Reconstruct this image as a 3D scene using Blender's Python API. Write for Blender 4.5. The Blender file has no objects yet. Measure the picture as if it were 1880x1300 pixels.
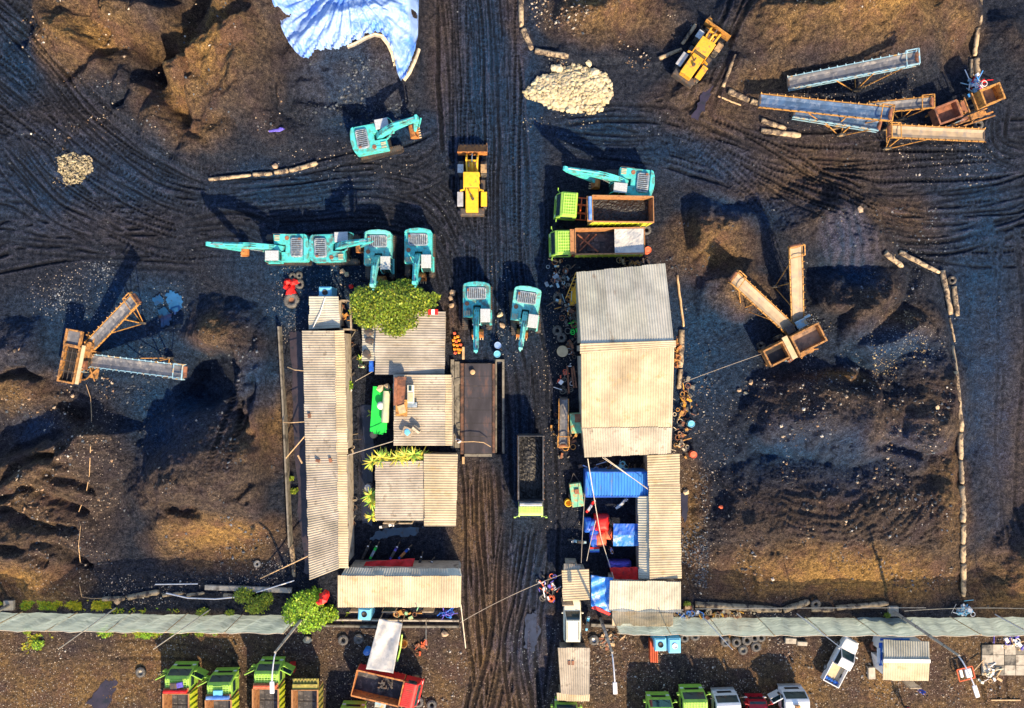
import bpy, bmesh, math, random
import numpy as np
from mathutils import Vector, Matrix
C = bpy.context.scene.collection
rnd = random.Random(7)
PI = math.pi
# ------------------------------------------------------------ camera, sky, sun, exposure
S, H = 18.0, 70.0
cam_d = bpy.data.cameras.new('camera'); cam = bpy.data.objects.new('camera', cam_d); C.objects.link(cam)
cam.location = (0, 0, H); cam_d.sensor_width = 36; cam_d.lens = 36 * H / (1880 / S); cam_d.clip_end = 3000
bpy.context.scene.camera = cam
SUN_EL, SUN_AZ = math.radians(36), math.radians(156)      # azimuth clockwise from north (+y)
w = bpy.data.worlds.new("World"); bpy.context.scene.world = w; w.use_nodes = True
nt = w.node_tree; sky = nt.nodes.new('ShaderNodeTexSky'); sky.sky_type = 'NISHITA'; sky.sun_disc = False
sky.sun_elevation = SUN_EL; sky.sun_rotation = SUN_AZ
nt.links.new(sky.outputs[0], nt.nodes['Background'].inputs[0]); nt.nodes['Background'].inputs[1].default_value = 0.125
sl = bpy.data.lights.new('sun', 'SUN'); sun = bpy.data.objects.new('sun', sl); C.objects.link(sun)
sl.energy = 4.6; sl.angle = math.radians(0.6); sl.color = (1.0, 0.74, 0.43)
sun.rotation_euler = Vector((math.sin(SUN_AZ) * math.cos(SUN_EL), math.cos(SUN_AZ) * math.cos(SUN_EL), math.sin(SUN_EL))).to_track_quat('Z', 'Y').to_euler()
vs = bpy.context.scene.view_settings
vs.view_transform = 'Standard'; vs.look = 'None'; vs.exposure = 1.1; vs.gamma = 1
# ------------------------------------------------------------ helpers
def W(px, py, z=0.0):
    k = (H - z) / H / S
    return Vector(((px - 940) * k, (650 - py) * k, z))
def P2(px, py): return ((px - 940) / S, (650 - py) / S)

def mat(name, col, rough=0.6, metal=0.0, var=0.25, scale=2.0, dirt=None, dirt_amt=0.0, dirt_scale=1.2, bump=0.0, attr=False, spec=0.4, stretch=None):
    m = bpy.data.materials.new(name); m.use_nodes = True
    n, l = m.node_tree.nodes, m.node_tree.links; b = n['Principled BSDF']
    b.inputs['Roughness'].default_value = rough; b.inputs['Metallic'].default_value = metal
    b.inputs['Specular IOR Level'].default_value = spec
    tc = n.new('ShaderNodeTexCoord'); vec = tc.outputs['Object']
    if stretch:
        mp = n.new('ShaderNodeMapping'); mp.inputs['Scale'].default_value = stretch; l.new(vec, mp.inputs[0]); vec = mp.outputs[0]
    nz = n.new('ShaderNodeTexNoise'); nz.inputs['Scale'].default_value = scale; nz.inputs['Detail'].default_value = 6
    l.new(vec, nz.inputs['Vector'])
    mr = n.new('ShaderNodeMapRange'); mr.inputs[1].default_value = 0.3; mr.inputs[2].default_value = 0.7
    mr.inputs[3].default_value = 1 - var; mr.inputs[4].default_value = 1 + var * 0.6; l.new(nz.outputs[0], mr.inputs[0])
    mul = n.new('ShaderNodeVectorMath'); mul.operation = 'SCALE'; mul.inputs[0].default_value = col[:3]; l.new(mr.outputs[0], mul.inputs['Scale'])
    cur = mul.outputs[0]
    if name.endswith('_roof') and attr:          # soot and dust in broad soft patches
        n5 = n.new('ShaderNodeTexNoise'); n5.inputs['Scale'].default_value = 0.35; n5.inputs['Detail'].default_value = 9; n5.inputs['Roughness'].default_value = 0.7; l.new(tc.outputs['Object'], n5.inputs['Vector'])
        r5 = n.new('ShaderNodeMapRange'); r5.inputs[1].default_value = 0.35; r5.inputs[2].default_value = 0.6; r5.inputs[3].default_value = 0.66; r5.inputs[4].default_value = 1.06; l.new(n5.outputs[0], r5.inputs[0])
        m5_ = n.new('ShaderNodeVectorMath'); m5_.operation = 'SCALE'; l.new(cur, m5_.inputs[0]); l.new(r5.outputs[0], m5_.inputs['Scale']); cur = m5_.outputs[0]
    if attr:
        at = n.new('ShaderNodeAttribute'); at.attribute_name = 'tint'
        mm = n.new('ShaderNodeVectorMath'); mm.operation = 'MULTIPLY'; l.new(cur, mm.inputs[0]); l.new(at.outputs['Color'], mm.inputs[1]); cur = mm.outputs[0]
    if dirt:
        n2 = n.new('ShaderNodeTexNoise'); n2.inputs['Scale'].default_value = dirt_scale; n2.inputs['Detail'].default_value = 8; n2.inputs['Roughness'].default_value = 0.65
        l.new(vec, n2.inputs['Vector'])
        r2 = n.new('ShaderNodeMapRange'); r2.inputs[1].default_value = 0.62 - dirt_amt * 0.3; r2.inputs[2].default_value = 0.74 - dirt_amt * 0.3; l.new(n2.outputs[0], r2.inputs[0])
        mx = n.new('ShaderNodeMix'); mx.data_type = 'RGBA'; l.new(r2.outputs[0], mx.inputs[0]); l.new(cur, mx.inputs[6]); mx.inputs[7].default_value = (*dirt, 1); cur = mx.outputs[2]
    l.new(cur, b.inputs['Base Color'])
    if bump:
        bp = n.new('ShaderNodeBump'); bp.inputs['Strength'].default_value = bump; bp.inputs['Distance'].default_value = 0.05; l.new(nz.outputs[0], bp.inputs['Height']); l.new(bp.outputs[0], b.inputs['Normal'])
    return m

RUST = (0.20, 0.08, 0.03)
M = dict(
 teal=mat('teal_paint', (0.08, 0.57, 0.60), 0.4, dirt=(0.10, 0.24, 0.21), dirt_amt=0.42, dirt_scale=1.8, var=0.3),
 tealf=mat('faded_teal_paint', (0.15, 0.60, 0.60), 0.5, dirt=(0.16, 0.28, 0.26), dirt_amt=0.35, dirt_scale=2.4, var=0.25),
 teald=mat('dusty_teal_paint', (0.06, 0.50, 0.56), 0.55, dirt=(0.09, 0.16, 0.17), dirt_amt=0.5, dirt_scale=1.5, var=0.35),
 grille=mat('grey_grille', (0.20, 0.27, 0.36), 0.5, var=0.35, scale=5, dirt=(0.45, 0.48, 0.5), dirt_amt=0.3, dirt_scale=4),
 cabroof=mat('pale_roof', (0.45, 0.50, 0.56), 0.5, var=0.25, scale=4, dirt=(0.22, 0.24, 0.26), dirt_amt=0.2, dirt_scale=4),
 glass=mat('dark_glass', (0.02, 0.05, 0.06), 0.08, spec=0.8),
 orange=mat('rusty_orange', (0.50, 0.20, 0.06), 0.6, dirt=(0.14, 0.07, 0.04), dirt_amt=0.4, dirt_scale=3),
 black=mat('black_steel', (0.02, 0.02, 0.024), 0.6, dirt=(0.08, 0.06, 0.05), dirt_amt=0.3),
 trackm=mat('track_steel', (0.07, 0.065, 0.065), 0.5, dirt=(0.16, 0.09, 0.05), dirt_amt=0.35, dirt_scale=3),
 chrome=mat('chrome', (0.6, 0.6, 0.62), 0.25, metal=0.8),
 yellow=mat('yellow_paint', (0.85, 0.48, 0.03), 0.45, var=0.15, dirt=(0.35, 0.2, 0.05), dirt_amt=0.15, dirt_scale=3),
 yellow2=mat('worn_yellow_paint', (0.80, 0.42, 0.04), 0.5, dirt=(0.38, 0.2, 0.07), dirt_amt=0.4, dirt_scale=2),
 lime=mat('lime_paint', (0.34, 0.62, 0.09), 0.4, var=0.15, dirt=(0.3, 0.42, 0.12), dirt_amt=0.2, dirt_scale=3),
 limepale=mat('pale_lime_paint', (0.52, 0.80, 0.20), 0.45, var=0.15, dirt=(0.35, 0.4, 0.2), dirt_amt=0.2, dirt_scale=3),
 limeyel=mat('yellow_green_paint', (0.62, 0.70, 0.05), 0.5, var=0.2, dirt=(0.3, 0.28, 0.08), dirt_amt=0.3, dirt_scale=2),
 bedin=mat('rusty_bed_side', (0.42, 0.21, 0.09), 0.7, var=0.3, dirt=(0.2, 0.09, 0.04), dirt_amt=0.4, dirt_scale=2, bump=0.3),
 bedfloor=mat('coal_stained_floor', (0.045, 0.05, 0.065), 0.6, var=0.5, scale=1.5, dirt=(0.12, 0.12, 0.13), dirt_amt=0.35, dirt_scale=2.5, bump=0.4),
 coal=mat('coal_load', (0.028, 0.030, 0.036), 0.5, var=0.6, scale=9, dirt=(0.10, 0.10, 0.11), dirt_amt=0.15, dirt_scale=12, bump=1.0),
 red=mat('red_paint', (0.60, 0.03, 0.03), 0.45, dirt=(0.3, 0.06, 0.04), dirt_amt=0.25),
 redor=mat('red_orange_frame', (0.65, 0.10, 0.03), 0.5),
 darkred=mat('dark_red_paint', (0.45, 0.015, 0.03), 0.35),
 white=mat('white_paint', (0.78, 0.80, 0.84), 0.35, var=0.08, dirt=(0.5, 0.48, 0.42), dirt_amt=0.1),
 cream=mat('cream_paint', (0.76, 0.76, 0.62), 0.35, var=0.08),
 rubber=mat('rubber', (0.035, 0.035, 0.038), 0.8, dirt=(0.16, 0.14, 0.12), dirt_amt=0.45, dirt_scale=4),
 rubberg=mat('dusty_rubber', (0.13, 0.13, 0.135), 0.85, dirt=(0.05, 0.05, 0.05), dirt_amt=0.4, dirt_scale=5),
 rim=mat('wheel_rim', (0.4, 0.28, 0.15), 0.5, dirt=(0.15, 0.1, 0.07), dirt_amt=0.3),
 silver=mat('silver', (0.55, 0.57, 0.6), 0.35, metal=0.4),
 roof=mat('cement_roof', (0.45, 0.40, 0.33), 0.75, var=0.16, scale=0.7, attr=True, dirt=(0.22, 0.19, 0.15), dirt_amt=0.25, dirt_scale=1.4),
 roofc=mat('cream_roof', (0.49, 0.41, 0.29), 0.7, var=0.10, scale=0.5, attr=True, dirt=(0.36, 0.27, 0.15), dirt_amt=0.22, dirt_scale=0.9),
 roofg=mat('zinc_roof', (0.52, 0.51, 0.44), 0.55, var=0.18, scale=0.5, attr=True, dirt=(0.22, 0.15, 0.10), dirt_amt=0.03, dirt_scale=0.8, stretch=(1, 0.3, 1)),
 roofd=mat('stained_roof', (0.38, 0.35, 0.31), 0.75, var=0.25, scale=0.8, attr=True, dirt=(0.20, 0.14, 0.09), dirt_amt=0.22, dirt_scale=0.7, stretch=(0.35, 1.6, 1)),
 wall=mat('plaster_wall', (0.42, 0.38, 0.32), 0.85, dirt=(0.15, 0.12, 0.1), dirt_amt=0.3),
 timber=mat('grey_timber', (0.34, 0.28, 0.21), 0.85, var=0.4, scale=4),
 plank=mat('pale_bamboo', (0.55, 0.38, 0.22), 0.8, var=0.3, scale=4),
 log=mat('weathered_log', (0.46, 0.36, 0.24), 0.85, var=0.35, scale=3, dirt=(0.07, 0.055, 0.05), dirt_amt=0.5, dirt_scale=1.6, bump=0.8),
 concrete=mat('concrete', (0.42, 0.39, 0.34), 0.85, var=0.25, dirt=(0.16, 0.14, 0.12), dirt_amt=0.25),
 concd=mat('stained_concrete', (0.20, 0.19, 0.17), 0.9, var=0.3, dirt=(0.06, 0.06, 0.06), dirt_amt=0.4),
 blueroof=mat('blue_container_paint', (0.04, 0.24, 0.72), 0.5, var=0.25, dirt=(0.20, 0.15, 0.12), dirt_amt=0.12, dirt_scale=1.6, stretch=(1.6, 0.3, 1)),
 blue=mat('blue_plastic', (0.02, 0.12, 0.62), 0.45, var=0.35, dirt=(0.05, 0.22, 0.6), dirt_amt=0.35),
 skyblue=mat('pale_blue_plastic', (0.16, 0.52, 0.80), 0.4, var=0.1),
 redtarp=mat('red_tarp', (0.72, 0.02, 0.02), 0.5, var=0.25, scale=3, dirt=(0.3, 0.01, 0.02), dirt_amt=0.2),
 coral=mat('coral_sack', (0.80, 0.16, 0.08), 0.6, var=0.2),
 purple=mat('violet_cloth', (0.12, 0.10, 0.55), 0.7, var=0.4, scale=5),
 tarpb=mat('blue_tarp', (0.09, 0.24, 0.74), 0.5, var=0.35, scale=0.8, dirt=(0.24, 0.38, 0.72), dirt_amt=0.75, dirt_scale=0.45),
 tarps=mat('bright_blue_tarp', (0.05, 0.28, 0.85), 0.45, var=0.3, dirt=(0.5, 0.62, 0.85), dirt_amt=0.35, dirt_scale=1.5),
 tarpw=mat('pale_canvas', (0.50, 0.50, 0.50), 0.7, var=0.25, scale=1.2, dirt=(0.28, 0.31, 0.36), dirt_amt=0.45, dirt_scale=0.8),
 tarpe=mat('cream_liner', (0.55, 0.48, 0.36), 0.7, var=0.35, scale=3),
 belt=mat('conveyor_belt', (0.13, 0.14, 0.17), 0.6, var=0.35, scale=1.5, dirt=(0.26, 0.25, 0.25), dirt_amt=0.35, dirt_scale=2),
 beltb=mat('blue_dusty_belt', (0.06, 0.12, 0.24), 0.45, var=0.35, scale=1.5, dirt=(0.14, 0.2, 0.32), dirt_amt=0.4, dirt_scale=2),
 beltc=mat('sand_dusty_belt', (0.34, 0.27, 0.19), 0.7, var=0.2, scale=1.5, dirt=(0.24, 0.21, 0.19), dirt_amt=0.3, dirt_scale=1.2),
 rframe=mat('rusty_frame', (0.42, 0.21, 0.07), 0.7, var=0.4, dirt=(0.12, 0.07, 0.04), dirt_amt=0.5, dirt_scale=3),
 olive=mat('olive_paint', (0.36, 0.32, 0.07), 0.6, var=0.3, dirt=(0.2, 0.15, 0.06), dirt_amt=0.35, dirt_scale=3),
 frameo=mat('orange_frame', (0.52, 0.27, 0.07), 0.6, dirt=(0.18, 0.09, 0.04), dirt_amt=0.45, dirt_scale=4),
 frameb=mat('pale_blue_frame', (0.28, 0.48, 0.62), 0.5, dirt=(0.55, 0.35, 0.12), dirt_amt=0.3, dirt_scale=1.5),
 rustm=mat('rusted_plate', (0.28, 0.12, 0.07), 0.75, var=0.4, scale=3, dirt=(0.10, 0.05, 0.04), dirt_amt=0.4, bump=0.4),
 rusthop=mat('worn_hopper_lining', (0.33, 0.22, 0.15), 0.6, var=0.35, dirt=(0.12, 0.09, 0.08), dirt_amt=0.4),
 deckrim=mat('grimy_beam', (0.14, 0.075, 0.055), 0.8, var=0.4, scale=3, dirt=(0.05, 0.035, 0.035), dirt_amt=0.5),
 deck=mat('weighbridge_steel', (0.045, 0.042, 0.055), 0.5, var=0.5, scale=0.9, dirt=(0.12, 0.07, 0.06), dirt_amt=0.2, dirt_scale=1.0, stretch=(1.2, 0.4, 1)),
 green=mat('bright_green_paint', (0.02, 0.70, 0.08), 0.45, var=0.15),
 mint=mat('mint_green_paint', (0.20, 0.58, 0.38), 0.5, var=0.3, dirt=(0.45, 0.28, 0.12), dirt_amt=0.45, dirt_scale=2.2),
 tank=mat('pale_tank', (0.52, 0.60, 0.42), 0.5, var=0.2, dirt=(0.6, 0.5, 0.35), dirt_amt=0.3),
 rock=mat('limestone', (0.47, 0.42, 0.30), 0.85, attr=True, var=0.2, scale=4),
 rockb=mat('brown_stone', (0.42, 0.31, 0.22), 0.85, var=0.35, scale=3),
 skin=mat('skin', (0.45, 0.25, 0.16), 0.6), navy=mat('navy_cloth', (0.03, 0.08, 0.5), 0.8), redcloth=mat('red_cloth', (0.6, 0.03, 0.05), 0.8), hair=mat('dark_hair', (0.02, 0.015, 0.012), 0.7),
 lampw=mat('lamp_white', (0.8, 0.8, 0.85), 0.3, var=0.03),
 wire=mat('wire_grey', (0.38, 0.33, 0.28), 0.7), rope=mat('pale_rope', (0.62, 0.55, 0.45), 0.8),
 tan=mat('tan_board', (0.58, 0.46, 0.30), 0.8, var=0.2), jug=mat('orange_jug', (0.85, 0.36, 0.03), 0.4, var=0.3, scale=6),
 leaf=mat('leaves', (0.15, 0.23, 0.018), 0.55, attr=True, var=0.25, scale=1.2), leafy=mat('yellow_leaves', (0.16, 0.33, 0.02), 0.55, attr=True, var=0.2), agave=mat('agave_leaves', (0.62, 0.56, 0.09), 0.5, attr=True, var=0.15),
 bark=mat('bark', (0.14, 0.09, 0.06), 0.9), pot=mat('white_pot', (0.7, 0.7, 0.66), 0.5),
)

class MB:
    def __init__(s): s.v = []; s.f = []; s.t = []
    def add(s, vs, fs, tint=None):
        o = len(s.v); s.v += [tuple(v) for v in vs]; s.f += [tuple(i + o for i in f) for f in fs]
        s.t += [tint if tint else (1, 1, 1)] * len(vs); return s
    def box(s, c, size, rz=0.0, taper=1.0, rot=None):
        hx, hy, hz = size[0] / 2, size[1] / 2, size[2] / 2
        R = rot if rot is not None else Matrix.Rotation(rz, 3, 'Z'); c = Vector(c); vs = []
        for dz, k in ((-hz, 1), (hz, taper)):
            for dx, dy in ((-hx, -hy), (hx, -hy), (hx, hy), (-hx, hy)): vs.append(c + R @ Vector((dx * k, dy * k, dz)))
        return s.add(vs, [(3, 2, 1, 0), (4, 5, 6, 7), (0, 1, 5, 4), (1, 2, 6, 5), (2, 3, 7, 6), (3, 0, 4, 7)])
    def bb(s, x0, x1, y0, y1, z0, z1): return s.box(((x0 + x1) / 2, (y0 + y1) / 2, (z0 + z1) / 2), (x1 - x0, y1 - y0, z1 - z0))
    def tube(s, pts, r, n=8, cap=True, r1=None):
        pts = [Vector(p) for p in pts]; N = len(pts); rings = []
        for i, p in enumerate(pts):
            d = (pts[min(i + 1, N - 1)] - pts[max(i - 1, 0)]).normalized()
            a = d.cross(Vector((0, 0, 1))); a = a.normalized() if a.length > 0.05 else Vector((1, 0, 0)); b = d.cross(a).normalized()
            rr = r if r1 is None else r + (r1 - r) * i / max(1, N - 1)
            rings.append([p + (a * math.cos(2 * PI * k / n) + b * math.sin(2 * PI * k / n)) * rr for k in range(n)])
        vs = [q for g in rings for q in g]; fs = []
        for i in range(N - 1):
            for k in range(n): fs.append((i * n + k, i * n + (k + 1) % n, (i + 1) * n + (k + 1) % n, (i + 1) * n + k))
        if cap: fs += [tuple(range(n - 1, -1, -1)), tuple(range((N - 1) * n, N * n))]
        return s.add(vs, fs)
    def bar(s, a, b, wd, ht=None):
        a, b = Vector(a), Vector(b); d = b - a
        if d.length < 1e-4: return s
        q = d.to_track_quat('X', 'Z').to_matrix()
        return s.box((a + b) / 2, (d.length, wd, ht or wd), rot=q)
    def prism(s, prof, y0, y1, axis='y'):           # profile of (x,z) extruded along y ; axis z: (x,y) extruded in z
        n = len(prof)
        if axis == 'y': vs = [(x, y0, z) for x, z in prof] + [(x, y1, z) for x, z in prof]
        elif axis == 'z': vs = [(x, y, y0) for x, y in prof] + [(x, y, y1) for x, y in prof]
        else: vs = [(y0, x, z) for x, z in prof] + [(y1, x, z) for x, z in prof]
        return s.add(vs, [tuple(range(n)), tuple(range(2 * n - 1, n - 1, -1))] + [((i + 1) % n, i, n + i, n + (i + 1) % n) for i in range(n)])
    def torus(s, c, R, r, axis='z', n=24, m=8, rot=None):
        vs = []; fs = []; c = Vector(c)
        for i in range(n):
            a = 2 * PI * i / n
            for j in range(m):
                b = 2 * PI * j / m; q = Vector(((R + r * math.cos(b)) * math.cos(a), (R + r * math.cos(b)) * math.sin(a), r * math.sin(b)))
                if axis == 'y': q = Vector((q.x, q.z, q.y))
                if rot is not None: q = rot @ q
                vs.append(c + q)
        for i in range(n):
            for j in range(m): fs.append((i * m + j, ((i + 1) % n) * m + j, ((i + 1) % n) * m + (j + 1) % m, i * m + (j + 1) % m))
        return s.add(vs, fs)
    def lathe(s, c, prof, n=20):
        c = Vector(c); vs = []; fs = []; m = len(prof)
        for i in range(n):
            a = 2 * PI * i / n
            for r, z in prof: vs.append(c + Vector((r * math.cos(a), r * math.sin(a), z)))
        for i in range(n):
            for j in range(m - 1): fs.append((i * m + j, ((i + 1) % n) * m + j, ((i + 1) % n) * m + j + 1, i * m + j + 1))
        return s.add(vs, fs)
    def blob(s, c, r, seed=0, flat=1.0, tint=None, jag=0.28):
        R = random.Random(seed); c = Vector(c)
        if not hasattr(r, '__len__'): r = (r, r, r * flat)
        bm = bmesh.new(); bmesh.ops.create_icosphere(bm, subdivisions=1, radius=1)
        a = R.random() * 6.3; ca, sa = math.cos(a), math.sin(a); vs = []
        for v in bm.verts:
            k = 1 + R.uniform(-jag, jag); x, y, z = v.co.x * r[0] * k, v.co.y * r[1] * k, v.co.z * r[2] * k
            vs.append(c + Vector((x * ca - y * sa, x * sa + y * ca, z)))
        fs = [tuple(q.index for q in f.verts) for f in bm.faces]; bm.free(); return s.add(vs, fs, tint)
    def build(s, name, m, parent=None, bevel=0.0, smooth=False, normals=True):
        me = bpy.data.meshes.new(name); me.from_pydata(s.v, [], s.f); me.materials.append(M[m] if isinstance(m, str) else m)
        if any(t != (1, 1, 1) for t in s.t) or getattr(M.get(m) if isinstance(m, str) else m, 'name', '') in ATTR:
            at = me.color_attributes.new('tint', 'FLOAT_COLOR', 'POINT'); a = np.ones((len(s.v), 4), np.float32); a[:, :3] = s.t; at.data.foreach_set('color', a.ravel())
        if normals:
            bm = bmesh.new(); bm.from_mesh(me); bmesh.ops.recalc_face_normals(bm, faces=bm.faces); bm.to_mesh(me); bm.free()
        if smooth: me.polygons.foreach_set('use_smooth', [True] * len(me.polygons))
        me.update(); o = bpy.data.objects.new(name, me); C.objects.link(o)
        if parent is not None: o.parent = parent
        if bevel:
            b = o.modifiers.new('bevel', 'BEVEL'); b.width = bevel; b.segments = 2; b.limit_method = 'ANGLE'; b.angle_limit = 0.7
        return o
ATTR = {'cement_roof', 'cream_roof', 'zinc_roof', 'stained_roof', 'limestone', 'leaves', 'yellow_leaves', 'agave_leaves'}
def tag(o, label, cat, group=None, kind=None):
    if label: o['label'] = label
    if cat: o['category'] = cat
    if group: o['group'] = group
    if kind: o['kind'] = kind
    return o
def empty(name, loc, rz, label, cat, group=None):
    o = bpy.data.objects.new(name, None); C.objects.link(o); o.location = loc; o.rotation_euler = (0, 0, rz); o.empty_display_size = 0.3
    return tag(o, label, cat, group)
def struct(o): o['kind'] = 'structure'; return o
def copy_tree(o, parent=None):
    c = o.copy(); C.objects.link(c); c.parent = parent
    for ch in [q for q in bpy.data.objects if q.parent == o]: copy_tree(ch, c)
    return c

# ------------------------------------------------------------ terrain
ST = 1.8                                   # grid step in source pixels (0.1 m)
X0, Y0, NX, NY = -70.0, -70.0, 1123, 801
gx = X0 + ST * np.arange(NX); gy = Y0 + ST * np.arange(NY)
PX, PY = np.meshgrid(gx, gy)
rs = np.random.RandomState(3)
def vnoise(x, y, cell, seed):
    r = np.random.RandomState(seed); T = r.rand(257, 257)
    u, v = x / cell + 1000, y / cell + 1000; i, j = np.floor(u).astype(int), np.floor(v).astype(int); fu, fv = u - i, v - j
    fu = fu * fu * (3 - 2 * fu); fv = fv * fv * (3 - 2 * fv); i0, j0, i1, j1 = i % 257, j % 257, (i + 1) % 257, (j + 1) % 257
    return (T[j0, i0] * (1 - fu) + T[j0, i1] * fu) * (1 - fv) + (T[j1, i0] * (1 - fu) + T[j1, i1] * fu) * fv - 0.5
def fbm(x, y, cell, seed, o=4):
    s, a = 0, 1.0
    for k in range(o): s = s + a * vnoise(x, y, cell / 2 ** k, seed + k); a *= 0.5
    return s
N90 = fbm(PX, PY, 90, 11, 5); N90b = fbm(PX, PY, 90, 31, 5); N25 = fbm(PX, PY, 25, 51, 4); N8 = fbm(PX, PY, 9, 71, 2); N300 = fbm(PX, PY, 300, 91, 4)
WX, WY = PX + N90 * 26 + N25 * 7, PY + N90b * 26 + np.roll(N25, 60, 0) * 7
Z = N300 * 0.35 + N90 * 0.22 + N25 * 0.07
def seg_d(pts, hs, X=WX, Y=WY, win=None):
    best = np.full(X.shape, 1e9); hh = np.zeros(X.shape)
    if len(pts) == 1: pts = pts * 2; hs = [hs[0]] * 2
    for (a, b, h0, h1) in zip(pts[:-1], pts[1:], hs[:-1], hs[1:]):
        dx, dy = b[0] - a[0], b[1] - a[1]; L = dx * dx + dy * dy + 1e-6
        t = np.clip(((X - a[0]) * dx + (Y - a[1]) * dy) / L, 0, 1); d = np.hypot(X - a[0] - t * dx, Y - a[1] - t * dy)
        m = d < best; best = np.where(m, d, best); hh = np.where(m, h0 + t * (h1 - h0), hh)
    return best / S, hh
RAWZ = []
def par(p, h):                                # the apparent crest is shifted outward by its height
    k = (H - h) / H; return (940 + (p[0] - 940) * k, 650 + (p[1] - 650) * k)
def ridge(pts, h, slope=0.6, base=-0.3, top=0.10):
    global Z
    hs = h if isinstance(h, (list, tuple)) else [h] * len(pts)
    d, hh = seg_d([par(p, q) for p, q in zip(pts, hs)], list(hs))
    e = hh - slope * (np.sqrt(d * d + top * top) - top)
    k = 0.12                                    # small smooth union keeps the toes soft
    Z = np.where(e > Z - k, np.maximum(Z, e) + np.maximum(k - np.abs(Z - e), 0) ** 2 / (4 * k), Z)
def carve(pts, depth, slope=0.9, wide=0.0):
    global Z
    d, hh = seg_d(pts, [0] * len(pts))
    Z = Z - np.maximum(depth - slope * np.maximum(d - wide, 0), 0)
# north-west stockpiles
ridge([(408, -40), (425, 60), (440, 150), (480, 205)], [5.5, 5.2, 4.4, 2.6], 0.60)
ridge([(470, -20), (500, 60), (515, 150)], [5.2, 3.8, 2.2], 0.62)
ridge([(345, 60), (330, 120), (350, 150)], [3.6, 3.8, 3.0], 0.75)
for p, h in (((255, 20), 3.6), ((200, 45), 3.0), ((228, 78), 2.7), ((280, 50), 3.2), ((190, 8), 3.2), ((300, 20), 3.4)): ridge([p], h, 0.8)
ridge([(100, 20), (135, 60), (165, 100)], [3.2, 3.0, 2.0], 0.6); ridge([(70, 70), (110, 100)], 1.4, 0.6)
ridge([(230, 150), (222, 185)], [2.8, 1.8], 0.75); ridge([(285, 175), (275, 215)], [3.0, 2.2], 0.7); ridge([(350, 230), (340, 270)], 1.5, 0.5); ridge([(410, 240), (360, 250)], 1.8, 0.5)
carve([(392, -40), (378, 20), (366, 45), (345, 68), (312, 82), (296, 78)], 3.6, 1.5, 0.75); carve([(212, 74), (240, 92), (268, 112), (282, 138), (300, 165), (332, 200)], 2.4, 1.3, 0.4); carve([(282, 138), (285, 110), (297, 88)], 2.6, 1.5, 0.4)
carve([(474, -40), (470, 20), (462, 45), (444, 62), (398, 67)], 2.0, 1.7, 0.25); carve([(360, 85), (372, 118), (372, 150), (356, 192)], 1.1, 2.0, 0.05); carve([(132, 36), (155, 45), (176, 58)], 1.8, 1.2, 0.5); carve([(230, 190), (250, 165), (268, 150)], 1.5, 1.4, 0.2)
carve([(540, 100), (548, 150), (535, 200)], 1.8, 0.8, 0.5); ridge([(500, 92), (488, 115), (505, 140), (522, 165), (520, 200)], [2.6, 2.6, 2.2, 1.8, 1.0], 0.9); carve([(345, 205), (360, 240), (385, 265)], 0.7, 1.0, 0.1); carve([(60, 20), (55, 50), (40, 60)], 1.0, 0.8, 0.4); carve([(310, 0), (330, 12), (350, 5)], 2.0, 1.4, 0.4); carve([(130, 130), (170, 125), (205, 100)], 1.2, 1.4, 0.2)
ridge([(560, 70), (640, 20), (740, 0)], [3.0, 5.0, 4.0], 0.55)
ridge([(640, 120), (700, 115)], 1.9, 0.6); ridge([(560, 150), (590, 140)], 1.5, 0.55); ridge([(560, 200), (620, 190)], 0.9); carve([(660, 185), (720, 190)], 1.0, 0.5, 1)
# west
ridge([(-40, 640), (40, 655), (110, 700)], [2.4, 2.2, 1.0], 0.55); ridge([(-30, 700), (60, 720), (140, 735)], [1.6, 1.8, 0.6], 0.5)
ridge([(30, 900), (90, 845), (150, 800), (175, 770)], [3.6, 3.8, 3.0, 1.0], 0.6); ridge([(70, 880), (150, 905)], [3.2, 1.4], 0.55); ridge([(60, 940), (120, 980), (170, 1010)], [2.6, 2.2, 1.2], 0.6)
ridge([(-30, 1000), (25, 1035), (60, 1070)], [4.4, 4.0, 2.4], 0.6); carve([(-20, 790), (60, 800), (130, 770)], 1.1, 0.6, 1.0)
# central west heap, its pit and dunes
ridge([(320, 890), (380, 865), (440, 862)], [5.0, 5.6, 4.8], 0.66, top=0.5); ridge([(460, 770), (440, 830)], [2.8, 3.4], 0.6)
ridge([(345, 640), (365, 605), (410, 600), (440, 640), (430, 730)], [1.8, 2.6, 2.8, 2.6, 2.4], 0.8); carve([(372, 655), (392, 680), (380, 712)], 2.8, 1.5, 1.0); carve([(430, 640), (425, 700), (432, 745)], 0.8, 1.2, 0.2); carve([(445, 760), (480, 800), (500, 810)], 0.8, 1.4, 0.2); carve([(460, 880), (500, 860), (520, 850)], 0.9, 1.2, 0.3); carve([(500, 640), (512, 700), (505, 760)], 0.9, 1.1, 0.3)
for q_ in ([(28, 870), (80, 850), (140, 820)], [(20, 905), (80, 900), (160, 925)], [(50, 850), (110, 838), (150, 845)], [(40, 930), (90, 955), (150, 960)], [(10, 960), (60, 985), (110, 1020)], [(0, 700), (60, 690), (110, 705)], [(90, 985), (130, 1000), (165, 1040)], [(120, 870), (150, 875), (175, 890)], [(20, 820), (70, 815), (120, 800)]): carve(q_, 0.95, 1.7, 0.1)

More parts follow.
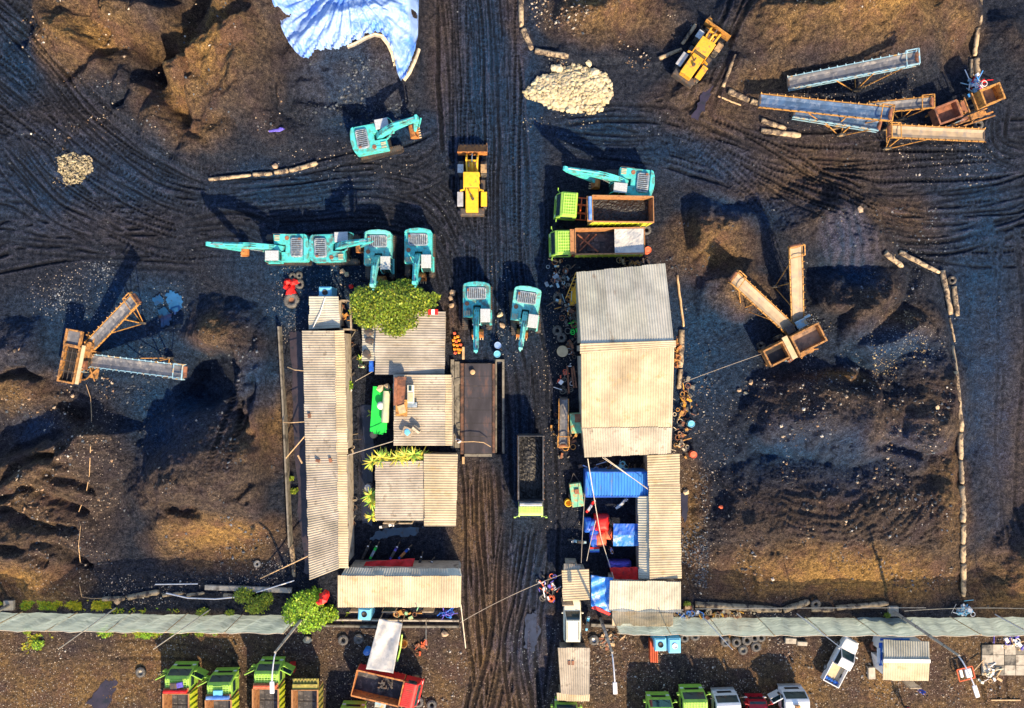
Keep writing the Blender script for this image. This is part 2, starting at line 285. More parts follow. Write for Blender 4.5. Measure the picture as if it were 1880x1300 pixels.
ridge([(240, 840), (260, 900), (300, 960)], [1.4, 2.4, 2.8], 0.65); ridge([(500, 700), (515, 780), (505, 850)], [2.6, 2.8, 2.6], 0.85); ridge([(475, 630), (480, 720), (470, 800), (500, 860)], [2.4, 3.0, 2.6, 2.4], 0.7); carve([(345, 920), (385, 925)], 1.1, 1.4, 0.3); carve([(280, 700), (285, 800)], 0.6, 0.3, 2)
for x in (452, 468, 492, 506): carve([(x, 690), (x - 6, 800)], 0.45, 1.4, 0.1)
# north middle
ridge([(985, 20), (1060, 30), (1130, 10), (1230, 20)], [1.2, 1.8, 2.8, 2.2], 0.5); ridge([(1210, 60), (1195, 95)], [1.6, 0.8], 0.6); carve([(1165, 55), (1190, 65)], 1.7, 0.9, 1.0)
ridge([(1040, 85), (1110, 95)], 0.7, 0.4); ridge([(1310, 150), (1250, 190)], 0.5, 0.5); ridge([(1350, 110), (1420, 70)], 1.1, 0.6)
# north-east
ridge([(1440, 20), (1560, -10), (1650, -20)], [3.4, 5.2, 5.4], 0.60); ridge([(1640, 30), (1720, 20), (1760, -20)], [3.6, 2.4, 3.0], 0.6); ridge([(1380, 30), (1430, 70)], [2.2, 1.4], 0.6)
ridge([(1440, 130), (1530, 125)], 0.8, 0.6); ridge([(1860, 60), (1920, 120)], 1.6, 0.5)
# east: small cones between the shed and the conveyors
ridge([(1235, 400), (1290, 425), (1330, 430)], [0.8, 3.0, 2.4], 0.55); ridge([(1380, 400), (1385, 440)], [1.5, 0.8], 0.6); ridge([(1345, 500), (1350, 540), (1370, 565)], [2.0, 2.0, 1.2], 0.65)
ridge([(1300, 540), (1290, 590)], [1.4, 0.6], 0.6); carve([(1320, 480), (1335, 470)], 1.3, 0.8, 0.8); ridge([(1300, 350), (1420, 330)], [0.6, 0.3], 0.3)
ridge([(1500, 395), (1560, 400), (1600, 450)], [2.0, 2.6, 2.2], 0.6, top=1.6)
for x in (1505, 1522, 1540, 1558, 1576): carve([(x - 6, 410), (x + 14, 495)], 0.22, 0.5, 0.2)
carve([(1510, 520), (1600, 510)], 1.2, 0.7, 1)
ridge([(1530, 610), (1560, 580), (1610, 570), (1650, 520)], [2.0, 3.2, 3.2, 2.6], 0.8); ridge([(1610, 630), (1650, 640), (1700, 600)], [2.2, 2.8, 2.2], 0.7); ridge([(1700, 520), (1725, 620), (1735, 700)], [1.0, 1.6, 2.0], 0.6)
ridge([(1480, 880), (1500, 910), (1560, 930)], [1.2, 1.6, 1.2], 0.6); ridge([(1385, 870), (1400, 910), (1440, 935)], [1.0, 1.6, 1.4], 0.6); ridge([(1640, 700), (1600, 740), (1610, 770)], [1.6, 2.6, 2.8], 0.75); ridge([(1490, 700), (1540, 695), (1590, 700)], [1.6, 2.2, 1.2], 0.7); carve([(1640, 700), (1690, 740)], 1.4, 0.7, 1.2); ridge([(1480, 725), (1530, 730)], 1.4, 0.8)
ridge([(1390, 800), (1450, 775), (1530, 765), (1600, 790), (1690, 815)], [1.6, 3.2, 3.8, 3.6, 2.2], 0.6, top=0.3)
ridge([(1745, 700), (1735, 770), (1700, 840), (1650, 880)], [3.0, 3.6, 3.2, 1.5], 0.62); ridge([(1600, 775), (1660, 805)], 3.0, 0.9)
for x in (1460, 1485, 1510, 1540): carve([(x, 800), (x + 6, 860)], 0.35, 0.8, 0.1)
carve([(1600, 800), (1650, 815), (1695, 832)], 1.1, 1.3, 0.2); carve([(1500, 712), (1560, 715)], 0.9, 1.3, 0.2); carve([(1370, 790), (1390, 830), (1420, 850)], 0.9, 1.0, 0.4); carve([(1560, 640), (1580, 680), (1570, 700)], 1.0, 1.2, 0.3); carve([(1430, 900), (1530, 890), (1620, 880)], 0.7, 0.4, 1.0)
ridge([(1290, 1010), (1380, 985), (1470, 985), (1560, 960), (1650, 960), (1740, 950)], [0.8, 2.6, 3.1, 3.2, 3.3, 3.0], 0.42, top=1.4); ridge([(1745, 850), (1740, 960)], [2.6, 3.2], 0.6)
ridge([(1420, 930), (1370, 890), (1375, 850)], [1.8, 1.3, 0.8], 0.5); ridge([(1850, 1010), (1920, 1040)], [1.8, 3.4], 0.45); ridge([(1300, 900), (1290, 970)], 0.8, 0.4)
# crumbling: rough texture grows with height; run-off rills down the southern faces
hgt = np.clip(Z, 0, 3)
def rid(cell, seed, o=3):
    s = 0; am_ = 1.0
    for k_ in range(o): s = s + am_ * (0.22 - np.abs(vnoise(WX, WY, cell / 2 ** k_, seed + k_))); am_ *= 0.5
    return s
Z = Z + hgt * (N8 * 0.05 + N25 * 0.09) + N8 * 0.04 + np.clip(hgt, 0, 2.2) * (rid(62, 201) * 0.62 + rid(20, 221, 2) * 0.16) * np.where((PX > 1260) & (PY > 700), 0.4, 0.9) * np.where((PX > 480) & (PX < 790) & (PY < 170), 0.1, 1)
rill = vnoise(PX + N25 * 12, PY * 0.22, 7, 5) * np.clip(hgt / 2.0, 0, 1) * ((PX > 1280) & (PX < 1760) & (PY > 985)); Z += rill * 0.34
arcs = np.hypot(PX - 1470 + N90 * 30, (PY - 800) * 0.95 + N90b * 25); am = ((PX > 1420) & (PX < 1700) & (PY > 890) & (PY < 1010)); Z += np.sin(arcs / 2.3 + N25 * 5 + N90 * 4) * 0.09 * am * np.clip((1010 - PY) / 30, 0, 1)
# clods: rough patches
rough = np.zeros_like(Z)
def patch(arr, px, py, rx, ry, v=1.0, soft=0.35):
    d = np.sqrt(((WX - px) / rx) ** 2 + ((WY - py) / ry) ** 2); arr[:] = np.maximum(arr, v * np.clip((1 - d) / soft, 0, 1))
for p in ((640, 170, 130, 60), (1000, 60, 60, 60), (1090, 70, 90, 50), (1200, 150, 70, 60), (1400, 110, 90, 60), (1420, 40, 80, 50), (1600, 560, 160, 70), (90, 960, 110, 110), (180, 860, 60, 160), (70, 690, 90, 40), (1300, 470, 90, 90), (1550, 700, 110, 50), (1440, 230, 60, 30), (210, 60, 130, 60), (620, 215, 70, 30)): patch(rough, *p)
clod = np.abs(vnoise(PX, PY, 6.5, 7)) * 0.8 + np.abs(vnoise(PX, PY, 13, 8)) * 1.2; Z += rough * (clod - 0.45) * 0.33
# pads kept level: (x0, y0, x1, y1, z)
def pad(x0, y0, x1, y1, z=0.0, soft=22.0, keep=0.12):
    global Z
    d = np.maximum(np.maximum(x0 - PX, PX - x1), np.maximum(y0 - PY, PY - y1)); t = np.clip(d / soft, 0, 1); t = t * t * (3 - 2 * t)
    Z = (Z * keep + z) * (1 - t) + Z * t
for p in ((545, 535, 850, 1165), (380, 410, 850, 520), (385, 300, 620, 345), (780, -80, 1010, 1400), (1000, 290, 1255, 1170), (-80, 1112, 1960, 1400), (1380, 585, 1530, 680), (1440, 500, 1475, 600), (1680, 155, 1830, 245), (95, 590, 210, 715), (200, 640, 345, 690), (640, 225, 790, 295), (1230, 70, 1330, 140), (1430, 150, 1700, 250), (505, 490, 560, 1130), (1250, 480, 1268, 730), (1290, 1098, 1640, 1125), (970, 120, 1135, 215, 0, 10)): pad(*p)
carve_z = Z
# tyre and track marks
def catmull(pts, step=0.05):
    P = [Vector((*P2(*p), 0)) for p in pts]; P = [P[0] * 2 - P[1]] + P + [P[-1] * 2 - P[-2]]; out = []
    for i in range(1, len(P) - 2):
        n = max(2, int((P[i + 1] - P[i]).length / step))
        t = np.linspace(0, 1, n, endpoint=False)[:, None]; a, b, c, d = [np.array(P[i + k])[None, :2] for k in (-1, 0, 1, 2)]
        out.append(0.5 * ((2 * b) + (-a + c) * t + (2 * a - 5 * b + 4 * c - d) * t ** 2 + (-a + 3 * b - 3 * c + d) * t ** 3))
    return np.concatenate(out)
TZ = np.zeros_like(Z); TM = np.zeros_like(Z)
def track(pts, off=0.0, w=0.45, depth=0.11, tread=0.0, pitch=0.42, seed=0, lift=0.5):
    c = catmull(pts); t = np.gradient(c, axis=0); L = np.hypot(t[:, 0], t[:, 1]) + 1e-9; nrm = np.stack([-t[:, 1] / L, t[:, 0] / L], 1); s = np.cumsum(L)
    r = np.random.RandomState(seed); wob = 0.12 * np.interp(s, np.arange(0, s[-1] + 6, 3), np.cumsum(r.randn(len(np.arange(0, s[-1] + 6, 3)))))
    fade = 0.35 + 0.65 * np.clip(np.interp(s, np.arange(0, s[-1] + 8, 4), 0.2 + r.rand(len(np.arange(0, s[-1] + 8, 4))) * 1.3), 0, 1)
    fade *= np.clip(s / 3, 0, 1) * np.clip((s[-1] - s) / 3, 0, 1)
    for d in np.arange(-w, w + 0.001, 0.05):
        q = c + nrm * (off + d + wob)[:, None]; ix = np.round((q[:, 0] * S + 940 - X0) / ST).astype(int); iy = np.round((650 - q[:, 1] * S - Y0) / ST).astype(int)
        ok = (ix > 0) & (ix < NX - 1) & (iy > 0) & (iy < NY - 1); a = abs(d) / w
        v = -depth * (1 - a * a * 1.6) if a < 0.8 else depth * lift * 0.9
        v = v * fade + (tread * np.sin(2 * PI * (s + abs(d) * 0.6) / pitch) if a < 0.7 else 0)
        TZ[iy[ok], ix[ok]] = (v + 0 * s)[ok]; TM[iy[ok], ix[ok]] = fade[ok]
sd = [100]
def bundle(pts, n, spread, depth=0.11, gauge=1.0, tread=0.0, w=0.3):
    r = random.Random(sd[0]); sd[0] += 1
    for i in range(n):
        o = (i / (n - 1) - 0.5) * 2 * spread if n > 1 else 0.0
        j = [(p[0] + r.uniform(-7, 7), p[1] + r.uniform(-7, 7)) for p in pts]; sd[0] += 1
        wi = w * r.uniform(0.7, 1.3); track(j, o + r.uniform(-0.25, 0.25), wi, depth * r.uniform(0.6, 1.2), tread if r.random() < 0.6 else 0, 0.42, sd[0])
# west yard
bundle([(-60, 90), (60, 180), (150, 290), (260, 370), (400, 400)], 9, 3.0, 0.12, tread=0.05); bundle([(-60, -40), (20, 40), (90, 140), (190, 260), (330, 350), (420, 370)], 7, 2.4, 0.12, tread=0.06)
bundle([(-60, 240), (30, 300), (90, 370), (190, 400), (400, 395)], 8, 2.2, 0.12); bundle([(-60, 210), (60, 230), (150, 270), (250, 320)], 6, 1.6, 0.09)
bundle([(-60, 480), (60, 440), (160, 425), (300, 410), (400, 405)], 7, 2.0, 0.13); bundle([(-60, 400), (60, 405), (160, 440), (260, 470), (390, 470)], 5, 1.6, 0.10)
bundle([(20, 430), (90, 445), (200, 440), (330, 450)], 5, 1.4, 0.1); bundle([(-60, 330), (40, 350), (120, 420)], 5, 1.5, 0.1)
# middle: from the west yard to the road
bundle([(380, 395), (500, 385), (620, 365), (740, 365), (820, 420), (850, 500)], 9, 2.8, 0.10); bundle([(380, 360), (520, 345), (660, 320), (760, 300), (830, 260)], 7, 1.8, 0.09)
bundle([(560, 400), (680, 395), (790, 430), (840, 520)], 6, 1.8, 0.09); bundle([(700, 290), (770, 285), (830, 240)], 4, 1.0, 0.10, tread=0.03)
# north-south road
for x, sdp in ((812, 0.12), (826, 0.14), (872, 0.06), (902, 0.08), (938, 0.12), (950, 0.13), (962, 0.08)):
    track([(x - 12, -60), (x - 6, 120), (x + 4, 300), (x + 8, 480), (x + 14, 640)], 0, 0.36, sdp, 0.045, 0.34, x)
bundle([(880, -60), (890, 200), (905, 460), (950, 660), (965, 900), (960, 1100), (930, 1360)], 8, 2.4, 0.08); bundle([(965, 920), (950, 1060), (900, 1200), (870, 1360)], 5, 1.1, 0.11)
bundle([(885, 840), (890, 960), (895, 1100), (900, 1200), (870, 1360)], 6, 1.5, 0.14); bundle([(985, 980), (960, 1080), (945, 1180), (990, 1360)], 6, 1.4, 0.13); bundle([(985, 640), (985, 780)], 3, 0.8, 0.08)
bundle([(875, 1100), (890, 1200), (940, 1360)], 5, 1.2, 0.13); bundle([(975, 960), (950, 1100), (930, 1220)], 4, 1.6, 0.10)
for x0, x1, n_ in ((830, 850, 5), (868, 895, 7), (930, 960, 6), (880, 900, 6)):
    bundle([(x0, -60), (x0 + 6, 160), (x0 + 10, 400), (x1, 640)], n_, 1.1, 0.10, tread=0.05, w=0.22)
bundle([(862, 840), (868, 960), (872, 1100), (885, 1240), (880, 1360)], 4, 0.6, 0.16); bundle([(905, 840), (908, 960), (912, 1100), (920, 1240), (900, 1360)], 4, 0.6, 0.16); bundle([(940, 950), (935, 1060), (925, 1200), (890, 1360)], 7, 1.5, 0.14); bundle([(990, 960), (970, 1080), (960, 1200), (975, 1360)], 6, 1.2, 0.14)
bundle([(-60, 140), (80, 250), (160, 330), (300, 400), (420, 415)], 10, 3.4, 0.13, tread=0.05, w=0.2); bundle([(-60, 0), (60, 110), (150, 220), (280, 320), (400, 370)], 9, 2.6, 0.12, tread=0.06, w=0.2); bundle([(0, 260), (60, 330), (110, 380), (200, 430)], 8, 1.8, 0.13, w=0.2)
bundle([(400, 380), (540, 365), (680, 350), (780, 380), (835, 470)], 10, 2.6, 0.11, w=0.2); bundle([(420, 420), (560, 410), (700, 405), (790, 450), (830, 560)], 6, 1.2, 0.10, w=0.2); bundle([(690, 320), (760, 320), (820, 290)], 6, 1.2, 0.10, w=0.2)
bundle([(990, 220), (1100, 235), (1240, 215), (1330, 190)], 7, 1.6, 0.10, w=0.2); bundle([(1000, 300), (1020, 400), (1000, 540)], 4, 0.7, 0.06)
# east yard
bundle([(1010, 235), (1120, 225), (1250, 240), (1400, 275), (1600, 280), (1940, 260)], 8, 2.0, 0.09); bundle([(1180, 250), (1350, 300), (1500, 330), (1700, 330), (1940, 320)], 8, 2.4, 0.11, tread=0.04)
bundle([(1250, 230), (1400, 300), (1520, 370), (1640, 420), (1800, 440), (1940, 430)], 8, 2.2, 0.12, tread=0.05); bundle([(1280, 250), (1370, 340), (1440, 430)], 5, 1.3, 0.09, tread=0.04)
bundle([(1570, 380), (1680, 385), (1800, 370), (1940, 330)], 6, 1.8, 0.11); bundle([(1600, 400), (1700, 420), (1840, 405), (1940, 360)], 7, 1.6, 0.11); bundle([(1600, 440), (1720, 445), (1820, 420)], 5, 1.0, 0.10)
bundle([(1830, 180), (1830, 260), (1900, 290)], 5, 1.4, 0.09); bundle([(1000, 260), (1100, 270), (1230, 270)], 6, 1.2, 0.08); bundle([(1385, -60), (1330, 60), (1300, 150), (1280, 210)], 3, 1.0, 0.10)
bundle([(1230, 200), (1290, 160), (1340, 90)], 3, 0.9, 0.08); bundle([(1860, 1150), (1830, 1240), (1850, 1360)], 3, 1.0, 0.08)
bundle([(480, 1340), (450, 1260), (380, 1190), (180, 1180)], 3, 1.2, 0.05); bundle([(330, 430), (430, 420), (500, 440)], 5, 1.2, 0.11)
# far east lane and the scraper marks on heaps
bundle([(1840, 420), (1850, 640), (1840, 900), (1830, 1060)], 3, 1.2, 0.05); track([(452, 690), (452, 850)], 0, 0.4, 0.08, 0.07, 0.4, 5); track([(436, 700), (430, 860)], 0, 0.4, 0.08, 0.07, 0.4, 6)
for a in range(7): track([(300 + 4 * a, 1010 - 3 * a), (250 + a * 8, 940), (230 + a * 6, 860)], 0, 0.22, 0.03, 0, 0.4, a)
TZs = TZ.copy(); TZs[1:-1] = (TZ[:-2] + 2 * TZ[1:-1] + TZ[2:]) / 4; _m = np.clip(1.15 - np.sqrt(((PX + (PY - 440) * -0.35 - 1545) / 52) ** 2 + ((PY - 445) / 55) ** 2), 0, .35) / .35; TZs = TZs * (1 - _m) + _m * (0.045 + 0.03 * np.sin((PX - (PY - 440) * 0.35 + N25 * 8) / 2.9)); Zt = Z + TZ * 1.75; k = np.array([0.25, 0.5, 0.25])
Zb = Zt.copy(); Zb[1:-1] = Zt[:-2] * .2 + Zt[1:-1] * .6 + Zt[2:] * .2; Zc = Zb.copy(); Zc[:, 1:-1] = Zb[:, :-2] * .2 + Zb[:, 1:-1] * .6 + Zb[:, 2:] * .2; Z = Zc
Z += vnoise(PX, PY, 4.0, 77) * 0.05 + rs.randn(*Z.shape) * (0.014 + 0.016 * np.clip(Z / 1.2, 0, 1))
for p in ((528, 600, 566, 1062, -0.12, 6), (655, 640, 690, 1000, -0.10, 12)): pad(*p, keep=0.25)
pad(285, 535, 335, 600, -0.22, 12, 0.5); pad(700, 968, 765, 985, -0.08, 6, 0.3)
pad(846, 665, 905, 838, -0.02, 4, 0); pad(912, 668, 922, 832, -0.8, 2, 0)
# surface masks: R dust brown with painted sunlit gold, G wet coal with painted blue shade, B gravel, A track
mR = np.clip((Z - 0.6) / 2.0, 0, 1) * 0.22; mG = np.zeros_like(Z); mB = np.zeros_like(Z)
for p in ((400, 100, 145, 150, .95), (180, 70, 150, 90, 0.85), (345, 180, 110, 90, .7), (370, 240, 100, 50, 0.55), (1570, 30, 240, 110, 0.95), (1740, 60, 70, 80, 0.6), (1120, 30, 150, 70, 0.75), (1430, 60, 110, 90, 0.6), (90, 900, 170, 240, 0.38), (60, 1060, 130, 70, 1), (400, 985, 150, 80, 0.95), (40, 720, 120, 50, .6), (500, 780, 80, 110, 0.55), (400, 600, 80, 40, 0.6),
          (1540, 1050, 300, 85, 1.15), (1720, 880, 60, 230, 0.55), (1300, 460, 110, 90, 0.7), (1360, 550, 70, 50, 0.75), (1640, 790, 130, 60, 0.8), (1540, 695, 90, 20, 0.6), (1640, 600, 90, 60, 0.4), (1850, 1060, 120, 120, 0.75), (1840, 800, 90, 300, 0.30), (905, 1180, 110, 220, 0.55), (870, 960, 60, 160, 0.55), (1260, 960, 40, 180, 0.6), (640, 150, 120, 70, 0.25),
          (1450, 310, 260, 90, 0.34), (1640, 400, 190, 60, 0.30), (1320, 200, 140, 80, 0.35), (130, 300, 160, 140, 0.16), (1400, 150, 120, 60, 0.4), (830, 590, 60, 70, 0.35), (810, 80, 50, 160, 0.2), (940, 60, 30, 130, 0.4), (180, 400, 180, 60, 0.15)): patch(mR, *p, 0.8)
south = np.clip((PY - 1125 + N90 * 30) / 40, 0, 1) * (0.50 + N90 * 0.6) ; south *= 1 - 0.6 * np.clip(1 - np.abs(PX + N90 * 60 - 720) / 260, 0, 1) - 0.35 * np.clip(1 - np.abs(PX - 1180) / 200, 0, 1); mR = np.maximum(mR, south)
for p in ((640, 150, 110, 90), (130, 330, 260, 130), (900, 150, 110, 260), (1500, 820, 230, 90), (1640, 800, 110, 60), (330, 770, 130, 100), (480, 700, 60, 90), (1620, 640, 150, 60), (1810, 620, 90, 500), (1280, 300, 200, 60), (530, 350, 200, 60), (960, 300, 60, 350), (560, 560, 190, 60), (250, 560, 140, 90), (200, 620, 250, 120), (300, 760, 100, 120), (930, 550, 120, 160), (700, 230, 140, 50), (1100, 240, 130, 60), (1540, 440, 70, 70), (60, 790, 90, 40), (1350, 380, 130, 50), (1800, 400, 110, 120), (970, 1060, 60, 130), (965, 1190, 70, 110), (30, 110, 60, 110), (1480, 830, 190, 60), (560, 480, 190, 90), (1270, 640, 160, 160), (960, 850, 40, 150), (1560, 500, 80, 40)): patch(mG, *p, 1, 0.7)
for p in ((140, 545, 90, 70, 1), (300, 560, 60, 60, .6), (1650, 620, 80, 60, 1), (600, 500, 120, 60, .8), (1470, 640, 30, 80, .7), (1300, 860, 70, 240, .6), (1250, 920, 50, 200, .8), (180, 1080, 320, 35, .8), (940, 580, 30, 140, .6), (1020, 700, 40, 300, .7), (470, 1040, 90, 60, .8), (1740, 280, 120, 50, .7), (1560, 165, 120, 60, .6), (640, 300, 160, 60, .5), (190, 850, 40, 200, .6), (540, 590, 30, 60, .9)): patch(mB, *p)
mB = np.maximum(mB, np.clip((PY - 1130) / 25, 0, 1) * 0.85 * (1 - 0.8 * np.clip(1 - np.abs(PX - 910) / 120, 0, 1))); mB = np.maximum(mB, 0.12)
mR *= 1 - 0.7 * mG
def gz(px, py):
    fx, fy = (px - X0) / ST, (py - Y0) / ST; i, j = int(np.clip(fx, 0, NX - 2)), int(np.clip(fy, 0, NY - 2)); u, v = min(max(fx - i, 0), 1), min(max(fy - j, 0), 1)
    return float((Z[j, i] * (1 - u) + Z[j, i + 1] * u) * (1 - v) + (Z[j + 1, i] * (1 - u) + Z[j + 1, i + 1] * u) * v)
def gzw(x, y): return gz(x * S + 940, 650 - y * S)
def G(px, py, dz=0.0):                       # point of the ground seen at this place
    z = gz(px, py)
    for _ in range(3): p = W(px, py, z); z = gzw(p.x, p.y)
    p = W(px, py, z); return Vector((p.x, p.y, z + dz))

def build_ground():
    ext = np.array([1.5, 4, 9, 18, 34, 60, 110, 200, 360, 650, 1100]) * S
    xs = np.concatenate([gx[0] - ext[::-1], gx, gx[-1] + ext]); ys = np.concatenate([gy[0] - ext[::-1], gy, gy[-1] + ext]); e = len(ext)
    def padded(a): return np.pad(a, e, mode='edge')
    z = padded(Z); fx = np.concatenate([np.linspace(0, 1, e) ** 0.5, np.ones(NX), np.linspace(1, 0, e) ** 0.5]); fy = np.concatenate([np.linspace(0, 1, e) ** 0.5, np.ones(NY), np.linspace(1, 0, e) ** 0.5])
    z = z * fx[None] * fy[:, None]; X, Y = np.meshgrid((xs - 940) / S, (650 - ys) / S); n = X.size
    co = np.stack([X.ravel(), Y.ravel(), z.ravel()], 1).astype(np.float32)
    w_, h_ = len(xs), len(ys); I = np.arange(n).reshape(h_, w_)
    q = np.stack([I[1:, :-1].ravel(), I[1:, 1:].ravel(), I[:-1, 1:].ravel(), I[:-1, :-1].ravel()], 1).astype(np.int32)
    me = bpy.data.meshes.new('ground'); me.vertices.add(n); me.vertices.foreach_set('co', co.ravel()); me.loops.add(q.size); me.loops.foreach_set('vertex_index', q.ravel())
    me.polygons.add(len(q)); me.polygons.foreach_set('loop_start', np.arange(0, q.size, 4, dtype=np.int32)); me.polygons.foreach_set('use_smooth', np.ones(len(q), bool)); me.update()
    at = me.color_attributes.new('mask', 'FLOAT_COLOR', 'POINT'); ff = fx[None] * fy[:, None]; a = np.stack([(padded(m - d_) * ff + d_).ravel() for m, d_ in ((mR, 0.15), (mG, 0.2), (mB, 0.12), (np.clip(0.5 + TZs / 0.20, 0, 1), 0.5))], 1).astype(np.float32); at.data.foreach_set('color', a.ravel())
    m = bpy.data.materials.new('coal_yard_soil'); m.use_nodes = True; n_, l = m.node_tree.nodes, m.node_tree.links; b = n_['Principled BSDF']
    def node(t, **k):
        x = n_.new(t)
        for a_, v in k.items(): setattr(x, a_, v)
        return x
    def noise(sc, det=5, ro=0.6):
        x = node('ShaderNodeTexNoise'); x.inputs['Scale'].default_value = sc; x.inputs['Detail'].default_value = det; x.inputs['Roughness'].default_value = ro; l.new(tc.outputs['Object'], x.inputs['Vector']); return x.outputs[0]
    def rng(src, a0, a1, b0=0.0, b1=1.0):
        x = node('ShaderNodeMapRange'); x.inputs[1].default_value, x.inputs[2].default_value, x.inputs[3].default_value, x.inputs[4].default_value = a0, a1, b0, b1; l.new(src, x.inputs[0]); return x.outputs[0]
    def mth(op, a_, b_):
        x = node('ShaderNodeMath', operation=op)
        for i, v in enumerate((a_, b_)):
            if isinstance(v, (int, float)): x.inputs[i].default_value = v
            else: l.new(v, x.inputs[i])
        return x.outputs[0]
    def mix(f, a_, b_):
        x = node('ShaderNodeMix', data_type='RGBA')
        if isinstance(f, float): x.inputs[0].default_value = f
        else: l.new(f, x.inputs[0])
        for i, v in ((6, a_), (7, b_)):
            if isinstance(v, tuple): x.inputs[i].default_value = (*v, 1)
            else: l.new(v, x.inputs[i])
        return x.outputs[2]
    tc = node('ShaderNodeTexCoord'); atn = node('ShaderNodeAttribute', attribute_name='mask'); sp = node('ShaderNodeSeparateColor'); l.new(atn.outputs['Color'], sp.inputs[0])
    R, Gm, B = sp.outputs[0], sp.outputs[1], sp.outputs[2]; A = atn.outputs['Alpha']
    n1, n2, n3, n4 = noise(0.45), noise(2.2, 7, 0.7), noise(7.5, 5, 0.85), noise(20, 3, 0.85)
    coal = mix(rng(n2, 0.35, 0.68), (0.004, 0.008, 0.019), (0.036, 0.043, 0.066))
    bluec = mix(rng(n2, 0.35, 0.68), (0.003, 0.012, 0.034), (0.016, 0.058, 0.145))  # blue of sky-lit shade put into the coal colour
    brown = mix(rng(n2, 0.3, 0.7), (0.075, 0.046, 0.020), (0.36, 0.225, 0.085)); brown = mix(rng(n1, 0.45, 0.65), brown, (0.17, 0.095, 0.055))  # dust brown; its gold also paints sun on the heap slopes
    c = mix(mth('MULTIPLY', Gm, rng(n1, 0.35, 0.6, 0.55, 1.0)), coal, bluec)
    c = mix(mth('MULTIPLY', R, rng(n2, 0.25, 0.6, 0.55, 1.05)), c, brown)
    tk = mix(R, (0.080, 0.082, 0.135), (0.15, 0.10, 0.075)); c = mix(mth('MULTIPLY', rng(A, 0.5, 0.95), rng(n2, 0.3, 0.6, 0.25, 0.9)), c, tk); c = mix(mth('MULTIPLY', rng(A, 0.5, 0.1), 0.75), c, (0.004, 0.005, 0.009))  # dusty track ridges get a painted sheen, wet grooves a painted shade
    c = mix(1.0, c, c)
    # grain: dark and light crumbs
    sc = node('ShaderNodeVectorMath', operation='SCALE'); l.new(c, sc.inputs[0]); l.new(mth('MULTIPLY', rng(n3, 0.36, 0.64, 0.14, 1.9), rng(n4, 0.35, 0.65, 0.30, 1.8)), sc.inputs['Scale']); c = sc.outputs[0]
    vo = node('ShaderNodeTexVoronoi'); vo.inputs['Scale'].default_value = 5.5; l.new(tc.outputs['Object'], vo.inputs['Vector']); sv = node('ShaderNodeSeparateColor'); l.new(vo.outputs['Color'], sv.inputs[0])
    fleck = mth('MULTIPLY', mth('LESS_THAN', vo.outputs['Distance'], 0.30), mth('GREATER_THAN', mth('ADD', sv.outputs[0], mth('MULTIPLY', B, 0.34)), 1.06))
    fc = mix(sv.outputs[1], (0.24, 0.21, 0.20), (0.60, 0.52, 0.44)); fc = mix(mth('MULTIPLY', Gm, 0.8), fc, (0.24, 0.32, 0.42)); c = mix(mth('MULTIPLY', fleck, 0.9), c, fc)
    l.new(c, b.inputs['Base Color']); l.new(rng(Gm, 0, 1, 0.8, 0.62), b.inputs['Roughness']); b.inputs['Specular IOR Level'].default_value = 0.10
    hsum = mth('ADD', mth('MULTIPLY', n2, 1.0), mth('ADD', mth('MULTIPLY', n3, 0.6), mth('MULTIPLY', n4, 0.22))); bp = node('ShaderNodeBump'); bp.inputs['Strength'].default_value = 1.0; bp.inputs['Distance'].default_value = 0.30; l.new(hsum, bp.inputs['Height']); l.new(bp.outputs[0], b.inputs['Normal'])
    me.materials.append(m); o = bpy.data.objects.new('ground', me); C.objects.link(o); return struct(o)
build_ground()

def water(pts, z, name='puddle', col=(0.05, 0.05, 0.07), rough=0.12):
    mm = mat(name + '_water', col, rough, var=0.3, scale=0.8, spec=0.6, dirt=(0.02, 0.022, 0.03), dirt_amt=0.3)
    mb = MB(); P = []
    n = len(pts)
    for i in range(n):
        for t in (0, .14, .28, .42, .57, .71, .85):
            a, b = pts[i], pts[(i + 1) % n]; x, y = a[0] + (b[0] - a[0]) * t, a[1] + (b[1] - a[1]) * t
            P.append(W(x + rnd.uniform(-2.8, 2.8), y + rnd.uniform(-2.8, 2.8), z))
    mb.add(P, [tuple(range(len(P)))]); return struct(mb.build(name, mm))
water([(532, 612), (556, 608), (566, 900), (570, 1062), (560, 1050), (548, 940), (540, 760)], -0.07, col=(0.045, 0.036, 0.046))
water([(657, 745), (684, 742), (688, 820), (684, 965), (664, 960), (658, 860)], -0.06, col=(0.02, 0.024, 0.045))
water([(690, 975), (720, 968), (778, 966), (760, 984), (720, 984), (690, 992), (680, 990)], -0.02, col=(0.02, 0.05, 0.10))
water([(278, 545), (296, 540), (300, 556), (286, 562)], -0.05, col=(0.01, 0.06, 0.18)); water([(304, 538), (320, 533), (336, 548), (334, 565), (320, 576), (308, 560)], -0.08, col=(0.02, 0.10, 0.27)); water([(290, 570), (304, 565), (316, 582), (308, 598), (296, 602)], -0.08, col=(0.01, 0.05, 0.14))
water([(1250, 905), (1262, 900), (1263, 955), (1254, 960)], 0.10, col=(0.03, 0.028, 0.045))
water([(1270, 215), (1285, 180), (1300, 150), (1308, 160), (1296, 195), (1282, 222)], 0.12, col=(0.035, 0.03, 0.055))
water([(965, 1130), (985, 1120), (992, 1160), (980, 1200), (962, 1190)], 0.02, col=(0.035, 0.045, 0.08))
water([(158, 1292), (190, 1250), (215, 1248), (212, 1270), (190, 1310)], 0.05, col=(0.038, 0.032, 0.048))

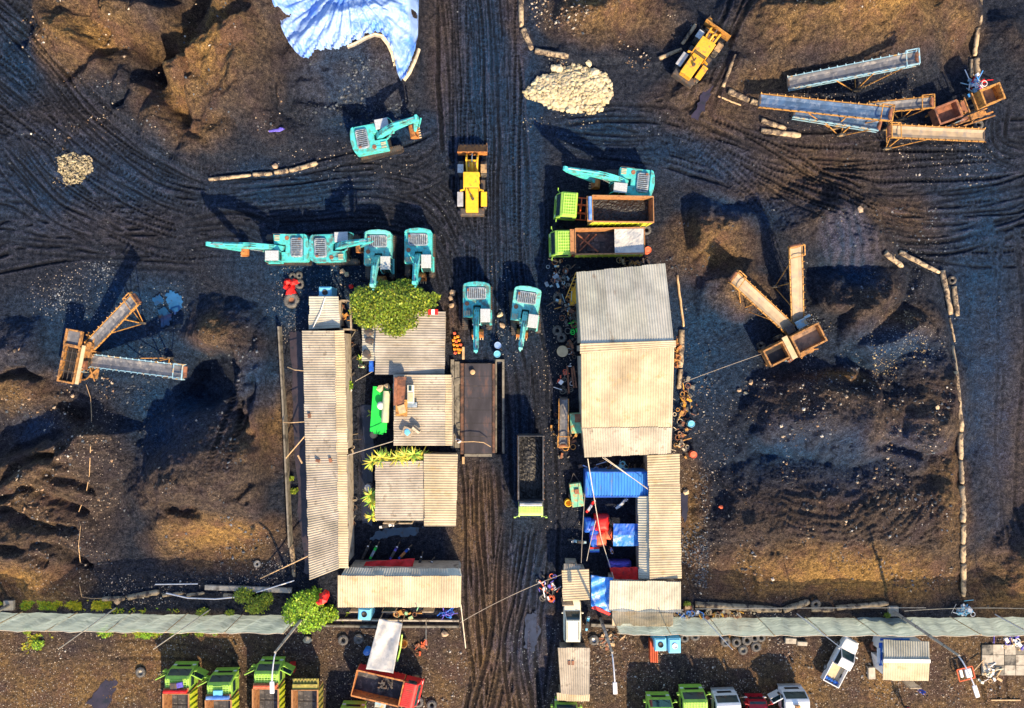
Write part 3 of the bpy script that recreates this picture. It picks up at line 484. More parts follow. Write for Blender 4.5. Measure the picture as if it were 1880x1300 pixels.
# ------------------------------------------------------------ buildings
def roof_sheet(mb, c, z, along, pitch=0.24, amp=0.022, sheet=0.9, seed=0, tv=0.10):
    p = [W(c[i][0], c[i][1], z[i]) for i in range(4)]          # NW, NE, SE, SW
    if along == 'x': a, b, d, e = p[0], p[1], p[3], p[2]      # corrugations run west-east
    else: a, b, d, e = p[0], p[3], p[1], p[2]
    Lv = (d - a).length; Lu = (b - a).length; n = max(6, int(Lv / pitch * 4)); m = max(1, int(Lu / 2.4)); R = random.Random(seed)
    tints = {}; vs = []; fs = []; ts = []; nrm = (b - a).cross(d - a).normalized(); nrm = nrm if nrm.z > 0 else -nrm
    ends = {}
    for i in range(n + 1):
        v = i / n; k = int(v * Lv / sheet)
        if k not in ends: ends[k] = (R.uniform(-0.05, 0.05), R.uniform(-0.05, 0.05))
        for j in range(m + 1):
            u = j / m; q = (a.lerp(b, u)).lerp(d.lerp(e, u), v); q = q + nrm * (amp * math.sin(v * Lv / pitch * 2 * PI))
            if j in (0, m): q = q + (b - a).normalized() * ends[k][0 if j == 0 else 1]
            key = (k, j)
            if key not in tints: g = 1 + R.uniform(-tv, tv) * (2.2 if R.random() < .12 else 1); tints[key] = (g * R.uniform(.98, 1.02), g, g * R.uniform(.95, 1.03))
            vs.append(q); ts.append(tints[key])
    for i in range(n):
        for j in range(m): o = i * (m + 1) + j; fs.append((o, o + 1, o + m + 2, o + m + 1))
    o = len(mb.v); mb.v += [tuple(v) for v in vs]; mb.t += ts; mb.f += [tuple(x + o for x in f) for f in fs]
    # under face, so that the sheet has thickness
    th = nrm * 0.05; o2 = len(mb.v); cs = [q - th - nrm * amp for q in (a, b, e, d)]; mb.add(cs, [(0, 1, 2, 3)])
def building(name, label, cat, planes, wallm='wall', base=None, doors=(), loc=None, wall_inset=0.3):
    c0 = planes[0][0]; bx, by = P2(sum(q[0] for q in c0) / 4, sum(q[1] for q in c0) / 4); root = empty(name, (bx, by, 0), 0, label, cat); off = Vector((-bx, -by, 0))
    wmb = MB()
    for i, (c, z, along, m) in enumerate(planes):
        mb = MB(); roof_sheet(mb, c, z, along, seed=int(c[0][0] + i)); mb.v = [tuple(Vector(v) + off) for v in mb.v]; mb.build('roof', m, root, normals=False)
        p = [W(c[k][0], c[k][1], z[k]) + off for k in range(4)]; cen = sum(p, Vector()) / 4
        q = []
        for v in p:
            d = Vector((v.x - cen.x, v.y - cen.y, 0)); q.append(v - Vector((math.copysign(min(wall_inset, abs(d.x) * .4), d.x), math.copysign(min(wall_inset, abs(d.y) * .4), d.y), 0.14 + 0.02 * i)))
        wmb.add([(v.x, v.y, -0.3) for v in q] + [tuple(v) for v in q], [(0, 1, 5, 4), (1, 2, 6, 5), (2, 3, 7, 6), (3, 0, 4, 7), (4, 5, 6, 7)])
    if wallm: wmb.build('wall', wallm, root)
    for (dx, dy, rz, kind) in doors:            # door or window set on the wall at this place
        p = W(dx, dy, 0) + off; w_, h_ = (0.95, 2.0) if kind == 'door' else (1.2, 0.9); z0 = 0.0 if kind == 'door' else 1.1
        fr = MB().box((p.x, p.y, z0 + h_ / 2), (w_ + 0.16, 0.12, h_ + 0.12), rz).build(kind, 'timber', root); MB().box((p.x, p.y, z0 + h_ / 2), (w_, 0.16, h_ - 0.05), rz).build('panel' if kind == 'door' else 'pane', 'glass' if kind == 'window' else 'wall', fr)
    return root, off
def clutter(root, off, items):
    for (nm, m, px, py, z, sx, sy, sz, rz) in items:
        p = W(px, py, z) + off; MB().box((p.x, p.y, z + sz / 2), (sx, sy, sz), rz).build(nm, m, root)

r, o = building('long_shed', 'very long narrow grey-cream corrugated roof beside the western water ditch', 'shed',
  [([(555, 607), (616, 607), (619, 833), (561, 834)], (2.7, 3.7, 3.7, 2.7), 'x', 'roof'), ([(615, 607), (632, 606), (638, 833), (618, 833)], (3.72, 3.3, 3.3, 3.72), 'x', 'roofc'),
   ([(561, 833), (620, 833), (623, 1044), (568, 1065)], (2.7, 3.7, 3.7, 2.7), 'x', 'roof'), ([(619, 834), (636, 834), (640, 1043), (622, 1043)], (3.72, 3.3, 3.3, 3.72), 'x', 'roofc')], doors=[(634, 660, PI / 2, 'door'), (634, 720, PI / 2, 'window'), (636, 800, PI / 2, 'door'), (637, 900, PI / 2, 'window'), (638, 980, PI / 2, 'door')])
for q in ((566, 764, 0.05), (583, 846, 1.5), (608, 844, 0.1)):
    p = W(q[0], q[1], 3.3) + o; MB().box((p.x, p.y, 2.98 + (q[0] - 566) / 54 * .8), (0.28, 0.4, 0.12), q[2] * 3).build('roof_patch', 'rustm', r)
r, o = building('small_shed', 'small grey corrugated shed at the north end of the long western shed', 'shed', [([(568, 544), (621, 544), (624, 602), (567, 605)], (2.5, 2.9, 2.9, 2.5), 'x', 'roofg')], doors=[(590, 602, 0, 'door')])
MB().tube([W(597, 546, 2.8) + o, W(588, 575, 2.85) + o, W(574, 603, 2.75) + o], 0.035, 6).build('pipe', 'lampw', r)
f = empty('timber_frame', W(634, 580), 0, 'open timber frame without roof beside the small grey shed', 'frame'); of = Vector((-W(634, 580).x, -W(634, 580).y, 0)); F = [W(625, 552, 2.4) + of, W(643, 552, 2.4) + of, W(645, 605, 2.4) + of, W(625, 605, 2.4) + of]
for i in range(4): MB().bar(F[i] + Vector((0, 0, 0.02 * i)), F[(i + 1) % 4] + Vector((0, 0, 0.02 * i)), 0.16).build('beam', 'timber', f); MB().bar(F[i], (F[i].x, F[i].y, -0.1), 0.14).build('post', 'timber', f)
building('office_house', 'stained corrugated roof under the big leafy tree, blue sheet at its corner', 'house',
  [([(690, 570), (818, 572), (816, 688), (688, 688)], (3.5, 3.5, 3.2, 3.2), 'x', 'roofd'), ([(664, 598), (690, 598), (690, 662), (665, 663)], (2.6, 3.0, 3.0, 2.6), 'x', 'roofg')], doors=[(814, 620, PI / 2, 'door'), (814, 660, PI / 2, 'window')])
r, o = building('store_house', 'grey corrugated roof carrying an old sofa and cushions beside the weighbridge', 'house',
  [([(722, 688), (818, 688), (818, 818), (723, 818)], (3.4, 3.7, 3.7, 3.4), 'x', 'roof'), ([(817, 688), (829, 688), (831, 818), (817, 818)], (3.72, 3.3, 3.3, 3.72), 'x', 'roofc')], doors=[(825, 720, PI / 2, 'window'), (825, 780, PI / 2, 'door')])
building('square_house', 'square cream corrugated roof fringed with yellow spiky plants, in two unequal halves', 'house',
  [([(689, 848), (778, 846), (778, 956), (689, 956)], (3.0, 3.2, 3.2, 3.0), 'x', 'roof'), ([(778, 833), (840, 834), (837, 966), (779, 966)], (3.35, 3.1, 3.1, 3.35), 'x', 'roofc')], doors=[(720, 952, 0, 'door'), (750, 952, 0, 'window')])
building('gate_house', 'wide low cream roof with grey back slope, south of the parked motorcycles', 'shed',
  [([(634, 1042), (845, 1044), (848, 1059), (626, 1057)], (3.0, 3.0, 3.4, 3.4), 'y', 'roofg'), ([(620, 1057), (847, 1058), (846, 1115), (620, 1115)], (3.45, 3.45, 2.8, 2.8), 'y', 'roofc')], doors=[(660, 1110, 0, 'door'), (720, 1110, 0, 'window'), (790, 1110, 0, 'door')])
building('workshop_barn', 'largest building, zinc northern slope and cream southern slope, scrap along its west side', 'barn',
  [([(1058, 500), (1221, 483), (1237, 627), (1067, 634)], (4.6, 4.6, 7.0, 7.0), 'y', 'roofg'), ([(1066, 631), (1240, 625), (1240, 638), (1066, 650)], (7.08, 7.08, 7.0, 7.0), 'x', 'roofc'),
   ([(1067, 648), (1238, 636), (1234, 788), (1068, 790)], (7.0, 7.0, 5.2, 5.2), 'y', 'roofc'), ([(1069, 786), (1234, 785), (1232, 832), (1073, 840)], (5.3, 5.3, 4.7, 4.7), 'y', 'roof')], doors=[(1080, 560, PI / 2, 'door'), (1080, 700, PI / 2, 'door'), (1080, 780, PI / 2, 'window'), (1150, 826, 0, 'door')])
building('long_annex', 'long cream roof running south from the barn with a darker lean-to on its west side', 'shed',
  [([(1188, 836), (1247, 833), (1248, 890), (1190, 892)], (3.5, 3.1, 3.1, 3.5), 'x', 'roofc'), ([(1191, 888), (1249, 888), (1251, 1062), (1193, 1064)], (3.4, 3.0, 3.0, 3.4), 'x', 'roofc'), ([(1171, 911), (1192, 911), (1194, 1064), (1173, 1063)], (2.6, 3.2, 3.2, 2.6), 'x', 'roofg')], doors=[(1178, 940, PI / 2, 'door'), (1179, 1010, PI / 2, 'window')])
building('stall_house', 'wide roof with broad pale ribs and a small lower roof, beside the blue tarp', 'shed',
  [([(1120, 1066), (1250, 1068), (1250, 1125), (1118, 1122)], (3.5, 3.5, 3.0, 3.0), 'y', 'roofg'), ([(1124, 1122), (1236, 1125), (1236, 1151), (1124, 1149)], (2.9, 2.9, 2.4, 2.4), 'y', 'roofc')], doors=[(1150, 1118, 0, 'door')])
building('guard_hut', 'small square ribbed roof at the head of the cream station wagon', 'hut', [([(1031, 1047), (1081, 1045), (1083, 1101), (1034, 1104)], (2.5, 2.7, 2.7, 2.5), 'x', 'roofc'), ([(1035, 1035), (1066, 1036), (1066, 1046), (1035, 1046)], (2.3, 2.3, 2.5, 2.5), 'y', 'roofd')], doors=[(1040, 1098, 0, 'door')])
r, o = building('roadside_stall', 'stand-alone ribbed roof with two rust spots between the station wagon and a lime lorry', 'stall', [([(1024, 1189), (1083, 1190), (1082, 1276), (1030, 1274)], (2.0, 2.0, 2.2, 2.2), 'y', 'roof'), ([(1022, 1272), (1083, 1275), (1082, 1288), (1023, 1286)], (2.15, 2.15, 2.0, 2.0), 'y', 'roofc')], wallm='timber')
for q in (1046, 1053): p = W(q, 1223, 2.8) + o; MB().box((p.x, p.y, 2.11), (0.26, 0.42, 0.03)).build('rust_patch', 'rustm', r)
r, o = building('gabled_kiosk', 'small gabled kiosk with a white ridge cap at the south-east, blue panels at its side', 'kiosk', [([(1622, 1174), (1706, 1178), (1707, 1212), (1623, 1210)], (2.3, 2.3, 2.9, 2.9), 'y', 'roofg'), ([(1622, 1215), (1707, 1216), (1705, 1250), (1621, 1249)], (2.9, 2.9, 2.3, 2.3), 'y', 'roofc')], wallm='white', doors=[(1660, 1246, 0, 'door')])
a, b = W(1622, 1213, 2.93) + o, W(1708, 1214, 2.93) + o; MB().bar(a, b, 0.34, 0.08).build('ridge_cap', 'white', r)
MB().bar(W(1617, 1180, 1.9) + o, W(1617, 1222, 1.9) + o, 0.35, 0.06).build('awning', 'blue', r); MB().bar(W(1613, 1190, 1.95) + o, W(1613, 1218, 1.95) + o, 0.3, 0.06).build('awning', 'white', r); MB().bar(W(1616, 1174, 1.9) + o, W(1670, 1174, 1.9) + o, 0.22, 0.06).build('awning', 'blue', r)

# things lying on roofs
def roof_thing(name, label, cat, parts, px, py, z, rz=0, group=None):
    t = empty(name, W(px, py, z), rz, label, cat, group)
    for (nm, m, mb) in parts: mb.build(nm, m, t, bevel=0.02)
    return t
sg = MB().box((0, 0, 0.2), (0.75, 2.7, 0.4), 0); sb = MB().box((-0.45, 0, 0.4), (0.3, 2.7, 0.8))
roof_thing('sofa', 'long worn brown sofa lying on the roof beside the weighbridge', 'sofa', [('seat', 'rustm', sg), ('backrest', 'rustm', sb), ('armrest', 'rustm', MB().box((0.05, 1.25, .3), (.8, .3, .5))), ('cushion', 'frameo', MB().box((0.1, -1.6, .2), (1.1, 1.6, .34))), ('cushion', 'plank', MB().box((0.15, -1.7, .42), (.7, .8, .12), .3))], 737, 718, 3.75, -0.03)
roof_thing('cabinet', 'pale cabinet with dark opening lying next to the brown roof sofa', 'cabinet', [('body', 'cream', MB().box((0, 0, 0.2), (0.62, 1.7, 0.4))), ('door', 'glass', MB().box((-0.05, 0.55, 0.41), (0.32, 0.5, 0.04))), ('lid', 'tan', MB().box((0, -.3, .42), (.5, .9, .05)))], 755, 723, 3.75)
roof_thing('solar_panel', 'small dark panel on the roof at the foot of the pale cabinet', 'panel', [('panel', 'grille', MB().box((0, 0, 0.1), (0.95, 0.5, 0.06))), ('frame', 'black', MB().box((0, 0, 0.05), (1.05, 0.6, 0.05)))], 757, 743, 3.75)
roof_thing('roof_pallet', 'square frame with faded blue cloth on the south part of the grey roof', 'pallet', [('frame', 'timber', MB().box((0, 0, 0.1), (1.0, 0.9, 0.2))), ('cloth', 'skyblue', MB().blob((0, 0, .22), (.38, .34, .1), 4))], 748, 793, 3.75, -0.4)
roof_thing('metal_can', 'battered metal box on the south part of the grey roof', 'box', [('body', 'tarpe', MB().box((0, 0, 0.16), (0.85, 0.45, 0.32))), ('lid', 'trackm', MB().box((0, 0.1, .34), (.8, .16, .05)))], 765, 788, 3.8, -0.7)
for i, (x, y, lb) in enumerate(((677, 611, 'dark rag on the lean-to roof, nearest the tree'), (678, 626, 'dark rag in the middle of the lean-to roof'), (673, 651, 'dark rag at the south end of the lean-to roof'))):
    tag(MB().blob(W(x, y, 3.0), (0.42, 0.5, 0.1), i + 3).build('rag', 'trackm'), lb, 'rag', 'rags on the lean-to roof')
fl = empty('flag_board', W(795, 573, 3.95), 0, 'small board in red, white and red at the edge of the big tree', 'sign')
for dx, m in ((-.32, 'redtarp'), (0, 'white'), (.32, 'redtarp')): MB().box((dx, 0, 0), (.31, .52, .05)).build('stripe', m, fl)
MB().bb(-.04, .04, -.04, .04, -3.9, -.03).build('post', 'timber', fl)
tag(MB().box(W(682, 672, 2.5), (0.45, 1.1, 0.1)).box(W(682, 672, 1.25), (0.08, .08, 2.4)).build('awning_sheet', 'blue'), 'bright blue plastic sheet on a post at the corner of the tree house roof', 'awning')

# green tank stand
t = empty('tank_platform', W(703, 750), -0.07, 'bright green steel platform beside the store house, a tank lying on it', 'platform')
MB().bb(-0.85, 0.8, -2.25, 2.3, 1.5, 1.62).build('deck', 'green', t, bevel=0.03)
for sx in (-.7, .65):
    for sy in (-2, 2): MB().bb(sx - .07, sx + .07, sy - .07, sy + .07, -.1, 1.49).build('leg', 'green', t)
MB().bb(-0.5, 0.5, -2.45, -2.27, 1.5, 1.56).build('step', 'green', t)
t = empty('water_tank', W(710, 746, 1.65), -0.07, 'long pale green tank lying on the bright green platform', 'tank'); MB().tube([(0, -1.55, .4), (0, -1.4, .4), (0, 1.4, .4), (0, 1.55, .4)], .38, 20).build('body', 'tank', t, smooth=False)
for y in (-1, 1): MB().bb(-.3, .3, y - .06, y + .06, 0, .15).build('cradle', 'green', t)
tag(MB().lathe(W(701, 744, 1.63), [(0, .0), (.36, .0), (.4, .5), (.3, .62), (.12, .66), (0, .66)]).build('drum', 'white', smooth=True), 'round white drum on the green platform', 'drum')
for i, (x, y, l2) in enumerate(((699, 713, 'left of the two brown sacks on the green platform'), (711, 710, 'right of the two brown sacks on the green platform'))): tag(MB().blob(W(x, y, 1.9), (.38, .36, .3), i + 30).build('sack', 'tan'), l2, 'sack', 'brown sacks on the green platform')

# weighbridge
t = empty('weighbridge', W(887, 750), 0, 'long dark steel weighbridge deck with rusty side beams', 'weighbridge'); o = -W(887, 750)
def wb(x0, x1, y0, y1, z0, z1): a, b = W(x0, y1) + o, W(x1, y0) + o; return MB().bb(a.x, b.x, a.y, b.y, z0, z1)
wb(853, 903, 667, 832, .02, .30).build('deck', 'deck', t)
for i, y in enumerate((667, 690, 708, 730, 752, 776, 800)): wb(853, 903, y, y + .9, .3, .306).build('joint', 'black', t)
wb(846, 851.6, 667, 833, 0, .34).build('side_beam', 'deckrim', t); wb(904.2, 909, 668, 831, 0, .34).build('side_beam', 'deckrim', t)
wb(922, 926, 664, 832, -.8, .25).build('retaining_wall', 'concd', t); wb(909.6, 912, 664, 831, -.8, .1).build('retaining_wall', 'concd', t); wb(910, 926, 660, 664, -.8, .25).build('retaining_wall', 'concd', t)
wb(828, 834, 660, 822, -.1, .35).build('kerb', 'concd', t); wb(835, 845, 664, 822, .02, .1).build('channel', 'concd', t); wb(849, 853, 637, 660, 0, .4).build('end_post', 'plank', t); wb(849, 853, 838, 851, 0, .4).build('end_post', 'plank', t)
wb(853, 903, 833, 838, .0, .2).build('ramp', 'concd', t)
for i, y in enumerate((700, 745, 790)): tag(MB().blob(W(840, y, .1), (.4, .9, .15), 60 + i).build('rubble_lump', 'concd'), ('northernmost', 'middle', 'southernmost')[i] + ' grey rubble lump in the channel west of the weighbridge', 'rubble', 'rubble lumps in the channel')
tag(MB().lathe(W(868, 683, .31), [(0, 0), (.24, 0), (.26, .3), (.2, .32), (0, .32)]).build('pot', 'plank', smooth=True), 'small orange round pot standing on the north end of the weighbridge', 'pot')
t = empty('barrier', W(844, 809), 0, 'thin barrier arm across the south end of the weighbridge', 'barrier'); MB().bb(-.12, .12, -.12, .12, 0, 1.1).build('post', 'white', t); MB().tube([(0, 0, 1.05), (1.5, 0.05, 1.1), (2.5, -.05, 1.1), (3.2, -.5, 1.0)], .045).build('arm', 'plank', t)

# open ridge things: containers and tarps
def container(name, label, x0, y0, x1, y1, h, m, wm, cat='container', amp=.05, skew=0):
    a, b = W(x0, y1, h), W(x1, y0, h); cx, cy = (a.x + b.x) / 2, (a.y + b.y) / 2; t = empty(name, (cx, cy, 0), skew, label, cat); hx, hy = (b.x - a.x) / 2, (b.y - a.y) / 2
    MB().bb(-hx, hx, -hy, hy, 0, h - .12).build('body', wm, t); mb = MB(); n = int(2 * hx / .07); R = random.Random(3)
    for i in range(n + 1):
        x = -hx - .03 + (2 * hx + .06) * i / n; z = h + (amp if (i // 2) % 2 else 0); mb.v += [(x, -hy - .03, z), (x, hy + .03, z)]; mb.t += [(1, 1, 1)] * 2
    mb.f += [(2 * i, 2 * i + 2, 2 * i + 3, 2 * i + 1) for i in range(n)]; mb.build('roof', m, t, normals=False)
    for s in (-1, 1): MB().bb(-hx - .04, hx + .04, s * hy - .05, s * hy + .05, h - .16, h + .07).build('rail', wm, t)
    for s in (-1, 1): MB().bb(s * hx - .05, s * hx + .05, -hy + .06, hy - .06, h - .16, h + .07).build('rail', wm, t)
    return t
container('blue_container', 'blue ribbed shipping container with rust streaks, south of the barn', 1076, 867, 1190, 912, 2.6, 'blueroof', 'blue')
# red and blue stores
def sack(label, px, py, sx, sy, h, m, rz=0, z0=0.0, name='sack', group=None, seed=1):
    mb = MB(); n = 9; R = random.Random(seed); vs = []; k = Matrix.Rotation(rz, 3, 'Z'); c = W(px, py, h)
    for j in range(n):
        for i in range(n):
            u, v = i / (n - 1) * 2 - 1, j / (n - 1) * 2 - 1; e = max(abs(u), abs(v)); z = h * (1 - .22 * max(0, e - .6) / .4) + R.uniform(-.05, .05)
            vs.append(Vector((c.x, c.y, z)) + k @ Vector((u * sx / 2, v * sy / 2, 0)))
    fs = [(j * n + i, j * n + i + 1, (j + 1) * n + i + 1, (j + 1) * n + i) for j in range(n - 1) for i in range(n - 1)]
    ring = [i for i in range(n)] + [i * n + n - 1 for i in range(1, n)] + [n * n - 1 - i for i in range(1, n)] + [(n - 1 - i) * n for i in range(1, n - 1)]
    b0 = len(vs); vs += [Vector((vs[i].x, vs[i].y, z0)) for i in ring]; L = len(ring)
    fs += [(ring[i], b0 + i, b0 + (i + 1) % L, ring[(i + 1) % L]) for i in range(L)] + [tuple(b0 + i for i in range(L))]
    return tag(mb.add(vs, fs).build(name, m, smooth=True), label, name.replace('_', ' '), group)
sack('square bright red tarped stack among the blue drums', 1106, 962, 1.45, 1.5, 1.5, 'redtarp', 0, name='tarped_stack')
sack('rounded coral sack at the south end of the blue stack', 1103, 991, 1.15, 1.5, 1.3, 'coral', .1, name='sack', seed=3); sack('smaller coral sack touching the blue shelter', 1117, 982, .8, 1.1, 1.2, 'coral', 0, name='sack', seed=4)
sack('blue covered bale at the west edge of the red stack', 1080, 966, .7, 1.4, 1.2, 'blue', 0, name='bale', seed=5)
def stripe_stack(): 
    t = empty('barrel_rack', W(1089, 982), 0.02, 'blue drums stack with red and white rims under the crossing ropes', 'stack')
    for i, (y, m) in enumerate(((1.3, 'blue'), (.9, 'purple'), (.45, 'blue'), (0, 'purple'), (-.5, 'blue'))): MB().lathe((0, y, .0), [(0, 0), (.44, 0), (.46, .5), (.44, 1.1 + .02 * i), (.3, 1.14 + .02 * i), (0, 1.14 + .02 * i)]).build('drum', m, t, smooth=True)
    MB().box((0, -1.05, 1.0), (.95, .16, .2)).build('red_band', 'redtarp', t); MB().box((0, -1.25, .95), (.95, .12, .2)).build('pale_band', 'skyblue', t); MB().box((0, -1.42, .9), (.95, .14, .2)).build('blue_band', 'blue', t)
stripe_stack()
t = empty('blue_shelter', W(1145, 973), 0, 'pair of flat blue sheets roofing a low shelter beside the coral sacks', 'shelter')
for y0, y1, z, m in ((.05, 1.15, 2.1, 'blue'), (-1.1, .02, 1.95, 'tarps')):
    mb = MB(); n = 14; R = random.Random(int(z * 10))
    for j in range(4):
        for i in range(n + 1): mb.v.append((-1.35 + 2.7 * i / n, y0 + (y1 - y0) * j / 3, z + R.uniform(-.035, .035))); mb.t.append((1, 1, 1))
    mb.f += [(j * (n + 1) + i, j * (n + 1) + i + 1, (j + 1) * (n + 1) + i + 1, (j + 1) * (n + 1) + i) for j in range(3) for i in range(n)]; ob = mb.build('sheet', m, t, normals=False); sm = ob.modifiers.new('s', 'SOLIDIFY'); sm.thickness = .03
for sx in (-1.25, 1.25):
    for sy in (-1, 1): MB().bb(sx - .05, sx + .05, sy - .05, sy + .05, 0, 1.88).build('post', 'timber', t)
def cloth(name, label, pts, m, cat, fold=.08, thick=.02, n=26, seed=2, dirv=(1, 0), freq=9, sag=0.0):
    P = [W(*p) for p in pts]; mb = MB(); R = random.Random(seed); ph = [R.uniform(0, 6) for _ in range(6)]
    for j in range(n + 1):
        for i in range(n + 1):
            u, v = i / n, j / n; q = P[0].lerp(P[1], u).lerp(P[3].lerp(P[2], u), v); e = min(u, 1 - u, v, 1 - v)
            s_ = u * dirv[0] + v * dirv[1]; z = fold * (math.sin(freq * s_ * 2 + ph[0] + 3 * v) * .5 + math.sin(freq * 2.3 * s_ + ph[1] - 4 * u * v) * .35 + R.uniform(-.12, .12)) - sag * e * 2
            mb.v.append((q.x, q.y, q.z + z)); mb.t.append((1, 1, 1))
    mb.f += [(j * (n + 1) + i, j * (n + 1) + i + 1, (j + 1) * (n + 1) + i + 1, (j + 1) * (n + 1) + i) for j in range(n) for i in range(n)]
    o_ = mb.build(name, m, normals=False, smooth=True); sm = o_.modifiers.new('s', 'SOLIDIFY'); sm.thickness = thick
    return tag(o_, label, cat) if label else o_
cloth('red_tarp', 'crumpled red tarp roofing the yard corner west of the lean-to', [(1119, 1042, 2.2), (1171, 1041, 2.3), (1173, 1067, 2.2), (1127, 1067, 2.0)], 'redtarp', 'tarp', .12, seed=4)
sack('dark blue bale hiding under the edge of the crumpled red tarp', 1140, 1039, 2.2, .5, 1.6, 'purple', name='bale', seed=9)
cloth('blue_tarp_roof', 'bright blue creased tarp stretched between the guard hut and the ribbed roof', [(1085, 1056, 2.6), (1126, 1061, 2.8), (1121, 1124, 2.5), (1085, 1112, 2.3)], 'tarps', 'tarp', .12, seed=5, dirv=(.5, 1), freq=7)
tag(MB().add([W(1090, 1111, 2.45), W(1122, 1127, 2.5), W(1118, 1130, 2.4), W(1086, 1117, 2.35), W(1090, 1111, 2.4), W(1122, 1127, 2.45), W(1118, 1130, 2.35), W(1086, 1117, 2.3)], [(0, 1, 2, 3), (7, 6, 5, 4), (0, 1, 5, 4), (1, 2, 6, 5), (2, 3, 7, 6), (3, 0, 4, 7)]).build('red_valance', 'redtarp'), 'narrow red strip of tarp along the south edge of the bright blue tarp', 'tarp')
cloth('red_awning', 'long thin red canopy over the row of motorcycles, beside the low cream roof', [(672, 1031, 1.9), (762, 1025, 2.0), (757, 1042, 2.1), (666, 1042, 2.0)], 'redtarp', 'canopy', .1, seed=8)
t = empty('canvas_shelter', W(705, 1185), 0, 'pale grey canvas stretched on ropes above the rust-red tipper', 'shelter'); oo = -W(705, 1185)
ob = cloth('canvas', None, [(696, 1136, 2.6), (739, 1144, 2.7), (722, 1236, 2.6), (672, 1228, 2.4)], 'tarpw', '', .10, seed=11, freq=5, dirv=(1, .3), sag=.4); ob.data.transform(Matrix.Translation(oo)); ob.parent = t
for x, y in ((697, 1138), (737, 1145), (721, 1233), (674, 1226)): p = W(x, y, 2.4) + oo; MB().bb(p.x - .04, p.x + .04, p.y - .04, p.y + .04, 0, 2.35).build('pole', 'timber', t)
MB().tube([W(738, 1165, 1.2) + oo, W(735, 1190, 1.0) + oo, W(729, 1214, 1.1) + oo], .09).build('hose', 'lime', t)

# pale blue cabins
def cabin(label, px, py, rz, sx=1.25, sy=1.15, h=2.2, white=False, m='skyblue'):
    p = W(px, py, h); t = empty('portable_cabin', (p.x, p.y, gz(px, py) - .02), rz, label, 'cabin', 'pale blue portable cabins')
    MB().box((0, 0, h / 2), (sx, sy, h)).build('body', m, t, bevel=.04); MB().box((0, 0, h + .03), (sx * .86, sy * .84, .08)).build('roof', m, t, bevel=.03)
    MB().lathe((0, 0, h + .04), [(.0, .05), (.22, .05), (.24, .10), (.27, .10), (.28, .0)]).build('roof_opening', 'lampw' if white else 'black', t, smooth=True)
    MB().box((0, sy / 2 + .01, h * .46), (sx * .6, .05, h * .8)).build('door', m, t); return t
cabin('pale blue cabin with dark round opening, behind the small shed at the north-west', 597, 537, 0); cabin('pale blue cabin with dark round opening, just south of the wide low cream roof', 669, 1128, -.06)
cabin('left of the two blue cabins next to the orange ladder-like frames', 1213, 1184, .02, 1.15, 1.3); cabin('right of the two blue cabins below the ribbed roof, with a white round cap', 1239, 1186, .02, 1.2, 1.5, white=True)
t = empty('steel_rack', W(1196, 1185), 0.0, 'stack of bright orange steel channels beside the blue cabins', 'steel')
for i in range(4): MB().bar((-.32 + i * .2, -1.1, 1.0 + .03 * i), (-.32 + i * .2, 1.0, .9 + .03 * i), .12, .9).build('channel', 'redor', t)

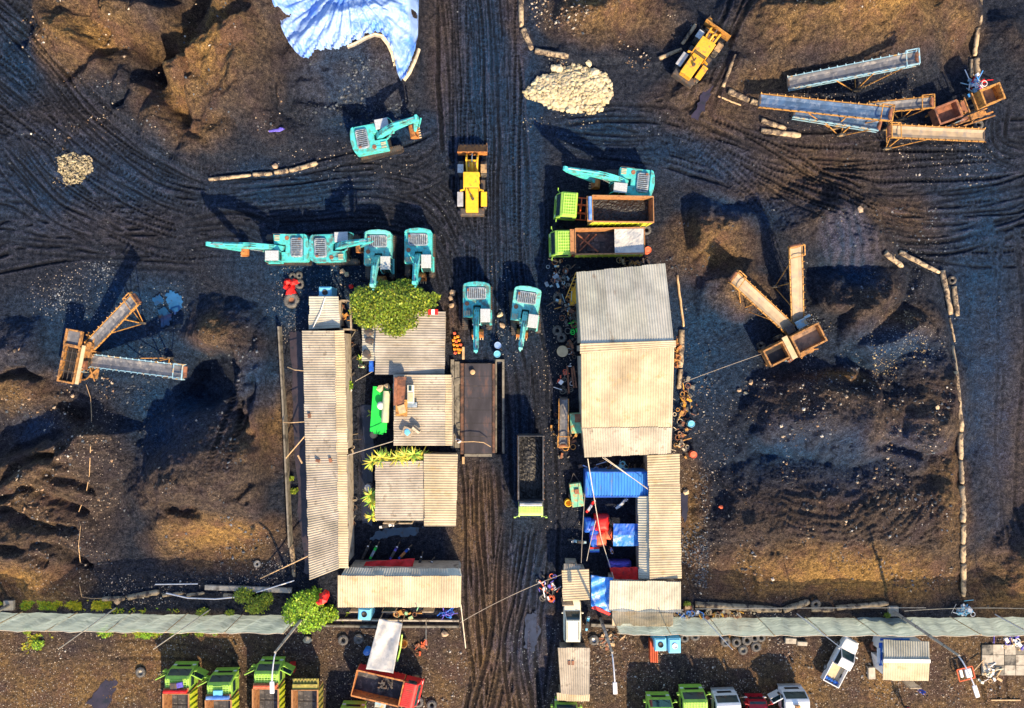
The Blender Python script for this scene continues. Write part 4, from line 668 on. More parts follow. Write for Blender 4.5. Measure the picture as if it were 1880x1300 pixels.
# ------------------------------------------------------------ machines
TEAL0 = M['teal']
def excavator(label, px, py, heading, track_h=None, reach=4.6, tipz=4.6, bx=3.4, bz=0.9, grp='teal excavators parked in the yard', roofm='cabroof', dy=0.0):
    M['teal'] = [TEAL0, M['tealf'], M['teald']][int(px) % 3]; hd = math.radians(heading); p = W(px, py, 2.0); t = empty('excavator', (p.x, p.y, gz(px, py)), hd, label, 'excavator', grp)
    tr = math.radians((track_h if track_h is not None else heading) - heading); R = Matrix.Rotation(tr, 3, 'Z')
    for s in (-1, 1):
        mb = MB(); y0 = s * 1.22; pr = []
        for k in range(13): a = -PI / 2 + PI * k / 12; pr.append((1.85 + .42 * math.cos(a), .44 + .42 * math.sin(a)))
        for k in range(13): a = PI / 2 + PI * k / 12; pr.append((-1.85 + .42 * math.cos(a), .44 + .42 * math.sin(a)))
        mb.prism(pr, y0 - .26, y0 + .26); tk = MB(); tk.v = [tuple(R @ Vector(v)) for v in mb.v]; tk.f = mb.f; tk.t = mb.t; cr = tk.build('track', 'black', t)
        sh = MB()
        for k in range(22): x = -2.0 + k * 4.0 / 21; sh.box(R @ Vector((x, y0, .89)), (.12, .58, .05), tr); sh.box(R @ Vector((x, y0, .0)), (.12, .58, .04), tr)
        sh.box(R @ Vector((0, y0, .88)), (4.1, .3, .03), tr).box(R @ Vector((0, y0, .03)), (4.1, .3, .03), tr).box(R @ Vector((2.1, y0, .45)), (.3, .2, .84), tr)
        sh.build('shoes', 'trackm', cr)
    mb = MB(); c = R @ Vector((0, 0, .6)); mb.box(c, (2.4, 1.9, .45), tr).lathe((0, 0, .8), [(.0, 0), (.75, 0), (.75, .3), (0, .3)]).build('undercarriage', 'black', t)
    prof = [(-1.9, -1.36), (-2.15, -1.25), (-2.32, -.8), (-2.42, 0), (-2.32, .8), (-2.15, 1.25), (-1.9, 1.36), (.25, 1.36), (.25, .42), (-.15, .42), (-.15, -.32), (.25, -.32), (1.0, -.36), (1.05, -1.3), (1.0, -1.36)]
    hs = MB().prism(prof, 1.12, 2.12, 'z').build('house', 'teal', t, bevel=.05)
    cw = MB().prism([(-2.0, -1.37), (-2.25, -1.25), (-2.42, -.8), (-2.50, 0), (-2.42, .8), (-2.25, 1.25), (-2.0, 1.37)], 1.0, 2.3, 'z').build('counterweight', 'teal', t, bevel=.06)
    g = MB().prism([(-1.92, -.75), (-1.80, -.95), (-.85, -.95), (-.72, -.8), (-.72, .8), (-.85, .95), (-1.80, .95), (-1.92, .75)], 2.1, 2.36, 'z').build('engine_hood', 'grille', t, bevel=.05)
    sl_ = MB()
    for k in range(9): sl_.bb(-1.75, -.85, -.78 + k * .19, -.72 + k * .19, 2.36, 2.39)
    sl_.build('louvres', 'black', g); MB().bb(-1.75, -1.5, -.9, -.7, 2.37, 2.5).build('exhaust', 'rustm', g)
    mb = MB(); mb.bb(.35, .95, -1.25, -.6, 2.12, 2.2); mb.build('tool_box', 'teal', t, bevel=.03); mb = MB()
    for k in range(4): mb.bb(.4 + .0, .9, -1.2 + k * .15, -1.13 + k * .15, 2.2, 2.24)
    mb.build('vent', 'tan', t); MB().lathe((-.3, -.95, 2.12), [(0, .06), (.2, .06), (.22, 0)]).build('fuel_cap', 'rustm', t)
    rl = MB()
    for a, b in (((-.2, 1.3, 2.5), (.2, 1.3, 2.5)), ((-.3, -1.32, 2.45), (1.0, -1.32, 2.45)), ((-.3, -1.32, 2.1), (-.3, -1.32, 2.45)), ((1.0, -1.32, 2.1), (1.0, -1.32, 2.45))): rl.tube([a, b], .025, 6)
    rl.build('handrail', 'trackm', t)
    cb = MB().prism([(.3, 1.15), (.3, 2.9), (1.55, 2.9), (1.75, 2.3), (1.8, 1.6), (1.7, 1.15)], .42, 1.36).build('cab', 'glass', t, bevel=.04)
    MB().bb(.26, 1.58, .4, 1.38, 2.86, 2.96).build('cab_roof', roofm, cb, bevel=.04)
    fm = MB()
    for y in (.42, 1.36):
        fm.bar((.3, y, 1.2), (.3, y, 2.9), .09).bar((1.56, y, 2.9), (1.78, y, 2.2), .08).bar((1.78, y, 2.2), (1.8, y, 1.2), .08).bar((.98, y, 1.2), (.98, y, 2.88), .07).bar((.3, y, 1.3), (1.8, y, 1.3), .3, .08)
    fm.build('cab_frame', 'teal', cb)
    # boom
    y = .05; P0, P1 = Vector((.15, 0, 1.7)), Vector((reach, 0, tipz)); mid = P0.lerp(P1, .45) + Vector((-.35, 0, 1.15)) * (1 if reach > 3.6 else 1.0); n = 12; up, lo = [], []
    for k in range(n + 1):
        s_ = k / n; q = P0 * (1 - s_) ** 2 + mid * 2 * s_ * (1 - s_) + P1 * s_ ** 2; d = ((mid - P0) * 2 * (1 - s_) + (P1 - mid) * 2 * s_).normalized(); nn = Vector((-d.z, 0, d.x)); h = .20 + .24 * math.sin(PI * min(1, s_ * 1.1)) ; up.append(q + nn * h); lo.append(q - nn * h)
    pf = [(v.x, v.z) for v in up] + [(v.x, v.z) for v in lo[::-1]]; bo = MB().prism(pf, y - .25, y + .25).build('boom', 'teal', t, bevel=.03)
    m5 = up[n // 2].lerp(lo[n // 2], .5)
    for sy in (-.34, .34): MB().tube([(.75, y + sy, 1.35), (m5.x * .6 + .3, y + sy, (1.35 + m5.z) / 2)], .1).build('cylinder', 'teal', bo); MB().tube([(m5.x * .6 + .3, y + sy, (1.35 + m5.z) / 2), (m5.x, y + sy, m5.z)], .055).build('rod', 'chrome', bo)
    a = up[n // 2 + 1] + Vector((0, 0, .25)); b_ = P1 + Vector((.1, 0, .45)); c_ = a.lerp(b_, .6); MB().tube([(a.x, y, a.z), (c_.x, y, c_.z)], .1).build('cylinder', 'teal', bo); MB().tube([(c_.x, y, c_.z), (b_.x, y, b_.z)], .05).build('rod', 'chrome', bo)
    hz = MB().tube([(up[2].x, y + .1, up[2].z + .05), (up[6].x, y + .1, up[6].z + .06), (up[10].x, y + .1, up[10].z + .05)], .03, 6).tube([(up[2].x, y - .1, up[2].z + .05), (up[6].x, y - .1, up[6].z + .06), (up[10].x, y - .1, up[10].z + .05)], .03, 6).build('hoses', 'black', bo)
    # arm, from above the boom tip down to the bucket
    B = Vector((bx, 0, bz + .55)); d = (B - P1).normalized(); nn = Vector((-d.z, 0, d.x)); T = P1 - d * .75
    pf = [T + nn * .12, P1 + nn * .34, B + nn * .12, B - nn * .12, P1 - nn * .24, T - nn * .12]; ar = MB().prism([(v.x, v.z) for v in pf], y - .19, y + .19).build('arm', 'teal', t, bevel=.03)
    q = P1 + nn * .5; e = B.lerp(P1, .3) + nn * .4; MB().tube([(q.x, y, q.z), (e.x, y, e.z)], .08).build('cylinder', 'teal', ar); lk = MB().bar((e.x, y, e.z), (B.x, y, B.z), .12).build('linkage', 'trackm', ar)
    # bucket: an open curled shell
    ou = []; inn = []
    for k in range(8): an = math.radians(100 + 26 * k); ou.append((B.x + .1 + .72 * math.cos(an) * 1.0, B.z - .45 + .62 * math.sin(an))); inn.append((B.x + .1 + .64 * math.cos(an), B.z - .45 + .54 * math.sin(an)))
    mb = MB().prism(ou + inn[::-1], y - .58, y + .58); 
    for s in (-.58, .54): mb.prism(ou, y + s, y + s + .04)
    bk = mb.build('bucket', 'orange', t); th = MB(); e0 = ou[-1]
    for k in range(5): th.box((e0[0] + .08, y - .5 + k * .25, e0[1] + .02), (.26, .09, .07))
    th.build('teeth', 'tan', bk)
    return t
E = 'teal excavator '
excavator(E + 'north of the others, beside the yellow loader, boom pointing east', 690, 252, 11, 14, 4.4, 4.6, 3.9, 1.2)
excavator(E + 'with the longest outstretched boom reaching west over dark ground', 522, 455, 180, 180, 6.1, 4.2, 4.6, .6)
excavator(E + 'in the parked row whose boom reaches east onto its neighbour', 614, 455, 2, 0, 3.9, 4.9, 2.7, 1.8)
excavator(E + 'in the parked row, its curled boom ending over the tree, rust-spotted deck', 694, 468, 270, 270, 3.2, 4.7, 2.6, 1.0)
excavator(E + 'at the east end of the parked row, bent boom over the tree crown', 768, 465, 270, 270, 3.1, 4.7, 2.4, 1.0)
excavator(E + 'facing south on the road, west one of the pair', 875, 563, 270, 270, 4.1, 4.2, 2.8, .9)
excavator(E + 'facing south on the road, east one of the pair, slightly turned', 964, 571, 262, 274, 3.5, 4.0, 2.4, .7)
excavator(E + 'with boom reaching west, above the two lime tippers', 1155, 334, 174, 180, 6.2, 4.2, 3.3, .5)

def wheel(mb_t, mb_r, c, R, w, axis='y'):
    c = Vector(c); 
    def ringp(r0, ww):
        return [(-ww / 2, r0 * .86), (-ww / 2 * .8, r0), (ww / 2 * .8, r0), (ww / 2, r0 * .86)]
    n = 20; vs = []; fs = []
    pr = [(-w / 2, R * .55), (-w / 2, R * .88), (-w * .38, R), (w * .38, R), (w / 2, R * .88), (w / 2, R * .55)]
    for i in range(n):
        a = 2 * PI * i / n
        for (yy, rr) in pr: vs.append(c + Vector((rr * math.cos(a), yy, rr * math.sin(a))))
    for i in range(n):
        for j in range(5): fs.append((i * 6 + j, ((i + 1) % n) * 6 + j, ((i + 1) % n) * 6 + j + 1, i * 6 + j + 1))
    mb_t.add(vs, fs)
    for i in range(n): a = 2 * PI * i / n; mb_t.box(c + Vector((R * math.cos(a), 0, R * math.sin(a))), (.04, w * .8, .06), rot=Matrix.Rotation(-a, 3, 'Y'))
    mb_r.tube([c - Vector((0, w * .42, 0)), c + Vector((0, w * .42, 0))], R * .56, 14)
def add_wheel(parent, c, R, w, rim='rim'):
    a, b = MB(), MB(); wheel(a, b, c, R, w); o_ = a.build('wheel', 'rubber', parent); b.build('rim', rim, o_); return o_
def loader(label, px, py, heading, paint='yellow', bucketm='orange'):
    p = W(px, py, 1.5); t = empty('wheel_loader', (p.x, p.y, gz(px, py)), math.radians(heading), label, 'loader', 'yellow wheel loaders')
    for x in (-1.85, 1.45):
        for y in (-1.12, 1.12): add_wheel(t, (x, y, .78), .78, .58)
    MB().bb(-3.35, -2.6, -1.2, 1.2, .6, 1.5).build('counterweight', 'trackm', t, bevel=.1); h = MB().bb(-3.1, -.7, -.62, .62, 1.0, 2.25).build('engine_hood', paint, t, bevel=.06); v = MB()
    for y in (-.4, 0, .4): v.bb(-3.1, -2.75, y - .15, y + .15, 1.95, 2.0)
    v.build('grille', 'black', h); MB().tube([(-1.5, .1, 2.2), (-1.5, .1, 2.9)], .08).build('exhaust', 'trackm', h); MB().lathe((-1.9, -.1, 2.24), [(0, .3), (.15, .3), (.15, 0)]).build('air_cleaner', 'trackm', h)
    c = MB().prism([(-.85, 1.2), (-.85, 3.1), (.4, 3.1), (.62, 2.3), (.62, 1.2)], -.72, .72).build('cab', 'glass', t, bevel=.05); MB().bb(-.95, .55, -.78, .78, 3.08, 3.2).build('cab_roof', paint, c, bevel=.05)
    fm = MB()
    for y in (-.73, .73): fm.bar((-.85, y, 1.2), (-.85, y, 3.1), .1).bar((.4, y, 3.1), (.62, y, 2.3), .09).bar((.62, y, 2.3), (.62, y, 1.2), .09).bar((-.1, y, 1.2), (-.1, y, 3.08), .07)
    fm.build('cab_frame', paint, c)
    for s in (-1, 1):
        MB().bb(-2.5, -1.05, s * 1.18 - .3, s * 1.18 + .3, 1.62, 1.72).build('fender', paint if s < 0 else 'silver', t, bevel=.03); MB().bb(.85, 1.7, s * 1.15 - .3, s * 1.15 + .3, 1.62, 1.72).build('fender', 'rim' if s < 0 else 'cabroof', t, bevel=.03)
        MB().bb(-.6, .35, s * 1.05 - .22, s * 1.05 + .22, .75, .85).build('step', 'trackm', t); MB().bar((-.95, s * .75, 2.2), (-1.1, s * 1.15, 2.3), .12, .2).build('mirror', paint, t)
        MB().bar((.75, s * .5, 1.75), (2.1, s * .55, 2.0), .16, .3).bar((2.1, s * .55, 2.0), (3.05, s * .55, .75), .16, .3).build('lift_arm', paint, t); cy = MB().tube([(.8, s * .3, 1.2), (1.5, s * .32, 1.45)], .09).build('cylinder', paint, t); MB().tube([(1.5, s * .32, 1.45), (2.1, s * .35, 1.7)], .05).build('rod', 'chrome', cy)
    MB().bb(.6, 2.0, -.45, .45, .7, 1.3).build('front_frame', paint, t, bevel=.04); MB().bb(1.9, 2.05, -.6, .6, 1.8, 2.0).build('cross_beam', paint, t); tc = MB().tube([(.9, 0, 1.6), (1.8, 0, 2.1)], .1).build('tilt_cylinder', paint, t); MB().tube([(1.8, 0, 2.1), (2.8, 0, 1.5)], .05).build('rod', 'chrome', tc)
    ou = [(2.95, 1.55), (2.85, .9), (2.95, .35), (3.3, .16), (4.1, .12)]; inn = [(4.1, .17), (3.32, .22), (3.02, .38), (2.93, .9), (3.03, 1.53)]; mb = MB().prism(ou + inn, -1.48, 1.48)
    for s in (-1.48, 1.43): mb.prism([(2.95, 1.5), (2.85, .9), (2.95, .35), (3.3, .16), (4.0, .12), (3.6, .7)], s, s + .05)
    bk = mb.build('bucket', bucketm, t); th = MB()
    for k in range(8): th.box((4.12, -1.4 + k * .4, .15), (.3, .1, .08))
    th.build('teeth', 'trackm', bk); return t
loader('yellow wheel loader facing north in the middle of the road', 867, 334, 90); loader('worn orange-yellow wheel loader turned north-east near the conveyors', 1288, 96, 55, 'yellow2', 'frameo')

def cab_at(t, x0, m='lime', rack=True, cargo=None, open_l=False, open_r=False, L=1.9, W2=1.2, zr=2.75, roofcol=None, zb=.75):
    # x0: rear of the cab; forward +x
    f = x0 + L; c = MB().prism([(x0, zb), (x0, zr - .05), (x0 + .12, zr), (f - .62, zr), (f - .42, zr - .12), (f - .05, 1.75), (f, 1.55), (f, zb)], -W2, W2).build('cab', m, t, bevel=.06)
    a, b = (f - .40, zr - .2), (f - .07, 1.82); MB().prism([(a[0] + .02, a[1]), (b[0] + .02, b[1]), (b[0] - .06, b[1]), (a[0] - .06, a[1])], -W2 + .14, W2 - .14).build('windscreen', 'glass', c)
    wp = MB().bar((b[0] + .04, .7, b[1] + .02), (b[0] - .1, 0.1, b[1] + .3), .03).bar((b[0] + .04, -.3, b[1] + .02), (b[0] - .1, -.9, b[1] + .3), .03).build('wiper', 'black', c)
    MB().bb(f - .02, f + .10, -W2 + .05, W2 - .05, zb - .3, zb + .12).build('bumper', 'silver' if m in ('white', 'cream') else m, c); MB().bb(f - .01, f + .03, -.7, .7, 1.05, 1.4).build('front_grille', 'black', c)
    for s in (-1, 1):
        MB().bb(f - .01, f + .05, s * .95 - .16, s * .95 + .16, .95, 1.15).build('headlight', 'lampw', c)
        MB().bb(x0 + .35, f - .5, s * W2 - .03, s * W2 + .03, 1.75, 2.35).build('side_window', 'glass', c)
        MB().bar((f - .25, s * W2, 2.1), (f - .1, s * (W2 + .32), 2.15), .04).box((f - .1, s * (W2 + .36), 2.0), (.08, .2, .45)).build('mirror', m if m != 'white' else 'black', c)
        if (s > 0 and open_l) or (s < 0 and open_r):
            R_ = Matrix.Rotation(s * -2.2 + (0 if s > 0 else 0), 3, 'Z'); d = R_ @ Vector((1, 0, 0)); h0 = Vector((f - .35, s * (W2 + .03), 0)); dd = Vector((-.45, s * .9, 0)).normalized()
            q = MB(); e = h0 + dd * 1.15; q.bar((h0.x, h0.y, 1.15), (e.x, e.y, 1.15), .07, .9).bar((h0.x, h0.y, 2.4), (e.x, e.y, 2.4), .08, .08).bar((h0.x, h0.y, 1.6), (h0.x + dd.x * .3, h0.y + dd.y * .3, 2.4), .07).bar((e.x, e.y, 1.6), (e.x, e.y, 2.4), .08); dr = q.build('door', m, c); MB().bar((h0.x, h0.y, 2.0), (e.x, e.y, 2.0), .03, .7).build('pane', 'glass', dr)
    if rack:
        r_ = MB(); z = zr + .1; xa, xb, ya = x0 + .18, f - .7, W2 - .2
        for k in range(8): y = -ya + 2 * ya * k / 7; r_.bar((xa, y, z), (xb, y, z), .03)
        for k in range(6): x = xa + (xb - xa) * k / 5; r_.bar((x, -ya, z), (x, ya, z), .035)
        for x in (xa, xb):
            for y in (-ya, ya): r_.bar((x, y, zr - .02), (x, y, z), .04)
        r_.build('roof_rack', 'limepale' if m.startswith('lime') else m, c)
    else:
        r_ = MB()
        for k in range(12): y = -W2 + .18 + (2 * W2 - .36) * k / 11; r_.bb(x0 + .15, f - .75, y - .02, y + .02, zr, zr + .025)
        r_.build('roof_ribs', m, c)
    if cargo:
        for k, (cx, cy, sx, sy, mm) in enumerate(cargo): MB().box((x0 + cx, cy, zr + .22), (sx, sy, .2), .2 * k).build('roof_load', mm, c, bevel=.03)
    return c
def truck(label, px, py, heading, bedL=6.3, gap=.45, bedm='bedin', outm='limeyel', cabm='lime', roll='', load=None, cover=None, tilt=0.0, hw=1.22, wallh=1.65, zf=1.25, cabkw={}, front_roll=None, cat='truck', grp='tipper lorries', beams=False, lid=False, cab=True, name='tipper_truck', frame_red=False, bedyaw=0.0, lidm='limeyel'):
    p = W(px, py, 1.8); t = empty(name, (p.x, p.y, max(gz(px, py), -.05)), math.radians(heading), label, cat, grp); hb = bedL / 2
    fx = hb + gap
    if cab: cab_at(t, fx, cabm, **cabkw)
    L0, L1 = -hb + .3, fx + (1.7 if cab else .2); ch = MB()
    for s in (-.42, .42): ch.bb(L0, L1, s - .08, s + .08, .72, .98)
    for k in range(6): x = L0 + (L1 - L0) * (k + .5) / 6; ch.bb(x - .06, x + .06, -.34, .34, .75, .93)
    ch.build('chassis', 'redor' if frame_red else 'black', t)
    for x in ((-hb + 1.0, -hb + 2.25) + ((fx + 1.0,) if cab else ())):
        for s in (-1, 1): add_wheel(t, (x, s * .98, .5), .5, .5 if x < fx else .3)
    if frame_red:
        q = MB()
        for s in (-1, 1): q.bar((hb - .1, s * 1.1, 1.0), (fx + .1, s * 1.1, 1.0), .09)
        for x in (hb, hb + gap * .5, fx): q.bar((x, -1.1, 1.05), (x, 1.1, 1.05), .09)
        q.bar((hb + gap * .6, .3, 1.1), (hb + gap * .6, .3, 1.9), .08); q.build('guard_frame', 'redor', t)
    R_ = Matrix.Translation((-hb, 0, zf)) @ Matrix.Rotation(bedyaw, 4, 'Z') @ Matrix.Rotation(-tilt, 4, 'Y'); 
    def B(mb, nm, m, par=t, **k): mb.v = [tuple(R_ @ Vector(v)) for v in mb.v]; return mb.build(nm, m, par, **k)
    b = B(MB().bb(0, bedL, -hw, hw, -.12, 0.0), 'bed_floor', 'bedfloor'); th = .07; ys = {}
    for s in (-1, 1):
        ya, yb = s * hw, s * (hw + .03); mb = MB().bb(0, bedL, min(ya, ya + s * th), max(ya, ya + s * th), -.1, wallh); mb2 = MB(); o_ = B(mb, 'bed_side', outm)
        B(MB().bb(.05, bedL - .05, min(ya - s * .015, ya), max(ya - s * .015, ya), .0, wallh - .03), 'lining', bedm, o_)
        for k in range(11): x = .25 + (bedL - .5) * k / 10; mb2.bar((x - .12, s * (hw + th + .04), -.08), (x + .12, s * (hw + th + .04), wallh - .08), .07, .09)
        B(mb2, 'ribs', outm, o_); B(MB().bb(0, bedL, s * (hw + .03) - .07, s * (hw + .03) + .07, wallh, wallh + .06), 'rim', bedm, o_)
    hd_ = B(MB().bb(bedL, bedL + th, -hw - .07, hw + .07, -.1, wallh + .15), 'headboard', bedm); B(MB().bb(-th, 0, -hw - .07, hw + .07, -.1, wallh + .06), 'tailgate', bedm)
    if roll is not None: B(MB().bb(bedL + th, bedL + .55, -hw, hw, wallh - .1, wallh + .02), 'canopy_shelf', bedm if not lid else lidm)
    if front_roll:
        q = MB(); R2 = random.Random(int(px)); q.tube([(bedL + .3, -hw + .1 + (2 * hw - .2) * k / 8, wallh + .16 + R2.uniform(-.03, .03)) for k in range(9)], .17, 8); B(q, 'rolled_tarp', front_roll)
    if load == 'coal':
        n, m_ = 40, 18; q = MB(); R2 = random.Random(int(px))
        for j in range(m_ + 1):
            for i in range(n + 1): u, v = i / n, j / m_; q.v.append((.02 + (bedL - .06) * u, -hw + .03 + (2 * hw - .06) * v, .35 + .35 * math.sin(PI * v) * (math.sin(PI * min(1, u * 1.3)) + .2) + R2.uniform(-.07, .07))); q.t.append((1, 1, 1))
        q.f += [(j * (n + 1) + i, j * (n + 1) + i + 1, (j + 1) * (n + 1) + i + 1, (j + 1) * (n + 1) + i) for j in range(m_) for i in range(n)]; B(q, 'coal_load', 'coal', normals=False)
    if load == 'bottom':
        q = MB()
        for k in range(3): q.bb(.2, bedL - .3, -hw + .3 + k * .8 - .02, -hw + .3 + k * .8 + .02, .0, .03)
        for k in range(4): q.bb(.4 + k * 1.4, .5 + k * 1.4, -hw + .05, hw - .05, .0, .035)
        B(q, 'floor_seams', 'black')
    if beams:
        q = MB().bar((bedL - .3, -.9, .5), (bedL - 2.3, .9, .6), .14).bar((bedL - 2.2, -.9, .35), (bedL - .4, .8, .45), .14).bar((bedL - .5, .2, .7), (bedL - 1.5, -.9, .3), .1); B(q, 'loose_beams', 'rustm'); B(MB().box((bedL - 1.9, .3, .1), (1.3, .9, .2)).box((bedL - 2.5, -.6, .08), (1.1, .8, .16)), 'loose_plates', 'bedfloor')
    if cover:
        q = MB(); n = 16; R2 = random.Random(5)
        for j in range(n + 1):
            for i in range(n + 1): q.v.append((cover[0] + (cover[1] - cover[0]) * i / n, -hw - .1 + (2 * hw + .2) * j / n, wallh + .09 - .1 * math.sin(PI * j / n) + R2.uniform(-.02, .02) - (.3 if j in (0, n) else 0))); q.t.append((1, 1, 1))
        q.f += [(j * (n + 1) + i, j * (n + 1) + i + 1, (j + 1) * (n + 1) + i + 1, (j + 1) * (n + 1) + i) for j in range(n) for i in range(n)]; B(q, 'tarp_cover', 'tarpw', normals=False)
    if lid:
        q = MB().bb(bedL + .05, bedL + 1.0, -hw - .05, hw + .05, wallh - .3, wallh - .2)
        for k in range(8): y = -hw + .1 + (2 * hw - .2) * k / 7; q.bb(bedL + .08, bedL + .95, y - .04, y + .04, wallh - .2, wallh - .12)
        B(q, 'cab_guard', lidm)
    return t
truck('lime tipper with raised coal-filled bed, just below the westward-reaching excavator', 1134, 385, 176, 6.1, 1.05, load='coal', tilt=math.radians(9), front_roll='tarpb', frame_red=True, bedyaw=.09, cabkw=dict(L=2.05), cat='truck')
truck('lime tipper with half its bed under a grey cover, north of the barn', 1117, 446, 181, 6.7, .35, beams=True, cover=(.05, 2.9), frame_red=True, cabkw=dict(L=2.05))
truck('lime-cabbed tipper with a deep empty dark bed, facing south on the road', 974, 857, 270, 6.3, .15, bedm='bedfloor', outm='bedin', load='coal', cabm='limepale', front_roll='tarpw', hw=1.18, wallh=1.7, cabkw=dict(L=1.75))
P_ = 'parked lime tipper with '
truck(P_ + 'both doors open and junk on its roof, leftmost of the row', 333, 1325, 90, 6.6, .1, load='bottom', front_roll='redtarp', cabkw=dict(cargo=[(.6, .2, .8, .7, 'trackm'), (.8, -.4, .5, .6, 'purple')], open_l=True, open_r=True))
truck(P_ + 'a blue bundle on its roof and a blue tarp roll', 411, 1336, 91, 6.6, .1, load='bottom', front_roll='tarpb', cabkw=dict(cargo=[(.6, 0, .6, .9, 'skyblue')], open_l=True))
truck(P_ + 'an orange-red tarp roll, under the street lamp head', 495, 1316, 90, 6.6, .1, load='bottom', front_roll='coral', cabkw=dict(open_l=True, open_r=True))
truck('olive-yellow tipper bed with a ribbed guard and no visible cab, in the southern row', 566, 1318, 90, 6.6, .1, load='bottom', lid=True, cab=False, outm='olive', lidm='olive')
truck('rust-red tipper lying east-west under the pale canvas, scrap in its bed', 695, 1259, -13, 4.7, .12, bedm='orange', outm='red', cabm='red', zf=1.1, wallh=1.2, hw=1.25, cabkw=dict(rack=False, L=1.7, zr=2.4), grp=None)
scr = MB(); R3 = random.Random(8)
for k in range(26): q = W(706 + R3.uniform(-13, 14), 1261 + R3.uniform(-9, 9), 1.5); scr.box(q, (R3.uniform(.1, .5), R3.uniform(.05, .2), R3.uniform(.05, .2)), R3.uniform(0, 3))
tag(scr.build('scrap_metal', 'trackm'), 'small grey scrap lying in the bed of the rust-red tipper', 'scrap')
G5 = 'lorry cabs along the south edge'
truck('pale green lorry with a ribbed roof, left one of the pair at the south edge', 1211, 1378, 90, 6.2, .1, cabm='lime', load='bottom', grp=G5, cabkw=dict(rack=False), name='lorry')
truck('lime lorry with a black grid on its roof at the south edge', 1274, 1364, 91, 6.2, .1, cabm='lime', load='bottom', grp=G5, cabkw=dict(rack=True), name='lorry')
truck('white lorry with dark bumper between the lime one and the dark red one', 1336, 1370, 92, 6.2, .1, cabm='white', load='bottom', grp=G5, cabkw=dict(rack=False), name='lorry')
truck('dark red lorry, smallest cab at the south edge', 1391, 1372, 90, 5.6, .1, cabm='darkred', outm='darkred', load='bottom', grp=G5, hw=.95, cabkw=dict(rack=False, W2=.92, L=1.7, zr=2.2), name='lorry')
truck('white lorry with its door open and an orange pennant on the roof, easternmost cab', 1459, 1363, 91, 6.2, .1, cabm='white', load='bottom', grp=G5, cabkw=dict(rack=False, open_l=True, cargo=[(.9, .1, .3, .5, 'frameo')]), name='lorry')
truck('dark green lorry at the south edge below the rust-red tipper', 643, 1395, 88, 6.2, .1, cabm='lime', load='bottom', grp=G5, cabkw=dict(rack=False), name='lorry')
truck('lime lorry whose cab just shows below the stand-alone ribbed roof', 1038, 1385, 89, 6.0, .1, cabm='lime', load='bottom', grp=G5, hw=1.1, cabkw=dict(rack=False, W2=1.1), name='lorry')
tag(MB().box(W(699, 1291, .4), (1.1, .6, .7), -.1).build('tool_chest', 'frameb', bevel=.05), 'small blue and orange box against the south side of the rust-red tipper', 'box')

